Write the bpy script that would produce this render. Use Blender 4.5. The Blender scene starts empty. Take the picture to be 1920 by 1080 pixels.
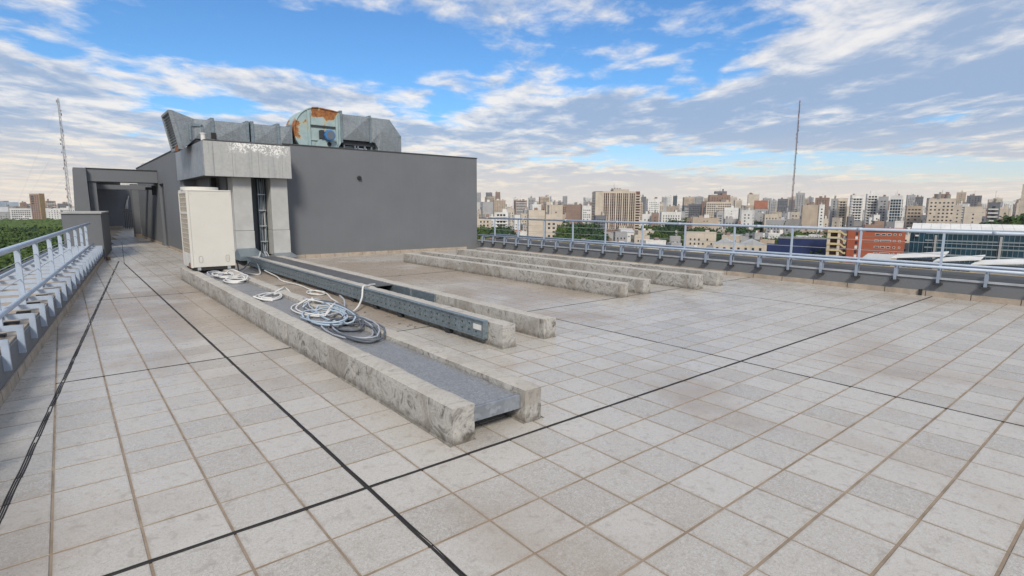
import bpy, bmesh, math, random
from mathutils import Vector, Matrix, noise
random.seed(7)
rad = math.radians
S = bpy.context.scene
COL = S.collection
U = 1.0/3.0            # one floor tile is a third of a metre; the deck is measured in tiles

# ------------------------------------------------------------------ camera
CF, CP, CR, CY = 1021.23, 0.14652, 0.00509, 0.68666
CX, CYY, CH = -3.487, -7.964, 4.566
fwd = Vector((math.sin(CY)*math.cos(CP), math.cos(CY)*math.cos(CP), -math.sin(CP)))
rt = Vector((math.cos(CY), -math.sin(CY), 0)); up = rt.cross(fwd)
rt2 = rt*math.cos(CR)+up*math.sin(CR); up2 = -rt*math.sin(CR)+up*math.cos(CR)
cam = bpy.data.objects.new('camera', bpy.data.cameras.new('camera')); COL.objects.link(cam)
M = Matrix((rt2, up2, -fwd)).transposed().to_4x4(); M.translation = Vector((CX, CYY, CH))*U
cam.matrix_world = M
cam.data.sensor_width = 36; cam.data.lens = CF/1920*36
cam.data.clip_start = 0.05; cam.data.clip_end = 12000
S.camera = cam

# ------------------------------------------------------------------ sky, sun, exposure
SUN_EL, SUN_AZ = rad(40), rad(214)      # azimuth clockwise from +Y: behind and left of the camera
w = bpy.data.worlds.new('World'); S.world = w; w.use_nodes = True
nt = w.node_tree; N = nt.nodes; L = nt.links; N.clear()
def nd(t, **k):
    n = N.new(t)
    for a, b in k.items(): setattr(n, a, b)
    return n
def mth(op, a, b=None, c=None, clamp=False):
    n = nd('ShaderNodeMath', operation=op); n.use_clamp = clamp
    for i, v in enumerate((a, b, c)):
        if v is None: continue
        if isinstance(v, (int, float)): n.inputs[i].default_value = v
        else: L.new(v, n.inputs[i])
    return n.outputs[0]
def ss(v, a, b):
    n = nd('ShaderNodeMapRange', interpolation_type='SMOOTHSTEP')
    L.new(v, n.inputs['Value']); n.inputs['From Min'].default_value = a; n.inputs['From Max'].default_value = b
    return n.outputs[0]
def mixc(f, a, b):
    n = nd('ShaderNodeMix', data_type='RGBA')
    if isinstance(f, (int, float)): n.inputs[0].default_value = f
    else: L.new(f, n.inputs[0])
    for i, v in ((6, a), (7, b)):
        if isinstance(v, tuple): n.inputs[i].default_value = (*v, 1)
        else: L.new(v, n.inputs[i])
    return n.outputs[2]
SKS = 0.10
tc = nd('ShaderNodeTexCoord')
sky = nd('ShaderNodeTexSky', sky_type='NISHITA'); sky.sun_disc = False
sky.sun_elevation = SUN_EL; sky.sun_rotation = SUN_AZ; sky.air_density = 1.0; sky.dust_density = 0.6; sky.ozone_density = 2.2
sep = nd('ShaderNodeSeparateXYZ'); L.new(tc.outputs['Generated'], sep.inputs[0])
X, Y, Z = sep.outputs
zc = mth('ADD', mth('MAXIMUM', Z, 0.0), 0.055)
ca, sa = math.cos(CY), math.sin(CY)
Rr = mth('DIVIDE', mth('SUBTRACT', mth('MULTIPLY', X, ca), mth('MULTIPLY', Y, sa)), zc)     # cloud-plane coordinates along two
Ff = mth('DIVIDE', mth('ADD', mth('MULTIPLY', X, sa), mth('MULTIPLY', Y, ca)), zc)          # horizontal wind axes
cmb = nd('ShaderNodeCombineXYZ'); L.new(Rr, cmb.inputs[0]); L.new(Ff, cmb.inputs[1])
def fbm(vec, scale, detail=6, rough=0.55, dist=0.0, off=(0, 0, 0), sc=(1, 1, 1)):
    mp = nd('ShaderNodeMapping'); L.new(vec, mp.inputs[0]); mp.inputs['Location'].default_value = off; mp.inputs['Scale'].default_value = sc
    n = nd('ShaderNodeTexNoise'); L.new(mp.outputs[0], n.inputs['Vector'])
    n.inputs['Scale'].default_value = scale; n.inputs['Detail'].default_value = detail
    n.inputs['Roughness'].default_value = rough; n.inputs['Distortion'].default_value = dist
    return n.outputs[0]
P = cmb.outputs[0]
big = fbm(P, 0.36, 3, 0.5, 0.2, (3.1, 1.7, 0), (1, .6, 1))
det = fbm(P, 1.15, 9, 0.56, 0.15, (0.3, 4.2, 0), (1, .72, 1))
rdg = fbm(P, 1.7, 8, 0.62, 0.5, (5.3, 2.2, 0), (1, .55, 1))
puf = fbm(P, 4.2, 7, 0.6, 0.3, (1.3, .2, 0), (1, .8, 1))
pat = fbm(P, 0.9, 2, 0.5, 0.0, (7.7, 3.4, 0), (1, .8, 1))
# a clear wedge of sky opens between the two cloud sheets
d1 = mth('SUBTRACT', mth('ADD', Rr, mth('MULTIPLY', Ff, 0.10)), 1.32)
d2 = mth('SUBTRACT', mth('ADD', mth('MULTIPLY', Rr, 0.28), Ff), 4.0)
d3 = mth('SUBTRACT', mth('MULTIPLY', Rr, -1.0), 2.65)
d4 = mth('SUBTRACT', 1.75, Ff)                       # unseen broken cloud overhead and behind, added to make the ambient light less blue
dd = mth('MAXIMUM', mth('MAXIMUM', d1, d2), mth('MAXIMUM', d3, d4))
edge = ss(dd, -1.25, 0.8)
gap = mth('MULTIPLY', mth('MULTIPLY', ss(Ff, 5.4, 6.6), ss(Ff, 9.0, 7.2)), ss(Rr, -1.0, 2.2))       # a rift far off in the right-hand sheet
nz = mth('ADD', mth('MULTIPLY', mth('SUBTRACT', det, 0.5), 1.1), mth('MULTIPLY', mth('SUBTRACT', puf, 0.5), 0.62))
dens = mth('ADD', mth('ADD', nz, mth('MULTIPLY', mth('SUBTRACT', big, 0.5), 0.30)), mth('SUBTRACT', mth('MULTIPLY', edge, 0.60), 0.25))
dens = mth('ADD', dens, mth('MULTIPLY', mth('SUBTRACT', ss(pat, 0.48, 0.62), edge), 0.10))
def cluster(cx_, cy_, rx_, ry_, amt):       # looser groups of cloudlets drifting in the clear part
    q_ = mth('ADD', mth('POWER', mth('DIVIDE', mth('SUBTRACT', Rr, cx_), rx_), 2.0), mth('POWER', mth('DIVIDE', mth('SUBTRACT', Ff, cy_), ry_), 2.0))
    return mth('MULTIPLY', ss(q_, 1.0, 0.0), amt)
for c_ in ((-1.3, 3.75, 1.3, .8, .24), (-1.9, 2.6, .5, .5, .14), (.0, 2.5, .7, .7, .23), (.4, 3.2, .6, .4, .20)):
    dens = mth('ADD', dens, mth('MULTIPLY', cluster(*c_), 1.0))
dens = mth('SUBTRACT', dens, mth('MULTIPLY', gap, 0.36))
cmask = ss(dens, -0.08, 0.19)
deep = mth('MULTIPLY', ss(Ff, 2.4, 3.6), ss(Rr, -0.8, 1.2))
th0 = mth('ADD', mth('ADD', dens, mth('ADD', mth('MULTIPLY', deep, 0.10), 0.13)), mth('MULTIPLY', mth('SUBTRACT', 0.5, rdg), 1.35))
thick = ss(mth('ADD', th0, mth('MULTIPLY', mth('SUBTRACT', 0.5, puf), 1.5)), 0.06, 0.58)
skyc = nd('ShaderNodeVectorMath', operation='MULTIPLY'); L.new(sky.outputs[0], skyc.inputs[0]); skyc.inputs[1].default_value = (0.47, 0.78, 1.04)
white = (0.66/SKS, 0.635/SKS, 0.61/SKS); grey = (0.20/SKS, 0.285/SKS, 0.43/SKS)
low = ss(Z, 0.16, 0.04)                                  # cloud lit through more air turns creamy low down
cc = mixc(mth('MULTIPLY', thick, 0.90), mixc(mth('MULTIPLY', low, 0.8), white, (0.74/SKS, 0.64/SKS, 0.51/SKS)), grey)
c1 = mixc(mth('MULTIPLY', cmask, 0.90), skyc.outputs[0], cc)
# low air: pale cream near the horizon, streaks of cloud still showing
hor = ss(Z, 0.17, 0.0)
hz = mth('MULTIPLY', mth('POWER', hor, 1.5), 0.74)
c2 = mixc(hz, c1, (0.66/SKS, 0.575/SKS, 0.485/SKS))
bg = nd('ShaderNodeBackground'); L.new(c2, bg.inputs[0]); bg.inputs[1].default_value = SKS
wo = nd('ShaderNodeOutputWorld'); L.new(bg.outputs[0], wo.inputs[0])

sun = bpy.data.objects.new('sun', bpy.data.lights.new('sun', 'SUN')); COL.objects.link(sun)
sun.data.energy = 2.2; sun.data.angle = rad(14); sun.data.color = (1.0, 0.92, 0.80)
sd = Vector((math.sin(SUN_AZ)*math.cos(SUN_EL), math.cos(SUN_AZ)*math.cos(SUN_EL), math.sin(SUN_EL)))
sun.rotation_euler = sd.to_track_quat('Z', 'Y').to_euler(); sun.location = (0, 0, 30)
S.view_settings.view_transform = 'Standard'; S.view_settings.look = 'None'
S.view_settings.exposure = 0.54; S.view_settings.gamma = 1.0; S.view_settings.use_curve_mapping = False

# ------------------------------------------------------------------ materials
def material(name):
    m = bpy.data.materials.new(name); m.use_nodes = True
    return m, m.node_tree.nodes, m.node_tree.links
class G:                                    # small node-graph helper
    def __init__(s, name):
        s.m = bpy.data.materials.new(name); s.m.use_nodes = True
        s.N = s.m.node_tree.nodes; s.L = s.m.node_tree.links; s.b = s.N['Principled BSDF']
        s.tc = s.N.new('ShaderNodeTexCoord')
        s.geo = s.N.new('ShaderNodeNewGeometry')
    def set(s, k, v):
        i = s.b.inputs[k]
        if isinstance(v, (int, float)): i.default_value = v
        elif isinstance(v, tuple): i.default_value = (*v, 1)
        else: s.L.new(v, i)
    def map(s, sc=(1, 1, 1), loc=(0, 0, 0), world=True):
        mp = s.N.new('ShaderNodeMapping'); s.L.new(s.geo.outputs['Position'] if world else s.tc.outputs['Object'], mp.inputs[0])
        mp.inputs['Scale'].default_value = sc; mp.inputs['Location'].default_value = loc
        return mp.outputs[0]
    def noise(s, scale, detail=5, rough=0.6, dist=0.0, vec=None):
        n = s.N.new('ShaderNodeTexNoise'); s.L.new(vec if vec else s.map(), n.inputs['Vector'])
        n.inputs['Scale'].default_value = scale; n.inputs['Detail'].default_value = detail
        n.inputs['Roughness'].default_value = rough; n.inputs['Distortion'].default_value = dist
        return n.outputs[0]
    def vor(s, scale, vec=None, feature='F1', out='Color'):
        n = s.N.new('ShaderNodeTexVoronoi'); n.feature = feature; s.L.new(vec if vec else s.map(), n.inputs['Vector']); n.inputs['Scale'].default_value = scale
        return n.outputs[out]
    def ramp(s, f, *st):
        n = s.N.new('ShaderNodeValToRGB'); s.L.new(f, n.inputs[0]); e = n.color_ramp.elements
        e[0].position, e[0].color = st[0][0], (*st[0][1], 1); e[1].position, e[1].color = st[1][0], (*st[1][1], 1)
        for p, c in st[2:]:
            q = e.new(p); q.color = (*c, 1)
        return n.outputs[0]
    def ss(s, f, a, b):
        n = s.N.new('ShaderNodeMapRange'); n.interpolation_type = 'SMOOTHSTEP'; s.L.new(f, n.inputs[0])
        n.inputs[1].default_value = a; n.inputs[2].default_value = b; return n.outputs[0]
    def mr(s, f, lo, hi, a=0.0, b=1.0):
        n = s.N.new('ShaderNodeMapRange'); s.L.new(f, n.inputs[0]); n.inputs[1].default_value = a; n.inputs[2].default_value = b
        n.inputs[3].default_value = lo; n.inputs[4].default_value = hi; return n.outputs[0]
    def math(s, op, a, b=0.0):
        n = s.N.new('ShaderNodeMath'); n.operation = op
        for i, v in enumerate((a, b)):
            if isinstance(v, (int, float)): n.inputs[i].default_value = v
            else: s.L.new(v, n.inputs[i])
        return n.outputs[0]
    def mix(s, f, a, b, mode='MIX'):
        n = s.N.new('ShaderNodeMix'); n.data_type = 'RGBA'; n.blend_type = mode
        if isinstance(f, (int, float)): n.inputs[0].default_value = f
        else: s.L.new(f, n.inputs[0])
        for i, v in ((6, a), (7, b)):
            if isinstance(v, tuple): n.inputs[i].default_value = (*v, 1)
            else: s.L.new(v, n.inputs[i])
        return n.outputs[2]
    def bump(s, f, st=0.3, d=0.01):
        n = s.N.new('ShaderNodeBump'); s.L.new(f, n.inputs['Height']); n.inputs['Strength'].default_value = st; n.inputs['Distance'].default_value = d
        s.L.new(n.outputs[0], s.b.inputs['Normal'])
    def xyz(s, v):
        n = s.N.new('ShaderNodeSeparateXYZ'); s.L.new(v, n.inputs[0]); return n.outputs

def plain(name, col, rough=0.6, metal=0.0, var=0.18, scale=3.0, bump=0.0, spec=0.5):
    g = G(name)
    n = g.noise(scale, 5, 0.6); lo = tuple(c*(1-var) for c in col); hi = tuple(min(1, c*(1+var)) for c in col)
    g.set('Base Color', g.ramp(n, (0.3, lo), (0.7, hi)))
    g.set('Roughness', g.mr(g.noise(scale*2.3), max(0.05, rough-0.08), min(1, rough+0.08)))
    g.set('Metallic', metal); g.set('Specular IOR Level', spec)
    if bump: g.bump(g.noise(scale*12), bump, 0.004)
    return g.m

def tile_material():
    g = G('glazed stone tile')
    pos = g.map((3, 3, 3), (0, 0, 0))
    fl = g.N.new('ShaderNodeVectorMath'); fl.operation = 'FLOOR'; g.L.new(pos, fl.inputs[0])
    wn = g.N.new('ShaderNodeTexWhiteNoise'); wn.noise_dimensions = '2D'; g.L.new(fl.outputs[0], wn.inputs['Vector'])
    base = g.ramp(wn.outputs[0], (0.0, (0.38, 0.345, 0.298)), (1.0, (0.468, 0.436, 0.39)), (0.5, (0.435, 0.402, 0.356)), (0.08, (0.345, 0.315, 0.275)))
    fine = g.noise(85, 4, 0.65, 1.6); mid = g.noise(14, 5, 0.6, 0.6)
    base = g.mix(g.ss(fine, 0.42, 0.66), base, (0.50, 0.485, 0.46))
    base = g.mix(g.math('MULTIPLY', g.ss(fine, 0.47, 0.33), 0.55), base, (0.25, 0.238, 0.225))
    base = g.mix(g.math('MULTIPLY', g.ss(mid, 0.52, 0.72), 0.55), base, (0.285, 0.25, 0.218))
    fr = g.N.new('ShaderNodeVectorMath'); fr.operation = 'FRACTION'; g.L.new(pos, fr.inputs[0]); fx, fy, _z = g.xyz(fr.outputs[0])
    ed = g.math('MINIMUM', g.math('MINIMUM', fx, g.math('SUBTRACT', 1.0, fx)), g.math('MINIMUM', fy, g.math('SUBTRACT', 1.0, fy)))
    ed = g.math('ADD', ed, g.math('MULTIPLY', g.math('SUBTRACT', g.noise(9, 5, .65), 0.5), 0.16))
    base = g.mix(g.math('MULTIPLY', g.ss(ed, 0.06, 0.01), 0.42), base, (0.27, 0.225, 0.18))
    # brown silt that washed over the middle of the deck and round the plinths
    big = g.noise(0.55, 4, 0.55, 0.4)
    g2 = g.N.new('ShaderNodeVectorMath'); g2.operation = 'DISTANCE'; g.L.new(g.map(), g2.inputs[0]); g2.inputs[1].default_value = (3.4, 7.6, 0)
    near = g.ss(g2.outputs['Value'], 7.4, 2.0)
    st = g.math('MULTIPLY', g.ss(g.math('ADD', big, g.math('MULTIPLY', near, 0.28)), 0.50, 0.80), 0.74)
    base = g.mix(st, base, (0.285, 0.222, 0.165))
    g.set('Base Color', base)
    g.set('Roughness', g.mr(g.noise(6, 4), 0.22, 0.48, 0.3, 0.7)); g.set('Specular IOR Level', 0.4)
    g.bump(fine, 0.35, 0.0015)
    return g.m
def grout_material():
    g = G('brown cement grout')
    g.set('Base Color', g.ramp(g.noise(5), (0.3, (0.19, 0.145, 0.105)), (0.7, (0.33, 0.265, 0.20)))); g.set('Roughness', 0.95)
    g.bump(g.noise(120), 0.4, 0.003); return g.m
def concrete_material():
    g = G('rough stained concrete')
    v = g.map()
    a = g.noise(5.5, 8, 0.66, 2.5); b = g.noise(1.6, 5, 0.6, 0.8); c = g.noise(45, 4, 0.7)
    base = g.ramp(a, (0.33, (0.10, 0.086, 0.073)), (0.44, (0.325, 0.313, 0.292)), (0.56, (0.455, 0.437, 0.408)), (0.66, (0.225, 0.21, 0.19)))
    base = g.mix(g.math('MULTIPLY', g.ss(b, 0.48, 0.62), 0.6), base, (0.24, 0.215, 0.185))
    base = g.mix(g.math('MULTIPLY', g.ss(c, 0.58, 0.70), 0.7), base, (0.12, 0.11, 0.10))
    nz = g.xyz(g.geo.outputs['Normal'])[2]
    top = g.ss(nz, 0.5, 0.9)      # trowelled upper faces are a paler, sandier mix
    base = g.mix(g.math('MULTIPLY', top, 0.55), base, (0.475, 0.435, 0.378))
    # dark mould along each kerb's foot, deepened to paint in contact shadow
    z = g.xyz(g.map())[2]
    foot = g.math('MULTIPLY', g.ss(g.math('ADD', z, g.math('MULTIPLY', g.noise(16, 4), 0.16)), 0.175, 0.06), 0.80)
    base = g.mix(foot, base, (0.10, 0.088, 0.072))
    g.set('Base Color', base); g.set('Roughness', 0.92)
    g.bump(g.math('ADD', a, g.math('MULTIPLY', c, 0.5)), 0.75, 0.012); return g.m
def galv(name, base, rough, spangle=26, dirt=(0.16, 0.17, 0.18), metal=0.55, streak=True, con=.20):
    g = G(name)
    v = g.vor(spangle); sv = g.xyz(v)[0]
    lo = tuple(c*(1-con) for c in base); hi = tuple(min(1, c*(1+con)) for c in base)
    col = g.ramp(sv, (0.0, lo), (1.0, hi))
    col = g.mix(g.math('MULTIPLY', g.ss(g.noise(2.0, 6, 0.62, 0.5), 0.5, 0.75), 0.45), col, dirt)
    if streak:
        col = g.mix(g.math('MULTIPLY', g.ss(g.noise(1.0, 5, 0.6, 0.0, g.map((14, 14, 0.7))), 0.52, 0.72), 0.4), col, tuple(c*0.6 for c in base))
    g.set('Base Color', col); g.set('Metallic', metal)
    g.set('Roughness', g.mr(sv, rough-0.08, rough+0.10)); g.bump(g.noise(5, 3, 0.5), 0.15, 0.02); return g.m
def wall_material():
    g = G('slate grey wall paint')
    a = g.noise(0.8, 5, 0.6); b = g.noise(1.0, 5, 0.6, 0.0, g.map((7, 7, 0.5)))
    col = g.ramp(a, (0.3, (0.134, 0.143, 0.157)), (0.7, (0.154, 0.163, 0.177)))
    col = g.mix(g.math('MULTIPLY', g.ss(b, 0.52, 0.74), 0.16), col, (0.185, 0.19, 0.195))
    col = g.mix(g.math('MULTIPLY', g.ss(g.noise(1.0, 6, 0.65, 0.3, g.map((3.1, 3.1, 0.35), (4, 2, 0))), 0.54, 0.74), 0.10), col, (0.085, 0.09, 0.098))
    z = g.xyz(g.map())[2]
    col = g.mix(g.math('MULTIPLY', g.ss(g.math('ADD', z, g.math('MULTIPLY', g.noise(3, 5), 0.5)), 0.55, 0.25), 0.35), col, (0.17, 0.165, 0.155))
    g.set('Base Color', col); g.set('Roughness', 0.75); g.bump(g.noise(60, 4), 0.25, 0.004); return g.m
def fascia_material():
    g = G('weathered zinc sheet with flaking white paint')
    sv = g.xyz(g.vor(20))[0]
    col = g.ramp(sv, (0.0, (0.38, 0.385, 0.38)), (1.0, (0.42, 0.425, 0.42)))
    col = g.mix(g.math('MULTIPLY', g.ss(g.noise(1.0, 5, 0.6, 0, g.map((9, 9, 0.6))), 0.5, 0.7), 0.5), col, (0.19, 0.205, 0.22))
    p = g.xyz(g.map())                           # paint left in a flaked band along the upper edge of the long side
    x0 = g.math('MULTIPLY', g.ss(p[0], 2.15, 2.5), g.ss(p[0], 3.85, 3.55))
    band = g.math('MULTIPLY', x0, g.ss(g.math('ADD', p[2], g.math('MULTIPLY', g.noise(3.2, 3), 0.75)), 3.20, 3.36))
    fl = g.ss(g.noise(9, 3, 0.5, 2.2), 0.49, 0.52)
    col = g.mix(g.math('MULTIPLY', band, fl), col, (0.78, 0.77, 0.74))
    g.set('Base Color', col); g.set('Metallic', 0.0); g.set('Roughness', 0.75); g.bump(g.noise(4, 3), 0.2, 0.02); return g.m
def scroll_material():
    g = G('pale blue enamel with rust')
    a = g.noise(1.9, 7, 0.62, 0.5); p = g.xyz(g.map())
    col = g.ramp(g.noise(4), (0.3, (0.27, 0.37, 0.39)), (0.7, (0.37, 0.46, 0.46)))
    topm = g.math('MULTIPLY', g.ss(p[2], 4.08, 4.32), g.math('MULTIPLY', g.ss(p[0], 4.85, 5.0), g.ss(p[0], 5.75, 5.55)))
    leftm = g.math('MULTIPLY', g.ss(p[0], 4.75, 4.4), 0.45)
    f = g.ss(g.math('ADD', a, g.math('MULTIPLY', g.math('ADD', topm, leftm), 0.27)), 0.55, 0.68)
    rust = g.ramp(g.noise(12, 5), (0.3, (0.16, 0.05, 0.02)), (0.7, (0.40, 0.17, 0.05)))
    col = g.mix(g.math('MULTIPLY', g.ss(f, 0.0, 0.35), 0.6), col, (0.46, 0.40, 0.22))
    col = g.mix(g.ss(f, 0.3, 0.9), col, rust)
    g.set('Base Color', col); g.set('Roughness', 0.6); g.bump(g.noise(40), 0.2, 0.003); return g.m

MT = tile_material(); MG = grout_material(); MC = concrete_material(); MW = wall_material(); MF = fascia_material(); MSC = scroll_material()
MGV = galv('spangled galvanised steel', (0.33, 0.36, 0.40), 0.42, 30)
MGD = galv('dull blue grey galvanised duct', (0.26, 0.29, 0.31), 0.5, 48, (0.13, 0.145, 0.16), 0.4)
MGT = galv('galvanised tray lid', (0.25, 0.252, 0.258), 0.45, 95, (0.17, 0.175, 0.18), 0.3, False, .30)
MGC = galv('blue grey perforated channel steel', (0.22, 0.27, 0.30), 0.45, 40, (0.12, 0.14, 0.15), 0.5)
MPN = plain('pale zinc column cover', (0.43, 0.43, 0.415), 0.7, 0.0, 0.12, 2.5)
MRL = plain('pale blue grey railing enamel', (0.40, 0.47, 0.57), 0.38, 0.0, 0.08, 9)
MRD = plain('blue grey bracket enamel', (0.27, 0.32, 0.40), 0.5, 0.0, 0.12, 9)
MBK = plain('black rubber sealant', (0.022, 0.020, 0.020), 0.75, 0.0, 0.3, 20, 0.3)
MDK = plain('dark painted iron', (0.035, 0.037, 0.042), 0.55)
MCP = plain('dark grey membrane coping', (0.062, 0.063, 0.064), 0.8, 0, 0.2, 4, 0.3)
MBT = plain('sandy skirting tile', (0.36, 0.30, 0.24), 0.6, 0, 0.22, 5, 0.2)
MAC = plain('cream enamel casing', (0.62, 0.60, 0.55), 0.42, 0, 0.035, 2)
MAF = plain('brown condenser fins', (0.27, 0.215, 0.16), 0.7, 0.1, 0.2, 40)
MWH = plain('white pvc', (0.60, 0.59, 0.565), 0.45)
MCW = plain('white cable sheath', (0.60, 0.59, 0.57), 0.45)
MCG = plain('grey cable sheath', (0.33, 0.35, 0.39), 0.45)
MCB = plain('pale blue cable sheath', (0.36, 0.44, 0.52), 0.45)
MCK = plain('dark grey cable sheath', (0.09, 0.10, 0.12), 0.45)
MBL = plain('blue motor enamel', (0.06, 0.21, 0.47), 0.4)
MTR = plain('bare trim metal', (0.46, 0.48, 0.50), 0.4, 0.4)
MYL = plain('ochre edge trim', (0.40, 0.34, 0.22), 0.7)
MRB = plain('rusty bracket', (0.20, 0.09, 0.05), 0.8)

# ------------------------------------------------------------------ mesh helpers (deck things are given in tiles and scaled by U)
class MB:
    def __init__(s, unit=U): s.v = []; s.f = []; s.u = unit
    def add(s, vs, fs):
        o = len(s.v); s.v += [Vector(p) for p in vs]; s.f += [tuple(i+o for i in f) for f in fs]; return s
    def box(s, x0, x1, y0, y1, z0, z1, M=None):
        vs = [Vector((x, y, z)) for z in (z0, z1) for y in (y0, y1) for x in (x0, x1)]
        if M: vs = [M @ p for p in vs]
        return s.add(vs, [(0, 2, 3, 1), (4, 5, 7, 6), (0, 1, 5, 4), (2, 6, 7, 3), (0, 4, 6, 2), (1, 3, 7, 5)])
    def hexa(s, b, t):                      # bottom ring and top ring of equal length, counter-clockwise from above
        n = len(b)
        return s.add(list(b)+list(t), [tuple(range(n-1, -1, -1)), tuple(range(n, 2*n))]+[(i, (i+1) % n, n+(i+1) % n, n+i) for i in range(n)])
    def prism(s, poly, z0, z1):
        return s.hexa([(x, y, z0) for x, y in poly], [(x, y, z1) for x, y in poly])
    def extr_y(s, poly, y0, y1):            # polygon in x,z (clockwise seen from -y gives outward faces either way after recalc)
        n = len(poly)
        return s.add([(x, y0, z) for x, z in poly]+[(x, y1, z) for x, z in poly],
                     [tuple(range(n)), tuple(range(2*n-1, n-1, -1))]+[(i, n+i, n+(i+1) % n, (i+1) % n) for i in range(n)])
    def tube(s, pts, r, n=8, closed=False):
        pts = [Vector(p) for p in pts]; m = len(pts); rings = []; prev = None
        for i, p in enumerate(pts):
            a = pts[(i-1) % m] if (closed or i > 0) else p; b = pts[(i+1) % m] if (closed or i < m-1) else p
            t = (b-a).normalized() if (b-a).length > 1e-9 else Vector((0, 0, 1))
            if prev is None: q = t.orthogonal().normalized()
            else:
                q = prev-t*prev.dot(t); q = q.normalized() if q.length > 1e-6 else t.orthogonal().normalized()
            prev = q; c = t.cross(q)
            rings.append([p+(q*math.cos(2*math.pi*k/n)+c*math.sin(2*math.pi*k/n))*r for k in range(n)])
        o = len(s.v)
        for R_ in rings: s.v += R_
        for i in range(m if closed else m-1):
            j = (i+1) % m
            for k in range(n): s.f.append((o+i*n+k, o+i*n+(k+1) % n, o+j*n+(k+1) % n, o+j*n+k))
        if not closed:
            s.f.append(tuple(o+k for k in range(n-1, -1, -1))); s.f.append(tuple(o+(m-1)*n+k for k in range(n)))
        return s
    def build(s, name, mat, parent=None, local=False, smooth=False, bevel=0.0, off=None):
        me = bpy.data.meshes.new(name)
        o_ = Vector((0, 0, 0))
        if not local:
            p = parent
            while p is not None: o_ += p.location; p = p.parent
        me.from_pydata([v*s.u-o_ for v in s.v], [], s.f)
        bm = bmesh.new(); bm.from_mesh(me); bmesh.ops.recalc_face_normals(bm, faces=bm.faces)
        if bevel: bmesh.ops.bevel(bm, geom=bm.edges[:], offset=bevel*s.u, segments=1, affect='EDGES', clamp_overlap=True)
        bm.to_mesh(me); bm.free()
        if smooth:
            me.polygons.foreach_set('use_smooth', [True]*len(me.polygons))
        me.materials.append(mat)
        ob = bpy.data.objects.new(name, me); COL.objects.link(ob); ob.parent = parent
        return ob
def tag(o, label, cat, group=None):
    o['label'] = label; o['category'] = cat
    if group: o['group'] = group
    return o
def root(name, label, cat, loc=(0, 0, 0), group=None, unit=U):
    o = bpy.data.objects.new(name, None); COL.objects.link(o); o.location = Vector(loc)*unit
    o.empty_display_size = 0.2
    return tag(o, label, cat, group)
def struct(o): o['kind'] = 'structure'; return o
def stuff(o): o['kind'] = 'stuff'; return o
def clone(o, parent, loc=None):
    c = o.copy(); COL.objects.link(c); c.parent = parent
    if loc is not None: c.location = loc
    return c

# ------------------------------------------------------------------ the deck floor
SK = 0.095
def lx(y, off=0.0): return -5.0+off+SK*(y-8.8)         # inner face of the skewed left parapet
GZ = -32.0/U                                            # street level, in tiles
floor = struct(MB().prism([(lx(-14)-3.4, -14), (36.3, -14), (36.3, 90), (14, 134), (-2, 134), (lx(66)-3.4, 66)], -0.9, -0.009).build('floor', MG))
body = struct(MB().prism([(lx(-14)-3.3, -14.5), (36.2, -14.5), (36.2, 90), (14, 134.5), (-2, 134.5), (lx(66)-3.3, 66)], GZ, -0.91).build('building_below', MW))
def proj(x, y, z=0):
    d = Vector((x, y, z))-Vector((CX, CYY, CH)); k = d.dot(fwd)
    return (960+CF*d.dot(rt2)/k, 540-CF*d.dot(up2)/k, k) if k > 0.3 else (-9999, -9999, k)
cells = []
for j in range(-13, 134):
    for i in range(-9, 36):
        if j >= 42 and not (-4 <= i <= 11): continue
        if j >= 50 and i+1 < lx(j): continue
        if i+1 < lx(j)-0.2 or i > 32: continue
        u_, v_, k_ = proj(i+.5, j+.5)
        vis = -60 < u_ < 1980 and v_ < 1140
        hid = any(a < i+.5 < b and j > 1 for a, b in ((1.9, 4.3),))
        cells.append((k_ if (vis and not hid) else 1e5+abs(k_), i, j))
cells.sort()
def tile_geo(mb, i, j, rnd):
    h = [(rnd.uniform(-.003, .006)) for _ in range(4)]; g = 0.021; c = 0.005
    x0, x1, y0, y1 = i+g*.8, i+1-g*.8, j+g*1.05, j+1-g*1.05
    b = [(x0, y0), (x1, y0), (x1, y1), (x0, y1)]; t = [(x0+c, y0+c), (x1-c, y0+c), (x1-c, y1-c), (x0+c, y1-c)]
    mb.add([(x, y, -0.03) for x, y in b]+[(x, y, -0.006+q) for (x, y), q in zip(b, h)]+[(x, y, q) for (x, y), q in zip(t, h)],
           [(k, (k+1) % 4, 4+(k+1) % 4, 4+k) for k in range(4)]+[(4+k, 4+(k+1) % 4, 8+(k+1) % 4, 8+k) for k in range(4)]+[(8, 9, 10, 11)])
rnd = random.Random(3)
protos = []
for q in range(6):
    mb = MB(); tile_geo(mb, -.5, -.5, rnd); o = mb.build('tile', MT, floor); protos.append(o.data)
    bpy.data.objects.remove(o)
for k_, i, j in cells[:300]:
    o = bpy.data.objects.new('tile', rnd.choice(protos)); COL.objects.link(o); o.parent = floor
    o.location = Vector((i+.5, j+.5, 0))*U
mb = MB()
for k_, i, j in cells[300:]: tile_geo(mb, i, j, rnd)
stuff(mb.build('tile', MT, floor))
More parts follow.
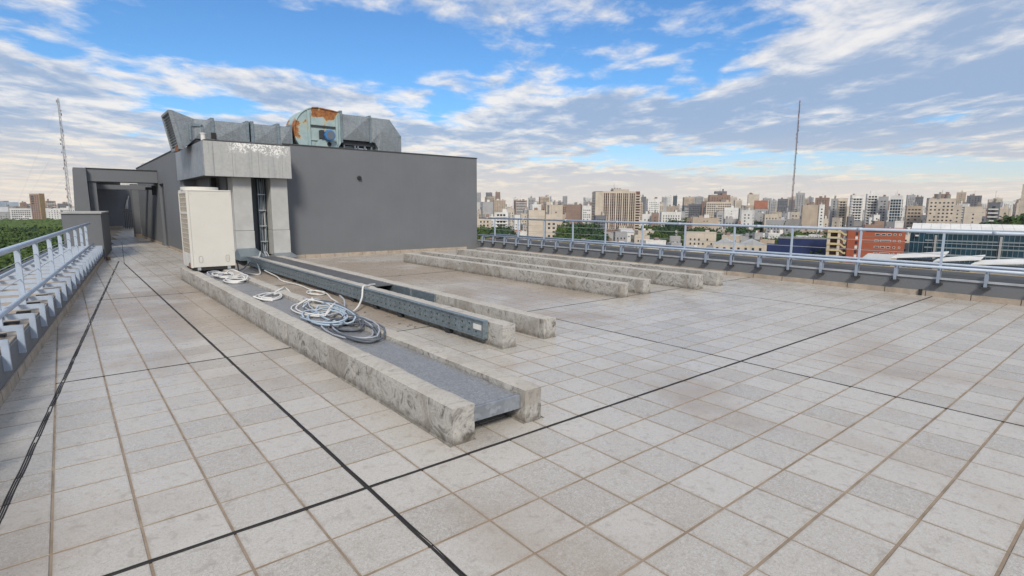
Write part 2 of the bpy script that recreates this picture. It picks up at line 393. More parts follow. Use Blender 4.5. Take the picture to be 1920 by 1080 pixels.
# expansion joints: black sealant beads that have risen out of the tiled surface
def joint(x0, y0, x1, y1, w, h=0.022, wob=0.012, twin=False):
    n = max(2, int(max(abs(x1-x0), abs(y1-y0))*3)); dx, dy = x1-x0, y1-y0; l = math.hypot(dx, dy); nx, ny = -dy/l, dx/l
    mb = MB()
    for off, ww, hh in (((-w*.33, w*.36, h), (w*.33, w*.34, h), (0, w*.5, h*.3)) if twin else ((0, w, h),)):
        L_, R_ = [], []
        for k in range(n+1):
            t = k/n; c = off+wob*noise.noise(Vector((x0+dx*t, y0+dy*t, 3.3*off))*1.7)
            a = ww*(0.5+.12*noise.noise(Vector((x0+dx*t, y0+dy*t, 9))*3))
            px, py = x0+dx*t, y0+dy*t
            L_.append((px+nx*(c-a), py+ny*(c-a))); R_.append((px+nx*(c+a), py+ny*(c+a)))
        hv = [hh*(1+.5*noise.noise(Vector((x0+dx*k/n, y0+dy*k/n, 5))*2.5)) for k in range(n+1)]
        vs = [(x, y, -0.015) for x, y in L_]+[(x*.75+X_*.25, y*.75+Y_*.25, z) for (x, y), (X_, Y_), z in zip(L_, R_, hv)]+[(x*.25+X_*.75, y*.25+Y_*.75, z) for (x, y), (X_, Y_), z in zip(L_, R_, hv)]+[(x, y, -0.015) for x, y in R_]
        m = n+1
        mb.add(vs, [(r*m+k, r*m+k+1, (r+1)*m+k+1, (r+1)*m+k) for r in range(3) for k in range(n)])
    return mb.build('expansion_joint', MBK, floor)
joint(0, -13, 0, 45, .082, .010, .010, twin=True); joint(0.0, 45, 2.0, 76, .06, .01)
joint(12, -13, 12, 41.3, .065, .010)
joint(-8, 0, 32, 0, .078, .010, .010, twin=True)
joint(-4.0, 10, 32, 10, .05, .012); joint(-2.5, 25, 32, 25, .05, .012); joint(-1.5, 58, 5.2, 58, .05, .012)
joint(-5.05, -2.2, -4.6, 2.5, .09, .014, twin=True); joint(-4.6, 2.5, -0.2, 47.5, .10, .014, .014, twin=True)
joint(24, 0.1, 24, 41, .03, .008)

# skirting tile row: separate tiles fixed along the foot of a wall
def skirting(parent, p0, p1, step=1.0, h=0.27, side=1, gap=0.03, skip=()):
    p0, p1 = Vector(p0), Vector(p1); d = (p1-p0); n = int(d.length/step); d.normalize(); nrm = Vector((d.y, -d.x))*side
    out = []
    base = Vector((0, 0, 0)); p = parent
    while p is not None: base += p.location; p = p.parent
    mb = MB(); a = math.atan2(d.y, d.x)
    mb.hexa([(-step/2+gap, 0, 0), (step/2-gap, 0, 0), (step/2-gap, .06, 0), (-step/2+gap, .06, 0)], [(-step/2+gap, .02, h), (step/2-gap, .02, h), (step/2-gap, .06, h), (-step/2+gap, .06, h)])
    proto = mb.build('skirting_tile', MBT, parent, local=True)
    for k in range(n):
        if k in skip: continue
        o = proto if not out else clone(proto, parent)
        c = p0+d*(step*(k+.5))+nrm*0.0
        o.rotation_euler = (rnd.uniform(-.02, .02), 0, a if side == 1 else a+math.pi)
        o.location = Vector((c.x, c.y, 0.003))*U-base-Vector((nrm.x, nrm.y, 0))*(-.055*U)
        out.append(o)
    return out

# ------------------------------------------------------------------ right parapet and railing
PR = root('parapet_wall', 'low slate grey parapet wall with dark flat top along the right edge of the roof deck', 'wall', (32, 14, 0))
MB().box(32, 36.3, -14, 41.4, -0.4, 0.985).build('wall', MW, PR)
MB().box(32.06, 36.2, -14, 41.4, 0.987, 1.02).build('coping', MCP, PR)
MB().box(31.93, 32.06, -14, 41.4, 0.93, 1.03).build('drip_trim', MTR, PR)
MB().box(36.2, 36.34, -14, 41.4, 0.95, 1.06).build('edge_trim', MYL, PR)
skirting(PR, (31.99, -13), (31.99, 41), 1.9, .28, -1, .02)
MB().box(31.86, 31.99, 0.45, 0.60, 0.02, 0.33).build('joint_cover', MBK, PR)

RR = root('safety_railing', 'pale blue steel railing on brackets along the right parapet, city beyond it', 'railing', (32.2, 14, 0.8))
MB().tube([(32.15, -14, 3.43), (32.15, 41.3, 3.43)], .085, 10).build('handrail', MRL, RR, smooth=True)
for k in range(9):                       # sleeved joints of the handrail
    y = -8.2+k*6; MB().tube([(32.15, y-.12, 3.43), (32.15, y+.12, 3.43)], .098, 10).build('sleeve', MRL, RR, smooth=True)
MB().tube([(32.05, -14, 1.56), (32.05, 41.3, 1.56)], .085, 10).build('lower_tube', MRL, RR, smooth=True)
MB().tube([(33.7, -14, 1.60), (33.7, 41.3, 1.60)], .085, 10).build('lower_tube', MRL, RR, smooth=True)
for z in (2.25, 2.83): MB().tube([(32.2, -14, z), (32.2, 41.3, z)], .014, 5).build('wire', MTR, RR)
def copies(mb, name, mat, parent, locs, rz=0, bevel=0):
    base = Vector((0, 0, 0)); p = parent
    while p is not None: base += p.location; p = p.parent
    o = None; out = []
    for l in locs:
        c = mb.build(name, mat, parent, local=True, bevel=bevel) if o is None else clone(o, parent)
        if o is None: o = c
        c.location = Vector(l)*U-base; c.rotation_euler = (0, 0, rz if not callable(rz) else rz(l)); out.append(c)
    return out
copies(MB().box(-.05, .05, -.05, .05, 0, 2.42), 'post', MRL, RR, [(32.15, 3.7+3.86*k, 1.02) for k in range(-4, 10)])
br = MB().box(-.20, -.10, -.06, .06, -.28, .50).box(-.20, 1.75, -.045, .045, .40, .50).box(.10, .18, -.05, .05, .0, .5)
bks = copies(br, 'bracket', MRD, RR, [(32.0, 3.7+1.93*k-.02, 1.0) for k in range(-8, 20)])
fp = MB().box(-.27, -.01, -.20, .20, -.34, -.25).tube([(-.12, -.13, -.25), (-.12, -.13, -.2)], .03, 6).tube([(-.12, .13, -.25), (-.12, .13, -.2)], .03, 6)
f0 = fp.build('foot_plate', MDK, bks[0], local=True)
for b in bks[1:]: clone(f0, b)

# ------------------------------------------------------------------ left parapet and railing (the edge runs askew to the tile grid)
ang = -math.atan(SK)
def lp(y, off, z): return (lx(y, off), y, z)
PL = root('parapet_wall', 'low grey parapet wall along the left walkway, under a ladder-like row of brackets', 'wall', (lx(18), 18, 0))
MB().prism([(lx(-14, -3.2), -14), (lx(-14), -14), (lx(50.2), 50.2), (lx(50.2, -3.2), 50.2)], -.4, .98).build('wall', MW, PL)
MB().prism([(lx(-14, -3.1), -14), (lx(-14, -.05), -14), (lx(50.2, -.05), 50.2), (lx(50.2, -3.1), 50.2)], .982, 1.03).build('coping', MBT, PL)
MB().prism([(lx(-14, -3.3), -14), (lx(-14, -3.12), -14), (lx(50.2, -3.12), 50.2), (lx(50.2, -3.3), 50.2)], .9, 1.12).build('edge_trim', MDK, PL)
skirting(PL, (lx(-12, .01), -12), (lx(50, .01), 50), 1.0, .27, 1, .02)
RL = root('safety_railing', 'pale blue railing with broad flat posts beside the left walkway, trees behind it', 'railing', (lx(18), 18, .8))
Y1 = 48.6
MB().tube([lp(-14, -.62, 3.13), lp(Y1, -.62, 3.13)], .10, 12).build('handrail', MRL, RL, smooth=True)
MB().tube([lp(-14, -.50, 1.46), lp(9.0, -.50, 1.46), lp(Y1, -.50, 1.46)], .085, 10).build('lower_tube', MRL, RL, smooth=True)
MB().tube([lp(-14, -2.25, 1.48), lp(Y1, -2.25, 1.48)], .085, 10).build('lower_tube', MRL, RL, smooth=True)
for z in (2.0, 2.6): MB().tube([lp(-14, -.66, z), lp(Y1, -.66, z)], .014, 5).build('wire', MTR, RL)
copies(MB().box(-.085, .085, -.045, .045, 0, 2.05), 'post', MRL, RL, [lp(17.6+3.95*k, -.66, 1.03) for k in range(-6, 8)], ang, .008)
bl = MB().box(.0, .145, -.02, .02, -.40, .22).box(-2.5, .145, -.02, .02, .22, .37).box(-2.4, .10, .02, .07, .345, .365).box(.125, .147, .021, .06, -.40, .345)
bks = copies(bl, 'bracket', MRL, RL, [lp(9.7+1.98*k, 0, .98) for k in range(-11, 20)], ang, 0)
an = MB().box(.0, .06, .08, .15, -.40, -.08).tube([(.06, .11, -.14), (.10, .11, -.14)], .03, 6).tube([(.06, .11, -.32), (.10, .11, -.32)], .03, 6)
f0 = an.build('anchor', MDK, bks[0], local=True)
for b in bks[1:]: clone(f0, b)
ft = MB().box(-.6, -.25, .12, .32, .06, .13)
f0 = ft.build('foot_plate', MDK, bks[0], local=True)
for b in bks[1:]: clone(f0, b)

# low end pier where the left railing stops
EP = root('end_pier', 'waist-high grey masonry pier with pale cap where the left railing ends', 'pier', (lx(56), 56, 0))
MB().prism([(lx(50.3, -2.5), 50.3), (lx(50.3, .10), 50.3), (lx(63, .10), 63), (lx(63, -2.5), 63)], -.4, 3.88).build('wall', MW, EP)
MB().prism([(lx(50.2, -2.6), 50.2), (lx(50.2, .16), 50.2), (lx(63.1, .16), 63.1), (lx(63.1, -2.6), 63.1)], 3.882, 4.0).build('cap', plain('pale grey mortar cap', (0.36, 0.36, 0.35), .8), EP)

# ------------------------------------------------------------------ plant-room block with long blank wall
RZ = 9.82
PB = root('plant_room', 'large blank slate grey rooftop block filling the middle of the view', 'building', (20, 50, 0))
MB().prism([(7.0, 41.5), (32.0, 41.5), (32.0, 62), (14, 88), (5.3, 88), (5.3, 66.1), (5.9, 66.1), (5.9, 62.6), (5.3, 62.6), (5.3, 50), (6.3, 50), (6.3, 44), (7.0, 44)], -.3, RZ).build('wall', MW, PB)
MB().prism([(5.3, 62.6), (5.3, 66.1), (5.9, 66.1), (5.9, 62.6)], 7.0, RZ).build('lintel', MW, PB)
MB().prism([(11.6, 41.44), (32.04, 41.44), (32.04, 41.6), (11.6, 41.6)], RZ+.002, RZ+.09).build('coping', MCP, PB)
MB().prism([(5.24, 51.6), (5.34, 51.6), (5.34, 88), (5.24, 88)], RZ+.002, RZ+.09).build('coping', MCP, PB)
MB().prism([(5.2, 39.1), (5.2, 51.5), (6.5, 51.5), (7, 41.6), (11.6, 41.6), (11.45, 39.1)], RZ-.36, RZ-.30).build('roof_deck', MCP, PB)
skirting(PB, (11.7, 41.49), (31.9, 41.49), 1.35, .30, 1, .015)
skirting(PB, (5.29, 61.5), (5.29, 50.2), 1.35, .28, 1, .015); skirting(PB, (5.29, 87.9), (5.29, 66.4), 1.35, .28, 1, .015)
MB().box(5.55, 5.62, 62.65, 66.05, .05, 6.95).build('door', plain('grey steel door', (0.085, 0.09, 0.10), .5), PB)
MB().box(6.4, 6.75, 43.75, 43.99, 0, 6.9).build('downpipe', MBK, PB)
# zinc fascia wrapped round the corner
FZ = root('fascia_box', 'weathered zinc sheet fascia with flaking white paint, wrapped round the corner above the white unit', 'fascia', (5.2, 39, 6.8))
def panel(x0, x1, name='panel', z0=6.83, z1=9.42):
    return MB().box(x0+.006, x1-.006, 38.98, 39.1, z0, z1).build(name, MF, FZ, bevel=.006)
for a, b in ((5.1, 5.75), (5.75, 7.05), (7.05, 8.95), (8.95, 10.75), (10.75, 11.45)): panel(a, b)
for a, b in ((39.1, 40.4), (40.4, 42.6), (42.6, 45.2), (45.2, 48.3), (48.3, 51.4)):
    MB().box(5.06, 5.18, a+.02, b-.02, 6.86, 9.42).build('panel', galv('zinc side sheet', (0.27, 0.30, 0.34), .5, 15, (0.16, 0.18, 0.21), .3) if a == 39.1 else bpy.data.materials['zinc side sheet'], FZ, bevel=.012)
MB().prism([(5.2, 39.12), (11.42, 39.12), (11.42, 41.4), (7.05, 41.4), (6.4, 43.9), (6.2, 49.9), (5.2, 51.4)], 6.9, 7.0).build('soffit', MDK, FZ)
MB().box(11.40, 11.47, 39.1, 41.45, 6.86, 9.42).build('end_sheet', MF, FZ)
# duct covers running down the wall below it
def cover(x0, x1, y0, lab):
    r = root('duct_cover', lab, 'duct cover', ((x0+x1)/2, 40, 0))
    MB().box(x0, x1, y0, 41.45, 2.62, 6.86).build('cover_sheet', MPN, r, bevel=.02)
    MB().box(x0-.01, x1+.02, y0-.03, 41.45, .55, 2.60).build('cover_sheet', MPN, r, bevel=.02)
    return r
c1_ = cover(7.12, 8.48, 39.75, 'pale zinc duct cover just right of the white unit, its foot bent outward')
MB().hexa([(6.7, 37.0, .45), (8.5, 37.0, .45), (8.6, 41.4, .3), (7.0, 41.4, .3)], [(6.7, 37.0, .78), (8.5, 37.0, .78), (8.5, 39.7, 1.2), (7.1, 39.7, 1.2)]).build('foot', MGC, c1_)
c2_ = cover(9.95, 11.28, 39.75, 'pale zinc duct cover on the wall to the right of the cable riser')
MB().hexa([(9.3, 37.2, .5), (11.0, 37.2, .5), (11.4, 41.4, .3), (9.9, 41.4, .3)], [(9.3, 37.2, .62), (11.0, 37.2, .62), (11.35, 39.7, .72), (9.9, 39.7, .72)]).build('foot', MGD, c2_)
CT = root('cable_riser', 'narrow steel cable tray with bundled cables running down the wall between two duct covers', 'cable tray', (9.4, 41, 0))
MB().box(9.25, 9.31, 40.95, 41.4, .4, 6.85).box(9.72, 9.78, 40.95, 41.4, .4, 6.85).box(9.25, 9.78, 41.34, 41.42, .4, 6.85).build('tray', MGC, CT)
for k, (x, m) in enumerate(((9.38, MCK), (9.46, MCB), (9.54, MCG), (9.62, MCK), (9.68, MCW))):
    MB().tube([(x+.03*math.sin(z*1.3+k), 41.15-.05*math.sin(z+k), z) for z in [6.8-.4*q for q in range(16)]]+[(x-.1, 40.3, .6), (x-.2, 39.4, .35)], .035, 6).build('cable', m, CT, smooth=True)
for z in (1.6, 2.9, 4.2, 5.5): MB().box(9.22, 9.81, 40.9, 41.0, z, z+.08).build('strap', MTR, CT)
# round lamp on the wall
LM = root('wall_lamp', 'small round black bulkhead lamp alone on the blank grey wall', 'lamp', (18.4, 41.45, 7.25))
MB().tube([(18.4, 41.49, 7.25), (18.4, 41.34, 7.25)], .20, 16).build('housing', MDK, LM, smooth=False)
MB().tube([(18.4, 41.34, 7.25), (18.4, 41.25, 7.25), (18.4, 41.22, 7.25)], .12, 12).build('lens', plain('smoked lens', (0.02, 0.02, .022), .1), LM)
WL = root('wall_lamp', 'black angled floodlight on the side wall of the passage', 'lamp', (5.2, 69, 6.3))
MB().box(4.9, 5.29, 68.9, 69.1, 5.8, 6.9).build('arm', MDK, WL); MB().box(4.3, 4.9, 68.7, 69.3, 6.4, 6.7).build('head', MDK, WL)
VP = root('vent_pipe', 'short white vent pipe standing on the block roof beside the metal hood', 'pipe', (5.55, 41.2, RZ))
MB().tube([(5.45, 40.6, 9.4), (5.45, 40.6, 10.05)], .17, 14).build('pipe', MWH, VP, smooth=False)
MB().tube([(5.45, 40.6, 10.052), (5.45, 40.6, 10.14)], .21, 14).build('rim', MWH, VP)

# ------------------------------------------------------------------ passage beyond: portal frame, rear wall, side pier
PO = root('portal_frame', 'tall grey concrete portal frame spanning the walkway at the far left', 'portal', (2, 68, 0))
MB().hexa([(-2.55, 66, -.4), (-1.05, 66, -.4), (-1.05, 69.5, -.4), (-2.55, 69.5, -.4)], [(-2.2, 66, 8.5), (-1.15, 66, 8.5), (-1.15, 69.5, 8.5), (-2.2, 69.5, 8.5)]).build('pillar', MW, PO)
MB().box(-1.14, 5.28, 66.6, 69.5, 7.15, 8.48).build('beam', MW, PO)
MB().box(-1.04, -.35, 66.8, 69.5, -.3, 7.14).build('jamb', MW, PO)
MB().box(-1.2, 5.29, 66.5, 69.6, 8.482, 8.55).build('coping', MCP, PO)
MB().box(-.34, 5.28, 76, 77.4, 6.55, 7.1).build('crossbeam', MW, PO)
PW = root('passage_wall', 'shaded grey wall closing the far end of the walkway', 'wall', (3, 130, 0))
MB().box(2.0, 5.95, 130, 131, -.3, 11.0).build('wall', MW, PW)
MB().hexa([(-.35, 69.6, -.3), (2.1, 130, -.3), (1.6, 130, -.3), (-.9, 69.6, -.3)], [(-.35, 69.6, 8.4), (2.1, 130, 10.9), (1.6, 130, 10.9), (-.9, 69.6, 8.4)]).build('side_wall', MW, PW)
MB().hexa([(1.5, 118, 9.3), (6.0, 118, 9.3), (6.0, 131, 9.9), (1.6, 131, 9.9)], [(1.5, 118, 9.7), (6.0, 118, 9.7), (6.0, 131, 10.3), (1.6, 131, 10.3)]).build('roof_slab', MW, PW)
MB().box(2.1, 5.95, 129.88, 129.98, 0, .45).build('skirting', MBT, PW)
PP = root('side_pier', 'grey pier with sandy foot on the right of the walkway, before the black railing', 'pier', (4.8, 88.5, 0))
MB().box(4.55, 5.28, 88.02, 90.5, .5, 7.68).build('wall', MW, PP); MB().box(4.52, 5.3, 87.98, 90.5, -.3, .49).build('foot', MBT, PP)
BR = root('black_railing', 'short black iron railing seen in the gap at the end of the walkway', 'railing', (7.5, 122, 0))
for k in range(7): MB().box(5.75+.28*k, 5.87+.28*k, 121+.0*k, 121.2, .1, 3.4).build('bar', MDK, BR)
MB().box(5.6, 7.9, 120.9, 121.3, 3.42, 3.65).build('handrail', MDK, BR)
BX = root('white_canopy', 'small white canopy box high in the gap at the end of the walkway', 'canopy', (6.8, 118, 7.4))
MB().box(5.4, 8.6, 118, 121, 8.0, 9.0).build('box', MWH, BX); MB().box(6.2, 8.4, 118.3, 120.8, 7.85, 7.99).build('underside', MDK, BX)
BW = root('passage_wall', 'grey wall with pale pipes glimpsed through the gap right of the far passage wall', 'wall', (9, 126, 0))
MB().box(5.9, 12.5, 132.2, 133, -.3, 9.6).build('wall', MW, BW)
for x, z in ((7.5, 4.6), (7.8, 5.4)): MB().tube([(x-.6, 132, 3.9), (x-.5, 131.9, z), (x-.2, 131.9, z+1.2)], .1, 8).build('pipe', MWH, BW)
RA = root('roof_unit', 'low white machine on the block roof above the portal, half hidden', 'roof unit', (8, 80, RZ))
MB().box(5.9, 9.6, 84, 87.5, RZ, RZ+.75).build('casing', MWH, RA, bevel=.1)
MB().tube([(8.4, 86, RZ+.752), (8.4, 86, RZ+1.0)], .9, 16).build('fan_ring', MTR, RA)
MB().box(6.2, 7.2, 83.6, 84, RZ+.1, RZ+.6).build('intake', MDK, RA)
SB = root('socket_box', 'small brown bucket-like stub on the tiles against the end pier', 'stub', (lx(49.2)+.35, 49.0, 0))
MB().tube([(lx(49.2)+.35, 49, 0.004), (lx(49.2)+.35, 49, .30)], .16, 10).build('stub', plain('brown plastic', (.15, .09, .06), .6), SB)

# ------------------------------------------------------------------ concrete plinth beams
def rough_block(mb, x0, x1, y0, y1, z0, z1, seed):
    nx, nz = 5, 5; ny = max(3, int((y1-y0)/.22)); ny = min(ny, 130)
    def P_(i, j, k):
        # i: across, j: along, k: up ; slightly worn arrises
        fx, fy, fz = i/nx, j/ny, k/nz
        x, y, z = x0+(x1-x0)*fx, y0+(y1-y0)*fy, z0+(z1-z0)*fz
        ex = (1 if i == nx else -1 if i == 0 else 0); ez = (1 if k == nz else 0); ey = (1 if j == ny else -1 if j == 0 else 0)
        n1 = noise.noise(Vector((x*1.3+seed, y*1.1, z*2))); n2 = noise.noise(Vector((x*5+seed, y*4, z*5)))
        q = .018*n1+.012*n2; wear = .030+.03*max(0, noise.noise(Vector((y*2.3+seed, x*3, z))))
        if ex: x += ex*q-(ex*wear*.55 if (ez or ey) else 0)
        if ez: z += q*.8-(wear*.55 if (ex or ey) else 0)
        if ey: y += ey*q-(ey*wear*.55 if (ex or ez) else 0)
        return Vector((x, y, z))
    idx = {}; vs = []; fs = []
    def g_(i, j, k):
        if (i, j, k) not in idx: idx[(i, j, k)] = len(vs); vs.append(P_(i, j, k))
        return idx[(i, j, k)]
    for j in range(ny):
        for k in range(nz):
            fs.append((g_(0, j, k), g_(0, j, k+1), g_(0, j+1, k+1), g_(0, j+1, k))); fs.append((g_(nx, j, k), g_(nx, j+1, k), g_(nx, j+1, k+1), g_(nx, j, k+1)))
        for i in range(nx): fs.append((g_(i, j, nz), g_(i+1, j, nz), g_(i+1, j+1, nz), g_(i, j+1, nz)))
    for i in range(nx):
        for k in range(nz):
            fs.append((g_(i, 0, k), g_(i+1, 0, k), g_(i+1, 0, k+1), g_(i, 0, k+1))); fs.append((g_(i, ny, k), g_(i, ny, k+1), g_(i+1, ny, k+1), g_(i+1, ny, k)))
    return mb.add(vs, fs)
def beam(x0, x1, y0, y1, h, cuts, lab, seed, group='concrete plinth beams on the roof deck'):
    r = root('plinth_beam', lab, 'concrete beam', ((x0+x1)/2, (y0+y1)/2, 0), group)
    ys = [y0]+list(cuts)+[y1]
    for a, b in zip(ys, ys[1:]):
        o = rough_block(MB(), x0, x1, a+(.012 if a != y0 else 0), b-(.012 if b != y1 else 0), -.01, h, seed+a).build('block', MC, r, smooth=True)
        o.data.set_sharp_from_angle(angle=rad(38))
    # mortar and black dirt smeared along the foot, doubling as painted contact shade
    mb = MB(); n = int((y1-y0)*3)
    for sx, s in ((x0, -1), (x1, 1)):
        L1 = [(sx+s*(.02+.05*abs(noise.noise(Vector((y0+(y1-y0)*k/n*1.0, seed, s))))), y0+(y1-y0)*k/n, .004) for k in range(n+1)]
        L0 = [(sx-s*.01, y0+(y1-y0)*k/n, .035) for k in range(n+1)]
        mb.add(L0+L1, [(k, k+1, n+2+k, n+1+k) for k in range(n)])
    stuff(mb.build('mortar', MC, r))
    return r
beam(1.93, 2.47, .42, 31.4, .765, (5.0, 10.5, 20.6, 27.0), 'nearest long concrete beam at the left, the white unit standing on its far end', 1)
beam(3.76, 4.28, .42, 31.0, .745, (9.2, 19.0), 'concrete beam just right of the grey lidded tray, looped cables lying over it', 11)
beam(7.22, 7.80, 5.57, 36.6, .80, (9.4, 20.0), 'concrete beam with a perforated steel channel bolted along its left side', 21)
beam(9.2, 9.80, 5.75, 36.8, .72, (14.0, 24.0), 'plain ended concrete beam right of the one with the perforated channel', 31)
beam(18.3, 18.95, 9.85, 33.0, .76, (20.0,), 'front beam of the far group of four, its whole left side in view', 41, 'far group of beams')
beam(20.15, 20.85, 9.85, 33.4, .80, (21.0,), 'second beam of the far group of four, shortest in view behind the front one', 51, 'far group of beams')
beam(23.95, 24.70, 9.05, 33.6, .83, (19.0,), 'third beam of the far group of four, beyond the gap', 61, 'far group of beams')
beam(26.2, 26.95, 9.1, 33.6, .84, (22.0,), 'rearmost beam of the far group of four, nearest the right parapet', 71, 'far group of beams')

# ------------------------------------------------------------------ trays between the beams
TA = root('cable_tray', 'wide flat galvanised cable tray with lid lying between the two nearest concrete beams', 'cable tray', (3.1, 16, .4))
for a, b, dz in ((.62, 11.2, 0), (11.23, 19.5, -.015), (19.53, 33.5, -.01)):
    MB().box(2.50, 3.74, a, b, .585+dz, .615+dz).build('lid', MGT, TA)
    MB().box(2.52, 2.55, a, b, .33, .583+dz).box(3.69, 3.72, a, b, .33, .583+dz).box(2.55, 3.69, a+.0, b, .33, .36).build('trough', MGV, TA)
MB().hexa([(2.47, .55, .32), (3.76, .55, .32), (3.76, .61, .32), (2.47, .61, .32)], [(2.5, .55, .612), (3.74, .55, .612), (3.74, .61, .612), (2.5, .61, .612)]).build('end_plate', MGV, TA)
for y in (3, 9, 15, 21, 27): MB().box(2.5, 3.74, y, y+.25, .004, .328).build('support', MDK, TA)
# perforated channel on the third beam: real holes in the web
PC = root('perforated_channel', 'long blue grey perforated steel channel fixed along the side of a concrete beam', 'steel channel', (7.1, 20, .5))
y0c, y1c, z0c, z1c = 6.35, 36.5, .26, .80
mb = MB(); hs = []; yy = y0c+.45
while yy < y1c-.3: hs.append(yy); yy += .42
prev = y0c; zc_ = .60; r_ = .055
for h_ in hs+[None]:
    a = prev; b = y1c if h_ is None else h_-.12
    mb.add([(7.05, a, z0c), (7.05, b, z0c), (7.05, b, z1c), (7.05, a, z1c)], [(0, 1, 2, 3)])
    if h_ is None: break
    c, d = h_-.12, h_+.12
    hx = [(7.05, h_+r_*math.cos(q*math.pi/4), zc_+r_*math.sin(q*math.pi/4)) for q in range(8)]
    o = [(7.05, d, zc_), (7.05, d, z1c), (7.05, h_, z1c), (7.05, c, z1c), (7.05, c, zc_), (7.05, c, z0c), (7.05, h_, z0c), (7.05, d, z0c)]
    mb.add(hx+o, [(q, (q+1) % 8, 8+(q+1) % 8, 8+q) for q in range(8)])
    hb = [(7.10, p[1], p[2]) for p in hx]
    mb.add(hx+hb, [(q, (q+1) % 8, 8+(q+1) % 8, 8+q) for q in range(8)])
    prev = d
mb.build('web', MGC, PC)
MB().box(7.0, 7.20, y0c, y1c, z1c+.002, z1c+.035).build('upper_flange', MGC, PC)
MB().box(7.0, 7.20, y0c, y1c, z0c-.035, z0c-.002).build('lower_flange', MGC, PC)
MB().box(7.115, 7.12, y0c, y1c, z0c, z1c).build('backing', MDK, PC)
MB().box(6.99, 7.2, y0c-.03, y0c-.002, z0c-.035, z1c+.035).build('end_cap', MGC, PC)
MB().box(7.03, 7.048, 6.5, 6.95, .48, .66).build('paper_label', MWH, PC)
mb = MB()
for h_ in hs[::1]: mb.box(7.035, 7.049, h_-.03, h_+.03, .38, .43)
stuff(mb.build('slot', MDK, PC))
for y in (8.5, 12.2, 14.5, 17, 21, 26, 31): MB().box(7.06, 7.2, y, y+.3, .02, .22).build('bracket', MDK, PC)
# tray between third and fourth beams
TB = root('cable_tray', 'flat dark grey lidded tray between the third and fourth beams, its near part left open', 'cable tray', (8.5, 25, .4))
MB().box(7.84, 9.17, 16.9, 37.2, .66, .69).build('lid', plain('dull grey tray lid', (0.10, 0.102, .108), .55, .2, .15, 4), TB)
MB().box(9.10, 9.17, 12.9, 16.88, .28, .70).build('side_channel', MGC, TB); MB().box(9.10, 9.17, 16.92, 37, .28, .655).build('side_channel', MGC, TB)
MB().box(7.84, 7.88, 12.9, 37, .2, .55).build('side_channel', MGC, TB)
MB().box(8.0, 9.08, 13.0, 36.9, .06, .10).build('base', MDK, TB)
MB().box(9.0, 9.09, 14.9, 15.0, .25, .72).build('splice_plate', MGV, TB)
for k, m in enumerate((MCK, MCG, MCK)): MB().tube([(8.2+.25*k, 13.3+.5*k, .16), (8.25+.25*k, 15, .2), (8.2+.25*k, 18, .2)], .05, 6).build('cable', m, TB, smooth=True)

# ------------------------------------------------------------------ loose cables
def loops(cx, cy, z, rx, ry, n, seed, lead=None, tail=None, lift=.03, zfun=None):
    q = random.Random(seed); pts = []
    if lead: pts += [Vector(p) for p in lead]
    ph = q.uniform(0, 6.28); ax, ay = cx, cy; N_ = int(n*18)
    for k in range(N_):
        t = k/18*2*math.pi; w1 = 1+.13*math.sin(.37*t+seed)+.08*math.sin(1.3*t+seed*2); ox = .10*rx*math.sin(.23*t+seed*3); oy = .16*ry*math.sin(.31*t+seed)
        x = cx+ox+rx*w1*math.cos(t+ph); y = cy+oy+ry*w1*math.sin(t+ph+.25*math.sin(.19*t))
        zz = (zfun(x, y) if zfun else z)+lift*(k/N_*n*.9)+.012*math.sin(3*t)
        pts.append(Vector((x, y, zz)))
    if tail: pts += [Vector(p) for p in tail]
    return pts
def smoothp(pts, n=5):
    out = []
    pts = [Vector(p) for p in pts]
    for i in range(len(pts)-1):
        a, b, c, d = pts[max(i-1, 0)], pts[i], pts[i+1], pts[min(i+2, len(pts)-1)]
        for k in range(n):
            t = k/n; out.append(.5*((2*b)+(c-a)*t+(2*a-5*b+4*c-d)*t*t+(3*b-a-3*c+d)*t**3))
    return out+[pts[-1]]
def tz(x, y):           # what a cable lies on: tray lid, beam top or floor, eased over the edge
    if x < 1.9: return .03
    if x < 2.5: return .79
    if x < 2.62: return .79-(x-2.5)/.12*.14
    if x < 3.62: return .65
    if x < 3.76: return .65+(x-3.62)/.14*.14
    if x < 4.28: return .79
    if x < 4.75: return .79-(x-4.28)/.47*.74
    return .05
PILE = root('cable_coil', 'big tangle of pale blue and grey cables heaped over the tray and beam', 'cables', (3.4, 9.5, .62), 'coiled cables')
def cab(pts, m, r=.040, parent=None, name='cable'):
    return MB().tube(pts, r, 7).build(name, m, parent, smooth=True)
cab(loops(3.35, 8.1, .65, .54, 1.45, 3.2, 1, zfun=tz, lift=.03), MCK, .032, PILE)
cab(loops(3.30, 8.55, .65, .64, 1.6, 2.2, 2, zfun=tz, lift=.045), MCG, .032, PILE)
cab(loops(3.45, 9.0, .68, .45, .90, 2.4, 3, zfun=tz, lift=.06), MCK, .030, PILE)
cab(loops(3.25, 10.6, .72, .55, 1.3, 2.3, 4, zfun=tz, lift=.06), MCB, .034, PILE)
cab(loops(3.75, 10.8, .72, .42, 1.7, 1.6, 5, zfun=tz, lift=.08), MCB, .034, PILE)
cab(loops(3.55, 12.6, .70, .62, 1.4, 2.5, 6, zfun=tz, lift=.05), MCW, .030, PILE)
cab(loops(4.0, 12.2, .72, .50, 1.7, 1.7, 7, zfun=tz, lift=.06), MCG, .030, PILE)
cab(smoothp([(2.7, 11.4, .70), (2.75, 10.2, .74), (3.1, 9.2, .82), (3.7, 9.6, .86), (4.1, 11.2, .86), (4.5, 12.6, .66), (4.2, 14.0, .84), (3.4, 13.2, .72)]), MCB, .034, PILE)
cab(smoothp([(4.0, 13.6, .86), (4.35, 12.4, .88), (4.6, 11.0, .62), (4.8, 9.9, .30), (4.95, 9.2, .06)]), MCK, .05, PILE)
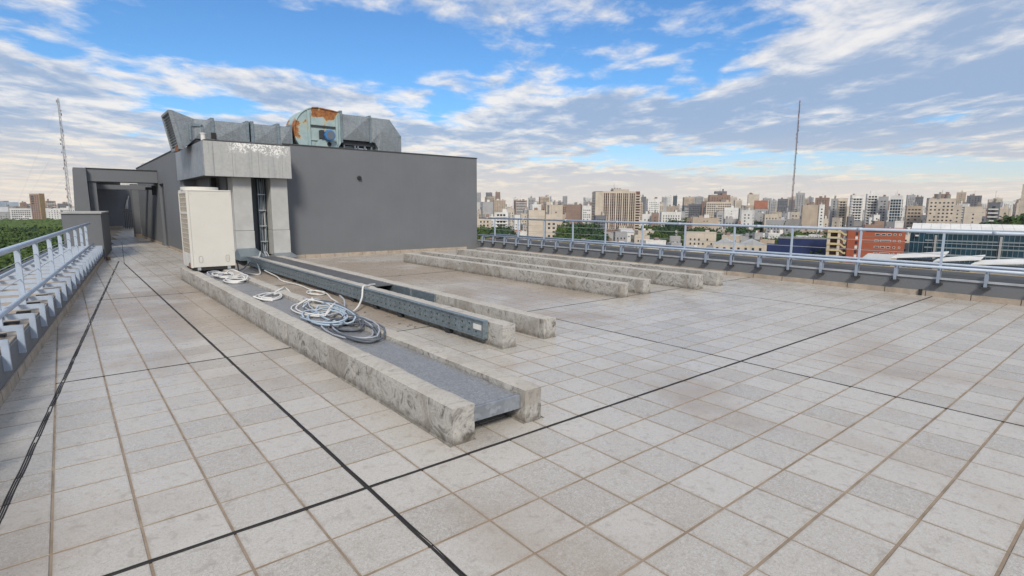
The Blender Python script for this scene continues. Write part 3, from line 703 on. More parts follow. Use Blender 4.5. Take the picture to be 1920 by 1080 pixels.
cab(smoothp([(3.9, 14.6, .84), (4.6, 13.6, .5), (5.0, 12.0, .07), (5.1, 10.2, .06)]), MCG, .045, PILE)
MB().tube([(4.95, 9.25, .06), (4.98, 9.05, .06)], .08, 8).build('plug', MCK, PILE)
C2 = root('cable_coil', 'small coil of white cable on the grey tray lid, halfway along the nearest beam', 'cables', (3.2, 17, .62), 'coiled cables')
cab(loops(3.2, 16.9, .66, .50, .75, 2.3, 12, zfun=tz, lift=.03), MCW, .038, C2)
cab(smoothp([(2.72, 16.4, .68), (3.0, 17.0, .70), (3.6, 17.6, .72), (4.0, 17.9, .82), (4.3, 18.3, .80), (4.5, 18.0, .5)]), MCW, .038, C2)
cab(smoothp([(2.45, 16.5, .80), (2.7, 16.1, .70), (3.0, 15.7, .67)]), MCW, .038, C2)
C1 = root('cable_coil', 'thick white cable coil on the tray right in front of the white unit', 'cables', (3.3, 24, .62), 'coiled cables')
cab(loops(3.3, 23.4, .66, .45, .95, 3.2, 14, zfun=tz, lift=.05), MCW, .042, C1)
cab(loops(3.25, 25.8, .66, .42, 1.2, 3.2, 15, zfun=tz, lift=.05), MCW, .042, C1)
cab(loops(3.0, 26.8, .66, .35, 1.1, 2.2, 16, zfun=tz, lift=.05), MCG, .04, C1)
cab(smoothp([(3.5, 26.6, .72), (4.0, 27.4, .84), (4.5, 26.9, .6), (4.9, 25.4, .3), (5.2, 23.5, .08)]), MCW, .04, C1)
C3 = root('loose_cable', 'pale cable running over the tiles from the riser to the heap, with one flat loop', 'cables', (7, 22, .05))
cab(smoothp([(8.6, 38.8, .95), (8.0, 36.6, .92), (7.25, 34.5, .60), (6.9, 32.8, .25), (6.4, 30.8, .06), (5.9, 31.6, .06), (5.6, 33.0, .06)]), MCW, .055, C3)
cab(smoothp([(6.9, 31.5, .22), (6.85, 28.5, .10), (6.6, 26.6, .05), (6.8, 24.0, .05), (6.7, 21.8, .05), (6.9, 20.2, .05), (6.5, 18.4, .05), (6.15, 16.6, .06), (5.3, 15.2, .07), (4.6, 14.6, .5), (4.1, 14.2, .86)]), MCW, .045, C3)
cab(loops(6.55, 20.6, .05, .42, .8, 1.6, 21, lift=.03), MCW, .042, C3)
C4 = root('loose_cable', 'single white cable looping from the heap up over the beam with the perforated channel', 'cables', (6.5, 15, .4))
cab(smoothp([(3.9, 11.6, .90), (4.5, 12.6, .84), (5.0, 13.4, .5), (5.6, 14.0, .12), (6.2, 14.6, .16), (6.7, 15.2, .48), (7.05, 15.8, .90), (7.5, 16.2, .84), (7.82, 16.8, .80), (8.3, 17.2, .74)]), MCW, .045, C4)
cab(smoothp([(6.1, 16.6, .06), (5.9, 15.9, .16), (5.75, 15.0, .10), (6.2, 16.0, .3), (6.3, 16.8, .42)]), MCG, .045, C4)
DB = root('debris', 'small scraps of broken mortar lying on the tiles beside the channelled beam', 'debris', (6.6, 15, 0))
for k in range(9):
    x, y = 6.55+rnd.uniform(-.35, .4), 13+rnd.uniform(-3, 3.5); s_ = rnd.uniform(.03, .08)
    MB().hexa([(x-s_, y-s_, .002), (x+s_, y-s_*.6, .002), (x+s_*.8, y+s_, .002), (x-s_*.7, y+s_*.8, .002)], [(x-s_*.6, y-s_*.5, s_*.8), (x+s_*.5, y-s_*.4, s_), (x+s_*.4, y+s_*.5, s_*.7), (x-s_*.5, y+s_*.5, s_*.9)]).build('scrap', MC, DB)

# ------------------------------------------------------------------ the white condensing unit
AC = root('condenser_unit', 'tall cream air conditioning unit with brown side grilles standing across two beams', 'air conditioner', (3.3, 29.6, .8))
x0, x1, y0, y1, zb, zt = 2.12, 4.47, 28.45, 31.1, .98, 5.42
MB().box(x0+.04, x1-.04, y0+.04, y1-.04, zb+.2, zt-.05).build('core', MAF, AC)
MB().box(x0+.12, x1, y0, y0+.035, zb, zt).build('front_panel', MAC, AC, bevel=.012)
MB().box(x1-.035, x1, y0+.04, y1, zb, zt).build('side_panel', MAC, AC)
MB().box(x0, x1, y0-.02, y1, zt+.002, zt+.08).build('top_panel', MAC, AC, bevel=.015)
MB().box(x0-.015, x0+.11, y0-.01, y0+.12, zb-.02, zt).build('corner_post', MAC, AC, bevel=.01)
MB().box(x0-.015, x0+.03, y1-.14, y1, zb, zt).build('corner_post', MAC, AC, bevel=.01)
for z in (zt-.12, 4.10): MB().box(x0-.012, x0+.03, y0+.12, y1-.14, z, z+.13).build('grille_frame', MAC, AC)
MB().box(x0-.01, x0+.035, y0+.12, y1-.14, zb, 1.78).build('lower_panel', MWH, AC, bevel=.01)
for k in range(3): MB().box(x0-.01, x0+.0, y0+.12, y1-.14, 4.50+.27*k, 4.53+.27*k).build('grille_bar', MAC, AC)
for k in range(7): MB().box(x0-.01, x0+.0, y0+.12, y1-.14, 2.08+.29*k, 2.11+.29*k).build('grille_bar', MAC, AC)
mb = MB()
for k in range(12): mb.box(x0-.008, x0-.001, y0+.25+.19*k, y0+.262+.19*k, 1.8, 5.3)
stuff(mb.build('grille_wire', MAC, AC))
for zz in (1.9, 5.25):
    for xx in (2.32, 3.3, 4.38): MB().tube([(xx, y0-.001, zz), (xx, y0-.012, zz)], .022, 6).build('screw', MTR, AC)
for k_, (xx, m_) in enumerate(((4.0, MCK), (4.15, MTR))):
    MB().tube([(4.45, 30.2+.2*k_, 1.4), (4.75, 30.2+.2*k_, 1.35), (5.0, 30.4, .9), (5.3, 31.5, .3), (6.2, 34.0, .2), (7.4, 36.6, .5)], .05, 7).build('refrigerant_pipe', m_, AC, smooth=True)
for a, b in ((x0+.3, y0+.15), (x1-.45, y0+.15), (x0+.3, y1-.35), (x1-.45, y1-.35)): MB().box(a, a+.18, b-.12, b+.1, .80, zb+.0).build('foot', MTR, AC)
MB().box(x0+.15, x1-.03, y0+.05, y1-.05, .79, .97).build('base_frame', MBK, AC)
MB().tube([(3.05, 29.75, zt+.082), (3.05, 29.75, zt+.26)], 1.0, 28).build('fan_ring', MAC, AC)
MB().tube([(3.05, 29.75, zt+.262), (3.05, 29.75, zt+.28)], .85, 24).build('fan_grille', MDK, AC)
for xx in (2.62, 4.05):
    pts = [(xx+.10*math.cos(t)*(1), y0-.012, 1.45+.20*math.copysign(abs(math.sin(t))**.5, math.sin(t))) for t in [i*math.pi/12 for i in range(24)]]
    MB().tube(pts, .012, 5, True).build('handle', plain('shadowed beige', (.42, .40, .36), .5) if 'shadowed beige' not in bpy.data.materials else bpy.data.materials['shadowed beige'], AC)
    MB().box(xx-.05, xx+.05, y0-.012, y0-.002, 1.36, 1.53).build('handle_recess', MWH, AC)
MB().tube([(x0-.02, y0+.35, .98), (x0-.05, y0+.35, 1.1), (x0-.02, y0+.35, 1.25)], .06, 6).build('pipe_stub', MRB, AC)

# ------------------------------------------------------------------ extraction fan and ducts on the roof
y0, y1 = 43.1, 45.6
def crease_box(mb, x0, x1, z0, z1, d=.10):     # sheet panel with a cross-broken face toward the deck
    c = ((x0+x1)/2, y0-d, (z0+z1)/2)
    mb.add([(x0, y0, z0), (x1, y0, z0), (x1, y0, z1), (x0, y0, z1), c, (x0, y1, z0), (x1, y1, z0), (x1, y1, z1), (x0, y1, z1)],
           [(0, 1, 4), (1, 2, 4), (2, 3, 4), (3, 0, 4), (5, 8, 7, 6), (0, 5, 6, 1), (3, 2, 7, 8), (0, 3, 8, 5), (1, 6, 7, 2)])
    return mb
DL = root('air_duct', 'long rectangular galvanised duct with louvred hood on the block roof, left of the rusty fan', 'duct', (9, 44, RZ))
for a, b in ((5.3, 6.55), (6.75, 9.25), (9.75, 11.7), (11.9, 12.9)): crease_box(MB(), a, b, 9.95, 11.42+.01*a, .11).build('duct_section', MGD, DL)
for a, b in ((6.52, 6.78), (9.2, 9.42), (9.55, 9.8), (11.67, 11.93), (12.85, 12.98)):
    MB().box(a, b, y0-.08, y1+.08, 9.9, 11.62+.01*a).build('flange', MGC, DL, bevel=.02)
MB().box(6.5, 6.85, y0-.12, y0-.0, 10.0, 10.5).build('hatch', MBK, DL)
for x in (6.0, 9.0, 12.3): MB().box(x, x+.2, y0, y1, RZ, 9.93).build('support', MDK, DL)
yh0, yh1 = 42.9, 46.6
MB().hexa([(4.40, yh0, 9.02), (5.35, y0, 9.95), (5.35, y1, 9.95), (4.40, yh1, 9.02)], [(3.85, yh0, 11.95), (5.35, y0, 11.47), (5.35, y1, 11.47), (3.85, yh1, 11.95)]).build('hood', MGD, DL)
def hv(t): return 4.40-.55*t, 9.02+2.93*t
for a, b in ((0, .05), (.95, 1.0)):
    (xa, za), (xb, zb_) = hv(a), hv(b)
    MB().hexa([(xa-.28, yh0-.05, za), (xa+.02, yh0-.05, za), (xa+.02, yh1+.05, za), (xa-.28, yh1+.05, za)], [(xb-.28, yh0-.05, zb_), (xb+.02, yh0-.05, zb_), (xb+.02, yh1+.05, zb_), (xb-.28, yh1+.05, zb_)]).build('hood_frame', MGD, DL)
for ya, yb in ((yh0-.05, yh0+.12), (yh1-.12, yh1+.05)):
    (xa, za), (xb, zb_) = hv(.05), hv(.95)
    MB().hexa([(xa-.28, ya, za), (xa+.02, ya, za), (xa+.02, yb, za), (xa-.28, yb, za)], [(xb-.28, ya, zb_), (xb+.02, ya, zb_), (xb+.02, yb, zb_), (xb-.28, yb, zb_)]).build('hood_frame', MGD, DL)
for k in range(13):
    x, z = hv(.08+.067*k)
    MB().hexa([(x-.20, yh0+.14, z-.05), (x-.02, yh0+.14, z+.10), (x-.02, yh1-.14, z+.10), (x-.20, yh1-.14, z-.05)], [(x-.20, yh0+.14, z-.02), (x-.02, yh0+.14, z+.13), (x-.02, yh1-.14, z+.13), (x-.20, yh1-.14, z-.02)]).build('louvre', MTR, DL)
MB().box(4.9, 5.05, y0-.2, y0-.02, 9.8, 11.0).build('brace', MGC, DL); MB().box(5.15, 5.9, y0-.14, y0-.04, 10.9, 11.1).build('brace', MGC, DL)
MB().box(5.8, 5.95, y0-.14, y0-.04, 9.8, 11.0).build('brace', MGC, DL)
MB().box(4.0, 4.25, 43.5, 44, 8.9, 9.3).build('bracket', MRB, DL)
MB().box(4.9, 6.2, 43.2, 46, 9.53, 9.94).build('support', MDK, DL)

FN = root('extractor_fan', 'pale blue centrifugal fan with rust patches and bright blue motor on the block roof', 'fan', (15.3, 44, RZ))
cx, cz = 15.35, 11.15
out = [(17.45, 13.28), (16.6, 13.36)]
for k in range(23):
    t = rad(90)+k*rad(240)/22; R_ = 2.15+.18*math.cos(t-rad(90)); out.append((cx+R_*math.cos(t)*1.0, cz+R_*math.sin(t)))
out += [(17.45, 10.6)]
MB().extr_y(out, y0, y1+.1).build('scroll_casing', MSC, FN)
# rolled edge angle round the near side plate
MB().tube([(p[0], y0-.02, p[1]) for p in out], .07, 6, True).build('rim', MSC, FN)
for a, b in ((14.35, 14.58), (16.95, 17.15)): MB().box(a, b, y0-.16, y0-.01, RZ, 13.15).build('stiffener', MSC, FN)
for a, b in ((14.6, 16.93),): 
    MB().box(a, b, y0-.12, y0-.01, 11.78, 11.92).build('stiffener', MDK, FN); MB().box(a, b, y0-.10, y0-.01, 10.55, 10.68).build('stiffener', MSC, FN)
MB().box(17.4, 17.62, y0-.12, y1+.12, 10.55, 13.45).build('outlet_flange', MGC, FN)
MB().tube([(16.05, y0-.15, 11.0), (16.05, y0-.95, 11.0), (16.05, y0-1.1, 11.0)], .46, 20).build('motor', MBL, FN)
MB().tube([(16.05, y0-1.102, 11.0), (16.05, y0-1.16, 11.0)], .36, 18).build('motor_cowl', plain('grey cowl', (.12, .14, .17), .5), FN)
for k in range(10):
    t = k*math.pi/5; x_, z_ = 16.05+.47*math.cos(t), 11+.47*math.sin(t)
    MB().tube([(x_, y0-.3, z_), (x_, y0-.9, z_)], .035, 4).build('motor_fin', MBL, FN)
MB().box(15.35, 15.62, y0-.7, y0-.1, 10.7, 11.45).build('terminal_box', MDK, FN)
MB().extr_y([(15.9+1.0*math.cos(k*math.pi/14), 9.84+.95*math.sin(k*math.pi/14)) for k in range(15)], y0-.55, y0-.2).build('pulley_guard', MSC, FN)
MB().tube([(16.1, y0-.552, 10.25), (16.1, y0-.60, 10.25)], .20, 14).build('guard_opening', MBK, FN)
MB().box(13.6, 17.4, y0-.1, y1, RZ, 9.93).build('base_frame', MDK, FN)

DR = root('air_duct', 'cross-creased galvanised duct bending down into the roof, right of the rusty fan', 'duct', (20.5, 44, RZ))
crease_box(MB(), 17.63, 20.35, 10.85, 13.17, .2).build('duct_section', MGD, DR)
MB().box(20.33, 20.5, y0-.1, y1+.1, 10.75, 13.3).build('flange', MGC, DR)
el = [(20.51, 10.85), (20.51, 13.15), (22.5, 13.15), (23.75, 11.62), (23.75, 9.85), (21.2, 9.85), (21.2, 10.3), (20.9, 10.8)]
mbx = MB(); n = len(el); cc_ = (21.5, y0-.2, 11.9)
vs = [(x, y0, z) for x, z in el]+[(x, y1, z) for x, z in el]+[cc_]
mbx.add(vs, [(i, (i+1) % n, 2*n) for i in range(n)]+[tuple(range(2*n-1, n-1, -1))]+[(i, n+i, n+(i+1) % n, (i+1) % n) for i in range(n)])
mbx.build('elbow', MGD, DR)
for a, b in (((22.5, 13.15), (21.2, 10.3)), ((23.75, 11.62), (21.5, 11.0))):
    MB().tube([(a[0], y0-.02, a[1]), (b[0], y0-.02, b[1])], .035, 5).build('seam', MGC, DR)
MB().box(20.9, 24.4, y0-.15, y1+.1, RZ, 9.98).build('curb', MGD, DR); MB().box(23.9, 25.2, y0+.2, y1, RZ, 9.9).build('curb', MCP, DR)
MB().box(17.7, 20.9, y0+.3, y1, 10.4, 10.8).build('under_frame', MDK, DR)
for x in (17.8, 18.9, 19.2, 19.9, 20.6): MB().box(x, x+.14, y0+.3, y0+.5, RZ, 10.4).build('leg', MGC, DR)
MB().box(17.8, 19.0, y0+.6, y1, RZ, 10.35).build('plinth', MGD, DR)
MB().tube([(26.2, 60, RZ), (26.2, 60, RZ+1.3)], .03, 4).build('aerial', MTR, DR)

# ================================================================== the city below (in metres; street level 32 m under the deck)
GM = -32.0
ground = struct(MB(1).prism([(9000*math.cos(t*math.pi/24), 9000*math.sin(t*math.pi/24)) for t in range(48)], GM-1.0, GM).build('city_ground', None or bpy.data.materials.new('tmp')))
def ground_material():
    g = G('streets, yards and low roofs'); v = g.vor(.045); n = g.noise(.02, 6, .65)
    c = g.ramp(g.xyz(v)[0], (0.0, (.13, .12, .11)), (1.0, (.30, .28, .25)), (.35, (.07, .085, .05)), (.6, (.20, .17, .145)))
    c = g.mix(g.ss(n, .5, .6), c, (.055, .07, .035)); g.set('Base Color', c); g.set('Roughness', .9); return g.m
ground.data.materials[0] = ground_material()
def facade(name, col, v=.14):
    g = G(name)
    n = g.noise(.12, 5, .65); s_ = g.noise(1.0, 5, .65, 0, g.map((.55, .55, .04)))
    c = g.ramp(n, (.3, tuple(x*(1-v) for x in col)), (.7, tuple(min(1, x*(1+v)) for x in col)))
    c = g.mix(g.math('MULTIPLY', g.ss(s_, .52, .74), .45), c, tuple(x*.55 for x in col))
    g.set('Base Color', c); g.set('Roughness', .85); return g.m
FCOL = dict(cream=(.52, .455, .375), white=(.66, .65, .625), grey=(.34, .34, .345), tan=(.42, .345, .27), brown=(.25, .175, .14), dark=(.145, .15, .165), blue=(.30, .38, .47))
FM = {k: facade(k+' rendered facade', v) for k, v in FCOL.items()}
MWIN = plain('dark window glass', (.035, .042, .055), .15, 0, .5, .4)
MWB = plain('reddish brown shutters', (.12, .05, .038), .6, 0, .4, .5)
MRF = facade('flat roof felt', (.20, .19, .18)); MRT = facade('red clay roof', (.26, .10, .06)); MZN = facade('zinc roof sheet', (.42, .43, .44), .1); MTK = facade('concrete tank', (.24, .225, .21))
MGL = plain('blue green curtain glass', (.012, .045, .07), .2, 0, .5, .15); MSP = plain('pale spandrel', (.22, .27, .29), .4)
MRED = facade('brick red render', (.33, .085, .04), .10); MNV = facade('navy sheet cladding', (.012, .025, .095), .2)
def wins(mb, w, d, h, fw, fh, gx, gz, z0=1.2, proud=.06, sides=(0, 1, 2, 3), top=1.2, skipf=0.0, q=None):
    for s_ in sides:
        W, D = (w, d) if s_ in (0, 2) else (d, w)
        nx = max(1, int((W-1.0)/gx)); nz = max(1, int((h-top-z0)/gz)); ox = -(nx-1)*gx/2
        for i in range(nx):
            for k in range(nz):
                if q and q.random() < skipf: continue
                x = ox+i*gx; z = z0+k*gz+.6; a, b = x-fw/2, x+fw/2; y = -D/2
                P4 = [(a, y-proud, z), (b, y-proud, z), (b, y-proud, z+fh), (a, y-proud, z+fh)]; Q4 = [(p_[0], y+.02, p_[2]) for p_ in P4]
                R_ = Matrix.Rotation(s_*math.pi/2, 3, 'Z')
                mb.add([R_ @ Vector(p_) for p_ in P4+Q4], [(0, 1, 2, 3), (0, 4, 5, 1), (3, 2, 6, 7), (0, 3, 7, 4), (1, 5, 6, 2)])
    return mb
bcount = {}
def block(x, y, w, d, h, rot, style, col, label, group=None, cat='building', name='building'):
    seed = int(abs(x*13+y*7)) % 9973; q = random.Random(seed)
    names = {'house': 'house', 'gable': 'house', 'blank': 'building', 'stripe': 'tower_block', 'balc': 'apartment_block', 'win': 'apartment_block', 'glass': 'office_block', 'split': 'tower_block'}
    r = root(names[style], label, 'house' if style in ('house', 'gable') else cat, (x, y, GM), group, 1); r.rotation_euler = (0, 0, rot)
    B = lambda mb, n, m, **k: mb.build(n, m, r, local=True, **k)
    m = FM[col]
    if style == 'stripe':
        B(MB(1).box(-w/2+.6, w/2-.6, -d/2+.6, d/2-.6, 0, h-1), 'core', MWB)
        B(MB(1).box(-w/2, -w/2+w*.17, -d/2, d/2, 0, h-1.5), 'wall', m); 
        n = 15; xs = -w/2+w*.17; xe = w/2-w*.115; st = (xe-xs)/n; mb = MB(1)
        for i in range(n+1):
            xx = xs+i*st; ww = st*(.30 if i % 3 else .62)
            B(MB(1).box(xx-ww/2, xx+ww/2, -d/2-.5, -d/2+.8, 0, h-2+(1.5 if 4 < i < 12 else 0)), 'pier', m)
        B(MB(1).box(xs-.3, xe+.3, -d/2-.45, d/2, h-3.2, h-1.0), 'parapet', m); B(MB(1).box(xs+w*.25, xe-w*.12, -d/4, d/2, h-1, h+1.6), 'roof_storey', m)
        sm = MB(1)
        for k in range(int(h/3)):
            sm.box(xs, xe, -d/2+.2, -d/2+.7, k*3+2.2, k*3+2.75)
        stuff(B(sm, 'spandrel', FM['brown']))
        g_ = MB(1)
        for i in range(n):
            for k in range(int(h/3)-1): g_.box(xs+(i+.25)*st, xs+(i+.75)*st, -d/2+.45, -d/2+.62, k*3+.4, k*3+2.1)
        stuff(B(g_, 'window', MWIN))
        for k in range(int(h/3)-1): B(MB(1).box(xe+.3, w/2+.9, -d/2-1.3, d/2, k*3+2.6, k*3+3.7), 'balcony', m)
        B(MB(1).box(xe+.2, xe+.6, -d/2-1.4, -d/2, 0, h-2), 'fin_wall', m)
        for i in range(4): B(MB(1).box(-w*.1+i*3, -w*.1+i*3+1.5, 0, 2, h+1.6, h+2.6+q.random()*1.5), 'tank', MTK)
        B(MB(1).tube([(-w*.05, 0, h+1.6), (-w*.05, 0, h+9)], .12, 4), 'aerial', MDK)
        stuff(B(wins(MB(1), w, d, h, 1.2, 1.4, 2.8, 3, sides=(1, 3)), 'window', MWIN)); return r
    if style == 'split':
        B(MB(1).box(-w/2, w/2, -d/2, d/2, 0, h), 'wall', FM['brown']); B(MB(1).box(w/2+.01, w/2+.5, -d/2-.3, d/2, 0, h+.5), 'end_wall', facade('ochre render', (.50, .33, .15)))
        B(MB(1).box(-w/2-.3, w/2+.5, -d/2-.3, d/2+.3, h+.5, h+1.3), 'parapet', FM['cream'])
        for k in range(4): B(MB(1).box(-w*.3, -w*.1, -d/2-.25, -d/2, h-5-k*4, h-3-k*4), 'window', MWIN)
        stuff(B(wins(MB(1), w, d, h, 1.4, 1.5, 3.4, 3.1, sides=(0,)), 'window', MWIN)); return r
    if style == 'gable':
        hh = h*.72 if h > 8 else h*.6
        B(MB(1).box(-w/2, w/2, -d/2, d/2, 0, hh), 'wall', m)
        rf = q.choice([MRT, MZN, MRF, MZN]) if col != 'blue' else FM['blue']
        B(MB(1).add([(-w/2-.4, -d/2-.5, hh), (w/2+.4, -d/2-.5, hh), (w/2+.4, d/2+.5, hh), (-w/2-.4, d/2+.5, hh), (-w/2-.4, 0, h), (w/2+.4, 0, h)], [(0, 1, 5, 4), (2, 3, 4, 5), (0, 4, 3), (1, 2, 5), (0, 3, 2, 1)]), 'roof', rf)
        stuff(B(wins(MB(1), w, d, hh, 1.3, 1.3, 3.2, 3.0, top=.8, skipf=.25, q=q), 'window', MWIN)); return r
    B(MB(1).box(-w/2, w/2, -d/2, d/2, 0, h-.35), 'wall', m)
    # parapet ring and roof surface
    t = .3
    B(MB(1).box(-w/2-.05, w/2+.05, -d/2-.05, -d/2+t, h-.345, h+.35).box(-w/2-.05, w/2+.05, d/2-t, d/2+.05, h-.345, h+.35).box(-w/2-.05, -w/2+t, -d/2+t+.01, d/2-t-.01, h-.345, h+.35).box(w/2-t, w/2+.05, -d/2+t+.01, d/2-t-.01, h-.345, h+.35), 'parapet', m)
    B(MB(1).box(-w/2+t, w/2-t, -d/2+t, d/2-t, h-.345, h-.1), 'roof', q.choice([MRF, MRF, MRT, MZN]))
    for i in range(q.choice([1, 2, 2, 3]) if style != 'house' else q.choice([0, 1, 1])):
        a = q.uniform(-w*.35, w*.25); b = q.uniform(-d*.3, d*.2); s1 = q.uniform(.10, .24)*w; z_ = q.uniform(1.5, 4.2) if h > 14 else q.uniform(1.0, 2.4)
        if q.random() < .3: B(MB(1).tube([(a, b, h-.1), (a, b, h+z_)], min(s1*.5, 2.2), 10), 'tank', MTK)
        else: B(MB(1).box(a, a+s1, b, b+s1*.8, h-.1, h+z_), 'stair_head', q.choice([m, m, MTK, FM['brown'], FM['white']]))
    if h > 25 and q.random() < .35: B(MB(1).tube([(0, 0, h), (0, 0, h+q.uniform(5, 10))], .10, 4), 'aerial', MDK)
    if style == 'balc':
        for k in range(max(1, int(h/3.1)-1)):
            B(MB(1).box(-w*.44, w*.44, -d/2-1.2, -d/2, 2.6+k*3.1, 3.7+k*3.1), 'balcony', FM['white'] if col in ('dark', 'brown') else m)
        stuff(B(wins(MB(1), w*.9, d, h, 2.2, 1.9, 3.0, 3.1, z0=3.2, top=.6, proud=.06, sides=(0,)), 'window', MWIN))
        stuff(B(wins(MB(1), w, d, h, 1.2, 1.3, 3.2, 3.1, sides=(1, 3), skipf=.2, q=q), 'window', MWIN))
    elif style == 'win':
        gx = q.choice([2.6, 3.0, 3.6]); fw = q.choice([1.1, 1.4, 1.8]); fh = q.choice([1.3, 1.5, 1.7])
        if cat != 'building': pass
        stuff(B(wins(MB(1), w, d, h, fw, fh, gx, 3.1, skipf=.06, q=q), 'window', MWIN))
        if w > 12:
            for k in range(3, int(h/3.1), 4): B(MB(1).box(-w/2-.15, w/2+.15, -d/2-.15, d/2+.15, .9+k*3.1, 1.15+k*3.1), 'cornice', m)
    elif style == 'house':
        stuff(B(wins(MB(1), w, d, h, 1.1, 1.5, 2.9, 3.1, z0=.6, top=.6, skipf=.15, q=q), 'window', MWIN))
    elif style == 'blank':
        stuff(B(wins(MB(1), w, d, h, 1.2, 1.4, 3.0, 3.1, sides=(1, 3), skipf=.15, q=q), 'window', MWIN))
        for k in range(int(h/4.5)): B(MB(1).box(-w/2-.03, w/2+.03, -d/2-.04, -d/2, 4.4+k*4.5, 4.52+k*4.5), 'joint_band', FM['grey'] if col != 'grey' else FM['tan'])
        if q.random() < .6: stuff(B(wins(MB(1), w*.35, d, h, 1.0, 1.1, 3.0, 3.1, sides=(0,), z0=4), 'window', MWIN))
    elif style == 'glass':
        stuff(B(wins(MB(1), w, d, h, 2.1, 2.4, 2.5, 3.1, proud=.08), 'window', MGL))
    return r
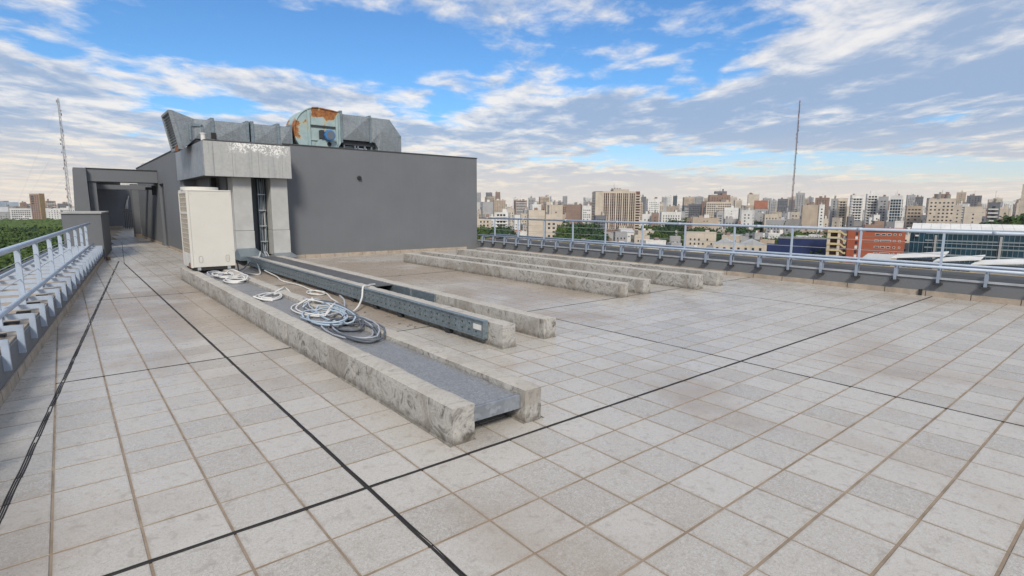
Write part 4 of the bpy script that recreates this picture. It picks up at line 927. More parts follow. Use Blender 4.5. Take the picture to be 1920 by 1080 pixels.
LANDMARKS = [
 (497.6,416.6,51.4,23.1,53.5,-0.662,'stripe','cream','tall cream tower with long dark red window stripes and balconies on its right edge'),
 (288.8,321.7,12.8,10.3,31.3,-0.59,'blank','cream','wide cream party wall block with faint panel lines behind the railing'),
 (293.1,308.8,8.7,7.0,28.1,-0.652,'win','cream','narrow cream front with two rows of round-cornered dark windows beside the blank wall'),
 (313.5,325.9,11.0,9.9,35.5,-0.589,'blank','cream','taller cream lift tower rising behind the blank party wall'),
 (505.6,491.2,18.8,15.1,37.4,-0.938,'blank','brown','plain brown blind wall block left of the striped tower'),
 (557.6,518.0,12.4,7.4,36.4,-0.733,'win','white','slim white slab wedged between the brown wall and the striped tower'),
 (1114.3,1543.5,16.3,13.1,84.1,-0.45,'win','grey','pale far tower touching the edge of the blank roof wall'),
 (1175.5,1563.7,22.6,18.1,85.7,-0.644,'win','dark','square dark grey tower with mast on the far skyline'),
 (1217.0,1566.1,15.4,12.3,88.6,-0.486,'win','brown','slim brown tower beside the square dark one'),
 (432.7,579.0,14.2,11.4,40.4,-0.466,'blank','grey','blank grey gable wall near the edge of the roof block'),
 (286.0,387.3,12.3,8.6,24.8,-0.547,'win','cream','low cream house just above the railing beside the roof block'),
 (324.4,409.6,13.2,10.6,28.6,-0.878,'balc','white','small white apartment house with navy awnings and brown balconies'),
 (714.3,845.1,23.3,18.6,47.6,-0.491,'balc','brown','reddish block with dark bands on the middle distance skyline'),
 (763.3,865.9,15.6,14.0,53.8,-0.722,'win','grey','grey rounded stair tower right of the reddish banded block'),
 (885.3,960.4,22.3,17.9,59.1,-0.569,'win','tan','tan twin topped block on the skyline above the blank cream wall'),
 (837.0,635.7,9.0,7.2,54.5,-0.833,'blank','dark','dark grey arch topped slab touching the striped tower'),
 (729.0,534.7,18.9,13.3,48.2,-0.727,'win','white','white stepped apartment block right of the dark arch topped slab'),
 (1637.7,1156.2,18.0,14.4,71.7,-0.955,'win','grey','leftmost slim grey tower of a far cluster'),
 (1646.4,1140.2,13.0,10.4,75.4,-0.825,'win','white','slim white tower in the middle of the far cluster'),
 (1698.5,1154.0,14.6,11.7,78.3,-0.973,'glass','dark','slim dark glass tower at the right of the far cluster'),
 (1138.2,736.3,22.9,16.0,59.3,-0.751,'win','tan','tan tower with curved shoulder left of the stepped hotel'),
 (765.6,481.9,17.5,14.0,40.1,-1.182,'win','dark','dark grey blank fronted block just left of the stepped hotel'),
 (742.6,430.1,35.0,21.0,42.9,-0.904,'win','cream','cream hotel base with rows of square dark windows'),
 (763.1,441.1,29.1,17.5,53.3,-0.905,'win','brown','grey brown setback storey standing on the stepped hotel'),
 (774.9,446.3,16.5,13.2,59.2,-0.907,'win','dark','round topped crown of the stepped hotel'),
 (668.9,368.5,17.0,11.9,34.5,-0.995,'blank','white','plain white wall building in front of the stepped hotel'),
 (580.7,399.1,23.6,14.1,28.9,-0.792,'win','white','bright white low houses behind the trees right of the striped tower'),
 (480.9,359.3,9.3,5.6,27.1,-0.927,'win','white','white chimney-like block with tan stripe beside the striped tower'),
 (478.3,346.9,7.5,6.7,28.4,-0.941,'blank','brown','dark red brown wall block between two white houses'),
 (515.9,311.7,25.6,10.2,23.8,-0.937,'blank','tan','long tan walled hall with flat roof in front of the hotel'),
 (359.9,219.9,20.7,8.3,16.3,-0.914,'house','cream','long cream villa with small arched windows behind the railing'),
 (1029.5,524.6,19.3,15.5,60.3,-1.011,'blank','cream','cream blank topped tower left of the pyramid roof'),
 (901.6,445.4,19.6,15.7,47.2,-1.023,'gable','grey','grey block with steep pyramid roof'),
 (1087.7,513.6,12.7,10.1,49.9,-0.954,'win','grey','pale grey flats just right of the pyramid roof'),
 (1188.3,540.8,19.3,15.4,54.6,-1.142,'win','dark','dark topped flats left of the mast base'),
 (779.5,341.7,7.2,6.5,45.8,-1.155,'blank','dark','dark square tower at the foot of the tall mast'),
 (970.0,412.4,13.6,12.2,60.2,-1.167,'win','grey','rounded tower with dark crown just right of the mast'),
 (594.6,241.1,14.7,7.3,37.4,-1.078,'blank','tan','tan flats with one dark stair slot down the middle'),
 (596.8,230.9,4.8,3.8,37.9,-1.094,'win','white','narrow white flats with dotted windows beside the tan flats'),
 (890.1,345.5,17.1,13.7,50.3,-1.338,'win','brown','brown flats with red framed top behind the tan flats'),
 (750.9,277.0,6.9,4.9,46.3,-1.215,'win','grey','slim grey slab left of the beige slab'),
 (735.8,262.1,10.1,6.0,46.6,-1.139,'balc','cream','pale beige slab with thin floor lines'),
 (722.3,242.1,12.5,7.5,49.9,-1.035,'balc','white','white modern tower with angled balconies, left of two'),
 (736.1,231.0,11.4,6.8,51.2,-1.054,'balc','white','white modern tower with angled balconies, right of two'),
 (730.3,217.5,9.6,7.7,47.9,-1.278,'win','grey','pale slab with red blinds beside the modern towers'),
 (714.0,199.9,11.1,6.7,48.6,-1.469,'glass','white','white framed tower with dark glass grid front'),
 (1260.3,331.8,12.5,10.0,60.8,-1.137,'win','grey','grey tower cluster on the skyline, left part'),
 (1312.3,331.8,13.6,10.9,58.6,-1.321,'win','dark','grey tower cluster on the skyline, right part'),
 (621.7,159.3,11.9,7.1,36.6,-1.142,'win','tan','sandy flats with few dark windows above the glass building'),
 (607.2,135.6,19.2,7.7,43.1,-1.173,'win','cream','long cream hotel with many rows of dark windows and brown cornice'),
 (588.6,119.3,5.6,4.5,37.3,-1.367,'blank','cream','blank cream bay at the right end of the long hotel'),
 (571.5,105.9,11.5,5.8,35.9,-1.244,'blank','cream','plain cream block with one column of windows beside the long hotel'),
 (1078.3,242.7,19.9,14.0,57.9,-1.347,'win','brown','brown roofed building with grey dome behind the long hotel'),
 (1129.6,229.0,12.1,8.5,61.3,-1.369,'blank','tan','tan box shaped tank house on the skyline'),
 (1133.2,212.8,18.4,9.2,56.0,-1.383,'win','dark','dark roofed long building on the skyline'),
 (593.1,96.7,7.1,5.0,39.5,-1.51,'balc','dark','dark block with white balcony bands near the right edge'),
 (633.7,96.0,8.2,4.9,34.4,-1.329,'win','cream','small cream house with six windows near the right edge'),
 (517.1,67.1,6.5,5.8,51.0,-1.437,'blank','cream','cream tower cut off by the right edge of the view'),
 (-32.2,1253.1,15.2,12.2,52.3,-0.586,'split','brown','brown and ochre tower block standing above the trees on the left'),
 (-53.4,1201.5,26.3,10.5,28.0,0.131,'win','white','long low white flats left of the brown tower'),
 (-53.0,1300.0,9.1,7.3,37.8,0.04,'win','brown','brown roofed block with chimneys behind the white flats'),
 (-15.8,1332.3,14.4,10.1,41.2,0.011,'balc','brown','brown flats with flat dark roof just right of the brown tower'),
 (-12.8,1221.1,18.9,7.6,28.0,0.097,'win','white','white low flats right of the brown tower above the trees'),
 (7.1,1231.4,20.2,8.1,29.0,-0.007,'win','white','white flats with square windows touching the grey portal'),
 (3.1,1332.9,18.6,11.2,36.5,-0.003,'win','dark','dark roofed flats behind the white ones beside the portal'),
 (-118.6,1910.1,65.3,32.6,40.7,0.061,'blank','blue','long pale blue hall roof on the far left horizon'),
 (-78.7,1249.6,15.6,9.4,30.4,0.062,'gable','grey','grey hall with pitched roof at the far left'),
]
BLOCKS = [
 (1798.8,758.5,28.4,22.8,66.4,-0.909,'win','tan','distant tan apartment block behind the mast base'),
 (1473.4,693.4,23.2,18.1,55.9,-1.514,'win','white','distant white apartment block behind the pyramid roof'),
 (2026.1,330.0,16.0,15.8,65.9,-1.146,'win','cream','distant cream apartment block behind the dark balcony block'),
 (1508.7,1518.8,15.5,9.7,78.3,-1.166,'win','grey','distant grey apartment block behind the brown slab'),
 (1022.2,1356.3,23.1,21.7,65.8,-0.209,'win','tan','distant tan apartment block in front of the twin far towers'),
 (1958.2,947.9,26.4,18.8,71.2,-0.945,'win','grey','distant grey apartment block behind the pyramid roof'),
 (2315.7,673.7,14.8,10.6,64.0,-0.85,'win','brown','distant brown apartment block behind the dark grid tower'),
 (1996.6,1202.6,27.7,27.2,75.3,-1.412,'win','cream','distant cream apartment block behind the tan hall'),
 (1642.1,230.5,9.3,7.1,56.9,-1.255,'win','brown','distant brown apartment block behind the edge tower'),
 (2100.5,499.0,14.5,10.6,56.5,-1.197,'blank','dark','distant dark blind walled block behind the roof domes'),
 (1729.3,1828.1,29.9,23.5,67.0,-1.141,'blank','grey','distant grey blind walled block behind the blank cream wall'),
 (1619.7,1527.3,27.1,20.8,58.8,-1.024,'blank','white','distant white blind walled block behind the brown slab'),
 (1866.2,195.2,8.0,8.0,61.6,-1.326,'win','tan','distant tan apartment block right of the edge tower'),
 (1619.6,164.0,14.7,9.1,57.8,-1.852,'win','tan','distant tan apartment block right of the edge tower'),
 (1193.0,1436.1,21.2,12.8,54.9,-0.902,'blank','white','distant white blind walled block behind the red banded block'),
 (1470.2,1578.7,28.4,26.9,78.6,-0.959,'win','white','distant white apartment block behind the red banded block'),
 (1572.2,238.1,19.9,13.4,51.6,-1.244,'win','white','distant white apartment block behind the dark balcony block'),
 (1860.8,1724.8,36.1,22.8,81.4,-0.387,'win','white','distant white apartment block behind the brown slab'),
 (1389.6,653.2,18.0,13.6,49.4,-0.956,'blank','tan','distant tan blind walled block behind the pyramid roof'),
 (2233.4,1103.0,22.5,14.6,59.5,-1.495,'blank','grey','distant grey blind walled block behind the pyramid roof'),
 (2052.8,756.8,12.6,11.4,62.4,-1.426,'win','cream','distant cream apartment block behind the white towers'),
 (1460.6,1211.9,16.6,13.5,65.5,-0.738,'win','white','distant white apartment block behind the striped tower'),
 (1818.7,295.4,21.8,19.1,49.3,-1.234,'win','grey','distant grey apartment block behind the dark balcony block'),
 (2090.5,298.4,14.9,10.8,60.3,-1.253,'win','cream','distant cream apartment block left of the edge tower'),
 (1356.3,1630.9,18.1,11.9,70.0,-0.554,'win','white','distant white apartment block behind the red banded block'),
 (1636.5,1056.7,15.1,13.3,54.8,-0.822,'blank','white','distant white blind walled block behind the dark block'),
 (1339.7,687.5,13.1,12.3,59.9,-1.479,'win','cream','distant cream apartment block behind the cream tower'),
 (1827.2,1143.9,25.8,16.3,76.4,-1.395,'win','white','distant white apartment block behind the dark block'),
 (2561.9,434.9,18.7,16.4,71.0,-1.227,'blank','cream','distant cream blind walled block behind the dark balcony block'),
 (1794.4,790.0,21.0,15.2,70.2,-1.539,'win','cream','distant cream apartment block behind the mast base'),
 (1419.3,173.8,9.5,9.2,55.3,-1.273,'blank','grey','distant grey blind walled block right of the edge tower'),
 (1140.1,847.5,28.5,19.0,54.5,-0.494,'blank','white','distant white blind walled block behind the dark slab'),
 (2267.1,1101.4,18.1,12.7,77.2,-0.943,'win','grey','distant grey apartment block behind the pyramid roof'),
 (2293.8,585.0,13.1,9.0,62.7,-1.058,'blank','tan','distant tan blind walled block behind the grey cluster'),
 (1412.0,688.0,30.4,19.0,52.6,-0.942,'blank','tan','distant tan blind walled block behind the pyramid roof'),
 (1414.9,763.4,18.6,14.0,56.2,-0.813,'win','cream','distant cream apartment block behind the stepped hotel'),
 (2129.0,605.0,23.6,17.2,71.7,-1.031,'win','cream','distant cream apartment block behind the dark grid tower'),
 (1502.3,1943.9,33.6,24.3,84.9,-0.518,'win','cream','distant cream apartment block behind the twin far towers'),
 (1868.1,1113.5,17.3,15.8,68.6,-1.242,'win','white','distant white apartment block behind the tan hall'),
 (1034.0,1154.2,28.4,28.0,51.2,-0.59,'win','tan','distant tan apartment block behind the blank cream wall'),
 (1463.4,748.0,16.1,13.1,53.7,-0.835,'win','grey','distant grey apartment block behind the cream tower'),
 (1631.6,387.0,16.2,13.7,61.5,-0.9,'win','grey','distant grey apartment block behind the roof domes'),
 (2429.4,679.2,12.4,10.5,73.0,-1.507,'win','grey','distant grey apartment block behind the dark grid tower'),
 (1957.5,658.1,19.4,14.2,63.6,-0.984,'win','white','distant white apartment block behind the white towers'),
 (2222.4,466.2,17.9,12.3,53.8,-1.747,'blank','white','distant white blind walled block behind the roof domes'),
 (2360.9,1050.4,27.7,26.7,73.1,-1.012,'win','white','distant white apartment block behind the mast base'),
 (2081.9,1036.2,12.8,11.8,61.9,-0.846,'win','grey','distant grey apartment block behind the pyramid roof'),
 (1759.1,405.7,10.3,9.9,55.4,-0.907,'win','tan','distant tan apartment block behind the roof domes'),
 (1944.5,1074.3,32.6,20.7,76.8,-0.891,'win','cream','distant cream apartment block behind the stepped hotel'),
 (1624.9,1236.6,30.8,24.9,56.2,-1.129,'win','cream','distant cream apartment block behind the dark slab'),
 (1510.6,947.6,32.2,23.2,68.9,-1.219,'win','grey','distant grey apartment block behind the dark block'),
 (1881.7,769.2,14.6,11.7,71.1,-1.566,'win','grey','distant grey apartment block behind the tan flats'),
 (861.5,98.7,10.3,6.7,36.9,-1.018,'win','cream','tall cream apartment block right of the edge tower'),
 (935.2,128.1,10.6,7.5,42.1,-1.17,'win','cream','tall cream apartment block behind the edge tower'),
 (905.5,650.1,15.6,10.2,42.4,-0.807,'win','cream','distant cream apartment block behind the white houses'),
 (726.9,630.6,23.6,16.5,37.6,-0.715,'win','white','tall white apartment block behind the striped tower'),
 (1049.2,418.6,20.3,13.8,41.8,-1.015,'win','cream','distant cream apartment block behind the tan flats'),
 (917.5,536.3,17.8,16.8,35.6,-1.25,'blank','grey','tall grey blind walled block behind the stepped hotel'),
 (892.5,390.3,17.3,14.8,35.1,-0.982,'balc','grey','tall grey balconied block behind the mast base'),
 (938.4,872.8,13.9,12.4,48.6,-1.03,'balc','grey','distant grey balconied block behind the brown slab'),
 (888.3,176.6,11.7,8.0,40.9,-1.581,'win','white','tall white apartment block in front of the roof domes'),
 (922.7,286.0,16.8,14.8,43.9,-1.652,'balc','grey','tall grey balconied block behind the white towers'),
 (1375.0,274.0,14.7,9.0,40.5,-1.756,'win','grey','distant grey apartment block behind the roof domes'),
 (644.8,710.1,15.7,15.3,35.5,-0.597,'win','brown','tall brown apartment block in front of the red banded block'),
 (917.1,476.6,16.3,12.2,39.0,-0.653,'win','tan','tall tan apartment block in front of the cream tower'),
 (830.3,490.9,16.0,13.5,38.0,-1.245,'win','grey','tall grey apartment block behind the stepped hotel'),
 (1052.4,745.6,13.1,12.8,47.5,-0.779,'blank','grey','distant grey blind walled block in front of the three slim towers'),
 (973.0,664.4,20.2,18.1,37.7,-1.354,'blank','tan','distant tan blind walled block behind the white houses'),
 (939.7,995.7,18.2,16.5,43.3,-0.616,'blank','grey','distant grey blind walled block behind the blank cream wall'),
 (702.5,666.6,24.1,14.6,37.4,-1.194,'balc','white','tall white balconied block behind the brown slab'),
 (835.1,1061.0,17.8,13.1,50.9,-0.527,'win','brown','distant brown apartment block behind the grey gable'),
 (610.3,682.2,16.1,10.0,38.9,-0.293,'blank','white','tall white blind walled block behind the blank cream wall'),
 (1324.3,461.3,16.3,14.1,34.7,-0.798,'win','grey','distant grey apartment block behind the white towers'),
 (965.9,966.9,19.2,15.6,36.6,-0.522,'win','grey','distant grey apartment block behind the brown slab'),
 (1191.8,686.2,18.8,15.3,43.8,-0.908,'win','white','distant white apartment block behind the stepped hotel'),
 (991.2,136.7,12.2,7.4,40.9,-1.815,'blank','brown','tall brown blind walled block behind the edge tower'),
 (621.3,625.8,24.5,22.0,38.1,-0.641,'win','brown','tall brown apartment block behind the brown slab'),
 (1383.9,179.7,7.2,6.3,45.9,-1.178,'balc','dark','distant dark balconied block behind the edge tower'),
 (1103.4,121.3,12.6,7.8,39.9,-1.843,'win','cream','distant cream apartment block right of the edge tower'),
 (903.1,162.4,11.0,8.6,35.0,-1.251,'win','cream','tall cream apartment block in front of the roof domes'),
 (1120.1,388.3,17.0,13.8,38.4,-1.061,'blank','cream','distant cream blind walled block behind the white towers'),
 (958.5,812.7,12.8,10.9,48.3,-0.43,'balc','cream','distant cream balconied block behind the striped tower'),
 (958.5,295.1,15.3,10.9,40.1,-1.095,'blank','tan','tall tan blind walled block behind the white towers'),
 (1241.3,596.9,19.5,12.0,36.8,-0.947,'win','cream','distant cream apartment block behind the pyramid roof'),
 (871.7,496.5,18.3,13.0,34.8,-0.615,'win','grey','tall grey apartment block behind the stepped hotel'),
 (1126.5,484.5,17.4,12.9,39.0,-0.901,'balc','white','distant white balconied block behind the mast base'),
 (776.1,821.9,24.3,22.5,45.5,-0.494,'blank','cream','distant cream blind walled block behind the blank cream wall'),
 (847.2,689.0,23.8,22.3,38.8,-0.712,'balc','cream','tall cream balconied block behind the striped tower'),
 (1120.1,291.6,18.0,14.9,38.9,-1.175,'win','grey','distant grey apartment block in front of the grey cluster'),
 (1154.8,605.3,22.4,15.4,33.7,-0.947,'win','cream','distant cream apartment block behind the cream tower'),
 (983.9,271.7,15.8,10.9,36.7,-1.509,'balc','white','tall white balconied block behind the dark grid tower'),
 (1104.3,784.5,18.0,17.4,43.9,-0.777,'win','grey','distant grey apartment block in front of the three slim towers'),
 (1043.9,769.8,16.5,15.8,40.2,-0.76,'blank','white','distant white blind walled block behind the dark slab'),
 (884.4,572.9,15.8,14.5,38.8,-0.733,'balc','dark','tall dark balconied block in front of the dark block'),
 (752.7,761.4,19.4,17.5,36.0,-1.163,'balc','dark','tall dark balconied block behind the blank cream wall'),
 (1122.8,257.9,9.3,6.0,34.5,-1.168,'balc','white','distant white balconied block behind the roof domes'),
 (821.4,274.2,10.3,7.2,41.5,-0.984,'blank','cream','tall cream blind walled block behind the white towers'),
 (1032.3,119.4,10.5,9.6,38.5,-1.017,'win','cream','tall cream apartment block right of the edge tower'),
 (738.2,944.5,24.6,23.1,49.2,-0.523,'win','tan','distant tan apartment block in front of the twin far towers'),
 (802.2,418.8,18.2,16.1,33.8,-0.948,'win','grey','tall grey apartment block in front of the cream tower'),
 (1345.5,197.6,9.3,7.0,35.7,-1.249,'blank','white','distant white blind walled block behind the dark balcony block'),
 (922.6,886.0,12.6,10.0,41.3,-0.368,'win','white','distant white apartment block behind the brown slab'),
 (662.5,628.9,16.2,12.8,36.4,-0.636,'blank','cream','tall cream blind walled block behind the brown slab'),
 (755.5,585.2,15.2,12.9,42.9,-0.771,'win','tan','tall tan apartment block left of the dark slab'),
 (984.6,160.9,13.2,12.0,36.9,-0.97,'win','cream','tall cream apartment block behind the dark balcony block'),
 (1137.9,686.0,13.4,13.3,35.8,-0.765,'balc','dark','distant dark balconied block behind the tan hall'),
 (1327.0,439.9,11.1,10.7,33.7,-0.987,'win','dark','distant dark apartment block behind the white towers'),
 (892.0,922.1,25.9,22.1,47.3,-0.977,'balc','grey','distant grey balconied block behind the blank cream wall'),
 (786.6,148.8,9.4,8.0,31.3,-1.241,'gable','white','tall white pitched roof house behind the long cream hotel'),
 (783.8,235.4,4.7,4.4,21.5,-0.84,'house','cream','mid-rise cream house behind the white towers'),
 (635.9,193.9,5.3,4.8,27.9,-1.01,'win','white','mid-rise white apartment block in front of the white towers'),
 (680.5,120.7,8.6,7.1,27.3,-1.252,'win','dark','mid-rise dark apartment block behind the long cream hotel'),
 (561.2,56.5,7.4,4.9,31.0,-1.03,'win','grey','tall grey apartment block right of the edge tower'),
 (574.8,429.0,10.3,6.5,26.4,-0.753,'blank','tan','mid-rise tan blind walled block behind the white houses'),
 (448.2,499.0,9.7,8.6,28.4,-0.469,'house','cream','mid-rise cream house behind the blank cream wall'),
 (523.8,605.5,8.5,7.2,30.4,-0.537,'blank','grey','tall grey blind walled block in front of the red banded block'),
 (375.1,490.0,11.3,7.8,23.2,-1.036,'blank','white','mid-rise white blind walled block in front of the grey gable'),
 (667.2,160.4,6.5,4.2,22.9,-0.895,'blank','dark','mid-rise dark blind walled block right of the grey cluster'),
 (577.9,174.0,8.1,4.9,22.8,-0.838,'win','brown','mid-rise brown apartment block in front of the white towers'),
 (760.0,81.4,7.1,5.7,24.9,-1.024,'house','white','mid-rise white house right of the edge tower'),
 (594.6,487.4,12.2,9.0,27.3,-1.092,'gable','grey','mid-rise grey pitched roof house behind the striped tower'),
 (753.8,147.8,5.4,4.7,20.5,-1.2,'win','grey','mid-rise grey apartment block in front of the roof domes'),
 (581.5,612.5,15.8,9.9,22.3,-0.322,'house','grey','mid-rise grey house behind the blank cream wall'),
 (821.4,83.6,6.9,6.7,25.0,-1.85,'win','cream','mid-rise cream apartment block right of the edge tower'),
 (518.3,652.3,15.1,11.5,19.3,-0.88,'win','brown','mid-rise brown apartment block behind the grey gable'),
 (624.2,369.3,8.2,7.7,19.4,-0.772,'win','tan','mid-rise tan apartment block behind the tan hall'),
 (636.3,263.0,11.6,9.4,25.6,-0.74,'win','grey','mid-rise grey apartment block behind the tan flats'),
 (580.9,366.9,8.1,7.7,21.4,-0.569,'blank','white','mid-rise white blind walled block in front of the dark block'),
 (619.3,520.2,14.8,13.0,15.7,-0.609,'gable','grey','mid-rise grey pitched roof house behind the striped tower'),
 (575.5,84.6,8.7,6.7,26.6,-0.984,'blank','tan','mid-rise tan blind walled block in front of the dark balcony block'),
 (487.8,519.8,16.3,9.8,23.5,-0.49,'blank','cream','mid-rise cream blind walled block behind the blank cream wall'),
 (682.4,412.5,9.0,6.5,22.8,-1.409,'win','grey','mid-rise grey apartment block behind the tan hall'),
 (775.2,130.4,5.1,4.9,21.6,-1.227,'blank','white','mid-rise white blind walled block behind the dark balcony block'),
 (671.7,445.4,10.7,10.7,29.3,-0.809,'blank','grey','mid-rise grey blind walled block in front of the dark block'),
 (570.8,156.3,6.5,5.8,23.4,-1.038,'blank','white','mid-rise white blind walled block in front of the dark grid tower'),
 (756.6,100.1,6.0,5.7,31.5,-1.645,'win','cream','tall cream apartment block behind the edge tower'),
 (541.9,251.4,13.7,11.9,22.4,-1.343,'house','grey','mid-rise grey house in front of the pyramid roof'),
 (488.0,567.0,16.7,10.5,25.2,-0.273,'win','cream','mid-rise cream apartment block in front of the red banded block'),
 (589.2,253.9,6.4,5.5,21.6,-1.545,'gable','grey','mid-rise grey pitched roof house in front of the mast base'),
 (777.3,115.9,5.3,4.2,26.4,-1.804,'gable','tan','mid-rise tan pitched roof house behind the dark balcony block'),
 (552.6,303.7,13.3,9.3,22.7,-0.891,'win','grey','mid-rise grey apartment block in front of the stepped hotel'),
 (429.4,436.5,6.9,5.5,26.0,-0.514,'house','tan','mid-rise tan house behind the blank cream wall'),
 (507.2,612.1,14.9,12.4,22.5,-0.255,'blank','brown','mid-rise brown blind walled block in front of the red banded block'),
 (674.6,306.7,7.1,6.1,24.0,-1.526,'gable','grey','mid-rise grey pitched roof house in front of the pyramid roof'),
 (728.6,277.3,5.6,5.0,21.6,-0.768,'win','cream','mid-rise cream apartment block behind the tan flats'),
 (825.5,203.8,9.9,6.4,28.9,-1.186,'blank','grey','mid-rise grey blind walled block in front of the grey cluster'),
 (688.0,92.9,5.5,3.8,28.9,-0.997,'blank','grey','mid-rise grey blind walled block behind the edge tower'),
 (727.8,72.7,6.4,6.2,26.3,-1.031,'blank','cream','mid-rise cream blind walled block right of the edge tower'),
 (802.4,107.4,4.7,3.3,27.6,-1.819,'house','tan','mid-rise tan house behind the edge tower'),
 (564.2,242.2,6.8,5.7,30.1,-1.372,'house','cream','tall cream house in front of the mast base'),
 (687.6,69.1,7.0,5.7,23.7,-1.676,'win','white','mid-rise white apartment block right of the edge tower'),
 (688.9,180.8,8.1,7.2,25.5,-1.136,'house','white','mid-rise white house in front of the grey cluster'),
 (757.0,209.4,11.2,10.5,32.0,-1.158,'win','white','tall white apartment block behind the dark grid tower'),
 (685.2,428.6,9.0,5.6,17.8,-0.835,'win','brown','mid-rise brown apartment block in front of the dark block'),
 (526.0,540.3,9.2,7.1,27.6,-0.596,'blank','grey','mid-rise grey blind walled block behind the blank cream wall'),
 (633.1,311.9,14.2,10.1,28.4,-0.936,'blank','grey','mid-rise grey blind walled block in front of the pyramid roof'),
 (603.7,307.3,7.3,5.9,23.6,-1.307,'house','grey','mid-rise grey house in front of the cream tower'),
 (420.8,518.5,10.5,9.9,31.5,-0.419,'house','cream','tall cream house behind the grey gable'),
 (552.9,351.6,8.9,7.7,21.6,-1.211,'win','brown','mid-rise brown apartment block in front of the dark block'),
 (398.9,478.1,6.9,5.3,25.2,-0.258,'house','white','mid-rise white house in front of the red banded block'),
 (395.1,415.4,12.6,9.9,28.7,-0.619,'win','grey','mid-rise grey apartment block behind the blank cream wall'),
 (576.6,457.0,9.0,5.4,28.8,-0.462,'gable','grey','mid-rise grey pitched roof house left of the dark slab'),
 (517.6,223.3,11.4,9.7,24.5,-1.544,'gable','grey','mid-rise grey pitched roof house in front of the mast base'),
 (796.2,91.3,5.1,3.7,28.2,-1.838,'blank','cream','mid-rise cream blind walled block right of the edge tower'),
 (627.9,409.1,13.5,8.8,18.3,-0.817,'win','white','mid-rise white apartment block in front of the dark block'),
 (676.9,210.9,4.9,4.6,24.6,-1.004,'win','white','mid-rise white apartment block in front of the white towers'),
 (575.6,272.4,12.6,10.7,27.7,-0.951,'house','cream','mid-rise cream house in front of the pyramid roof'),
 (582.2,210.2,6.9,5.4,25.2,-1.605,'blank','cream','mid-rise cream blind walled block in front of the white towers'),
 (720.0,176.3,11.4,7.8,27.5,-1.153,'house','dark','mid-rise dark house in front of the grey cluster'),
 (809.4,135.3,6.2,4.4,30.4,-1.786,'gable','grey','tall grey pitched roof house behind the dark balcony block'),
 (457.1,476.9,14.7,11.6,18.5,-0.501,'win','white','mid-rise white apartment block behind the blank cream wall'),
 (553.9,535.4,6.5,5.6,29.3,-1.185,'house','white','mid-rise white house behind the brown slab'),
 (638.2,64.3,7.1,5.1,28.3,-1.327,'house','brown','mid-rise brown house right of the edge tower'),
 (712.9,309.0,10.8,7.1,29.6,-1.543,'house','white','mid-rise white house in front of the mast base'),
 (585.0,72.5,7.4,7.0,25.8,-1.827,'house','white','mid-rise white house behind the edge tower'),
 (631.3,556.3,10.6,9.8,19.6,-1.056,'win','white','mid-rise white apartment block behind the striped tower'),
 (662.0,187.4,7.5,4.9,20.9,-1.676,'win','grey','mid-rise grey apartment block in front of the dark grid tower'),
 (653.5,376.5,8.7,7.1,28.7,-0.61,'win','grey','mid-rise grey apartment block in front of the stepped hotel'),
 (754.7,341.2,8.6,7.2,27.7,-1.528,'house','grey','mid-rise grey house in front of the pyramid roof'),
 (548.4,282.9,10.5,9.4,31.8,-1.301,'win','white','tall white apartment block in front of the cream tower'),
 (782.2,173.7,7.4,5.0,19.1,-1.733,'win','cream','mid-rise cream apartment block behind the long cream hotel'),
 (599.7,277.3,7.6,7.2,29.8,-1.519,'blank','cream','mid-rise cream blind walled block in front of the pyramid roof'),
 (607.2,207.3,5.3,5.0,26.1,-0.977,'win','dark','mid-rise dark apartment block in front of the white towers'),
 (441.9,553.0,14.3,13.2,17.7,-1.057,'blank','dark','mid-rise dark blind walled block behind the grey gable'),
 (785.7,214.9,5.9,4.4,22.9,-1.039,'house','cream','mid-rise cream house behind the dark grid tower'),
 (692.1,466.7,12.7,8.2,28.0,-0.539,'win','tan','mid-rise tan apartment block behind the white houses'),
 (808.5,100.4,4.0,3.8,24.3,-1.654,'win','tan','mid-rise tan apartment block behind the edge tower'),
 (541.0,418.3,11.3,9.7,18.8,-0.771,'win','white','mid-rise white apartment block left of the dark slab'),
 (792.8,192.3,4.8,4.6,23.2,-1.068,'win','dark','mid-rise dark apartment block right of the grey cluster'),
 (662.0,341.8,9.4,7.4,25.5,-0.952,'gable','cream','mid-rise cream pitched roof house in front of the cream tower'),
 (760.9,256.2,9.0,9.0,17.9,-1.627,'win','dark','mid-rise dark apartment block behind the white towers'),
 (566.2,500.4,17.1,16.0,28.8,-0.706,'gable','grey','mid-rise grey pitched roof house right of the brown slab'),
 (744.8,171.2,10.5,8.3,23.9,-1.167,'win','grey','mid-rise grey apartment block behind the long cream hotel'),
 (490.6,658.9,9.1,9.0,22.7,-0.203,'win','cream','mid-rise cream apartment block behind the grey gable'),
 (784.4,326.3,6.2,3.9,28.3,-1.0,'gable','cream','mid-rise cream pitched roof house in front of the mast base'),
 (432.2,382.0,11.4,7.5,25.7,-0.583,'win','dark','mid-rise dark apartment block right of the brown slab'),
 (570.2,576.3,16.3,13.8,23.1,-0.517,'win','grey','mid-rise grey apartment block behind the blank cream wall'),
 (654.6,413.7,9.1,5.8,22.5,-0.743,'house','grey','mid-rise grey house in front of the dark block'),
 (796.8,273.2,11.3,8.1,31.5,-0.976,'blank','cream','tall cream blind walled block behind the white towers'),
 (681.0,224.9,8.0,6.9,20.9,-1.458,'gable','grey','mid-rise grey pitched roof house in front of the white towers'),
 (655.9,283.2,8.0,7.0,29.3,-1.544,'win','white','mid-rise white apartment block in front of the mast base'),
 (659.8,81.9,6.8,4.1,27.2,-1.269,'win','brown','mid-rise brown apartment block behind the edge tower'),
 (687.1,268.7,6.9,6.2,25.5,-0.759,'house','cream','mid-rise cream house behind the tan flats'),
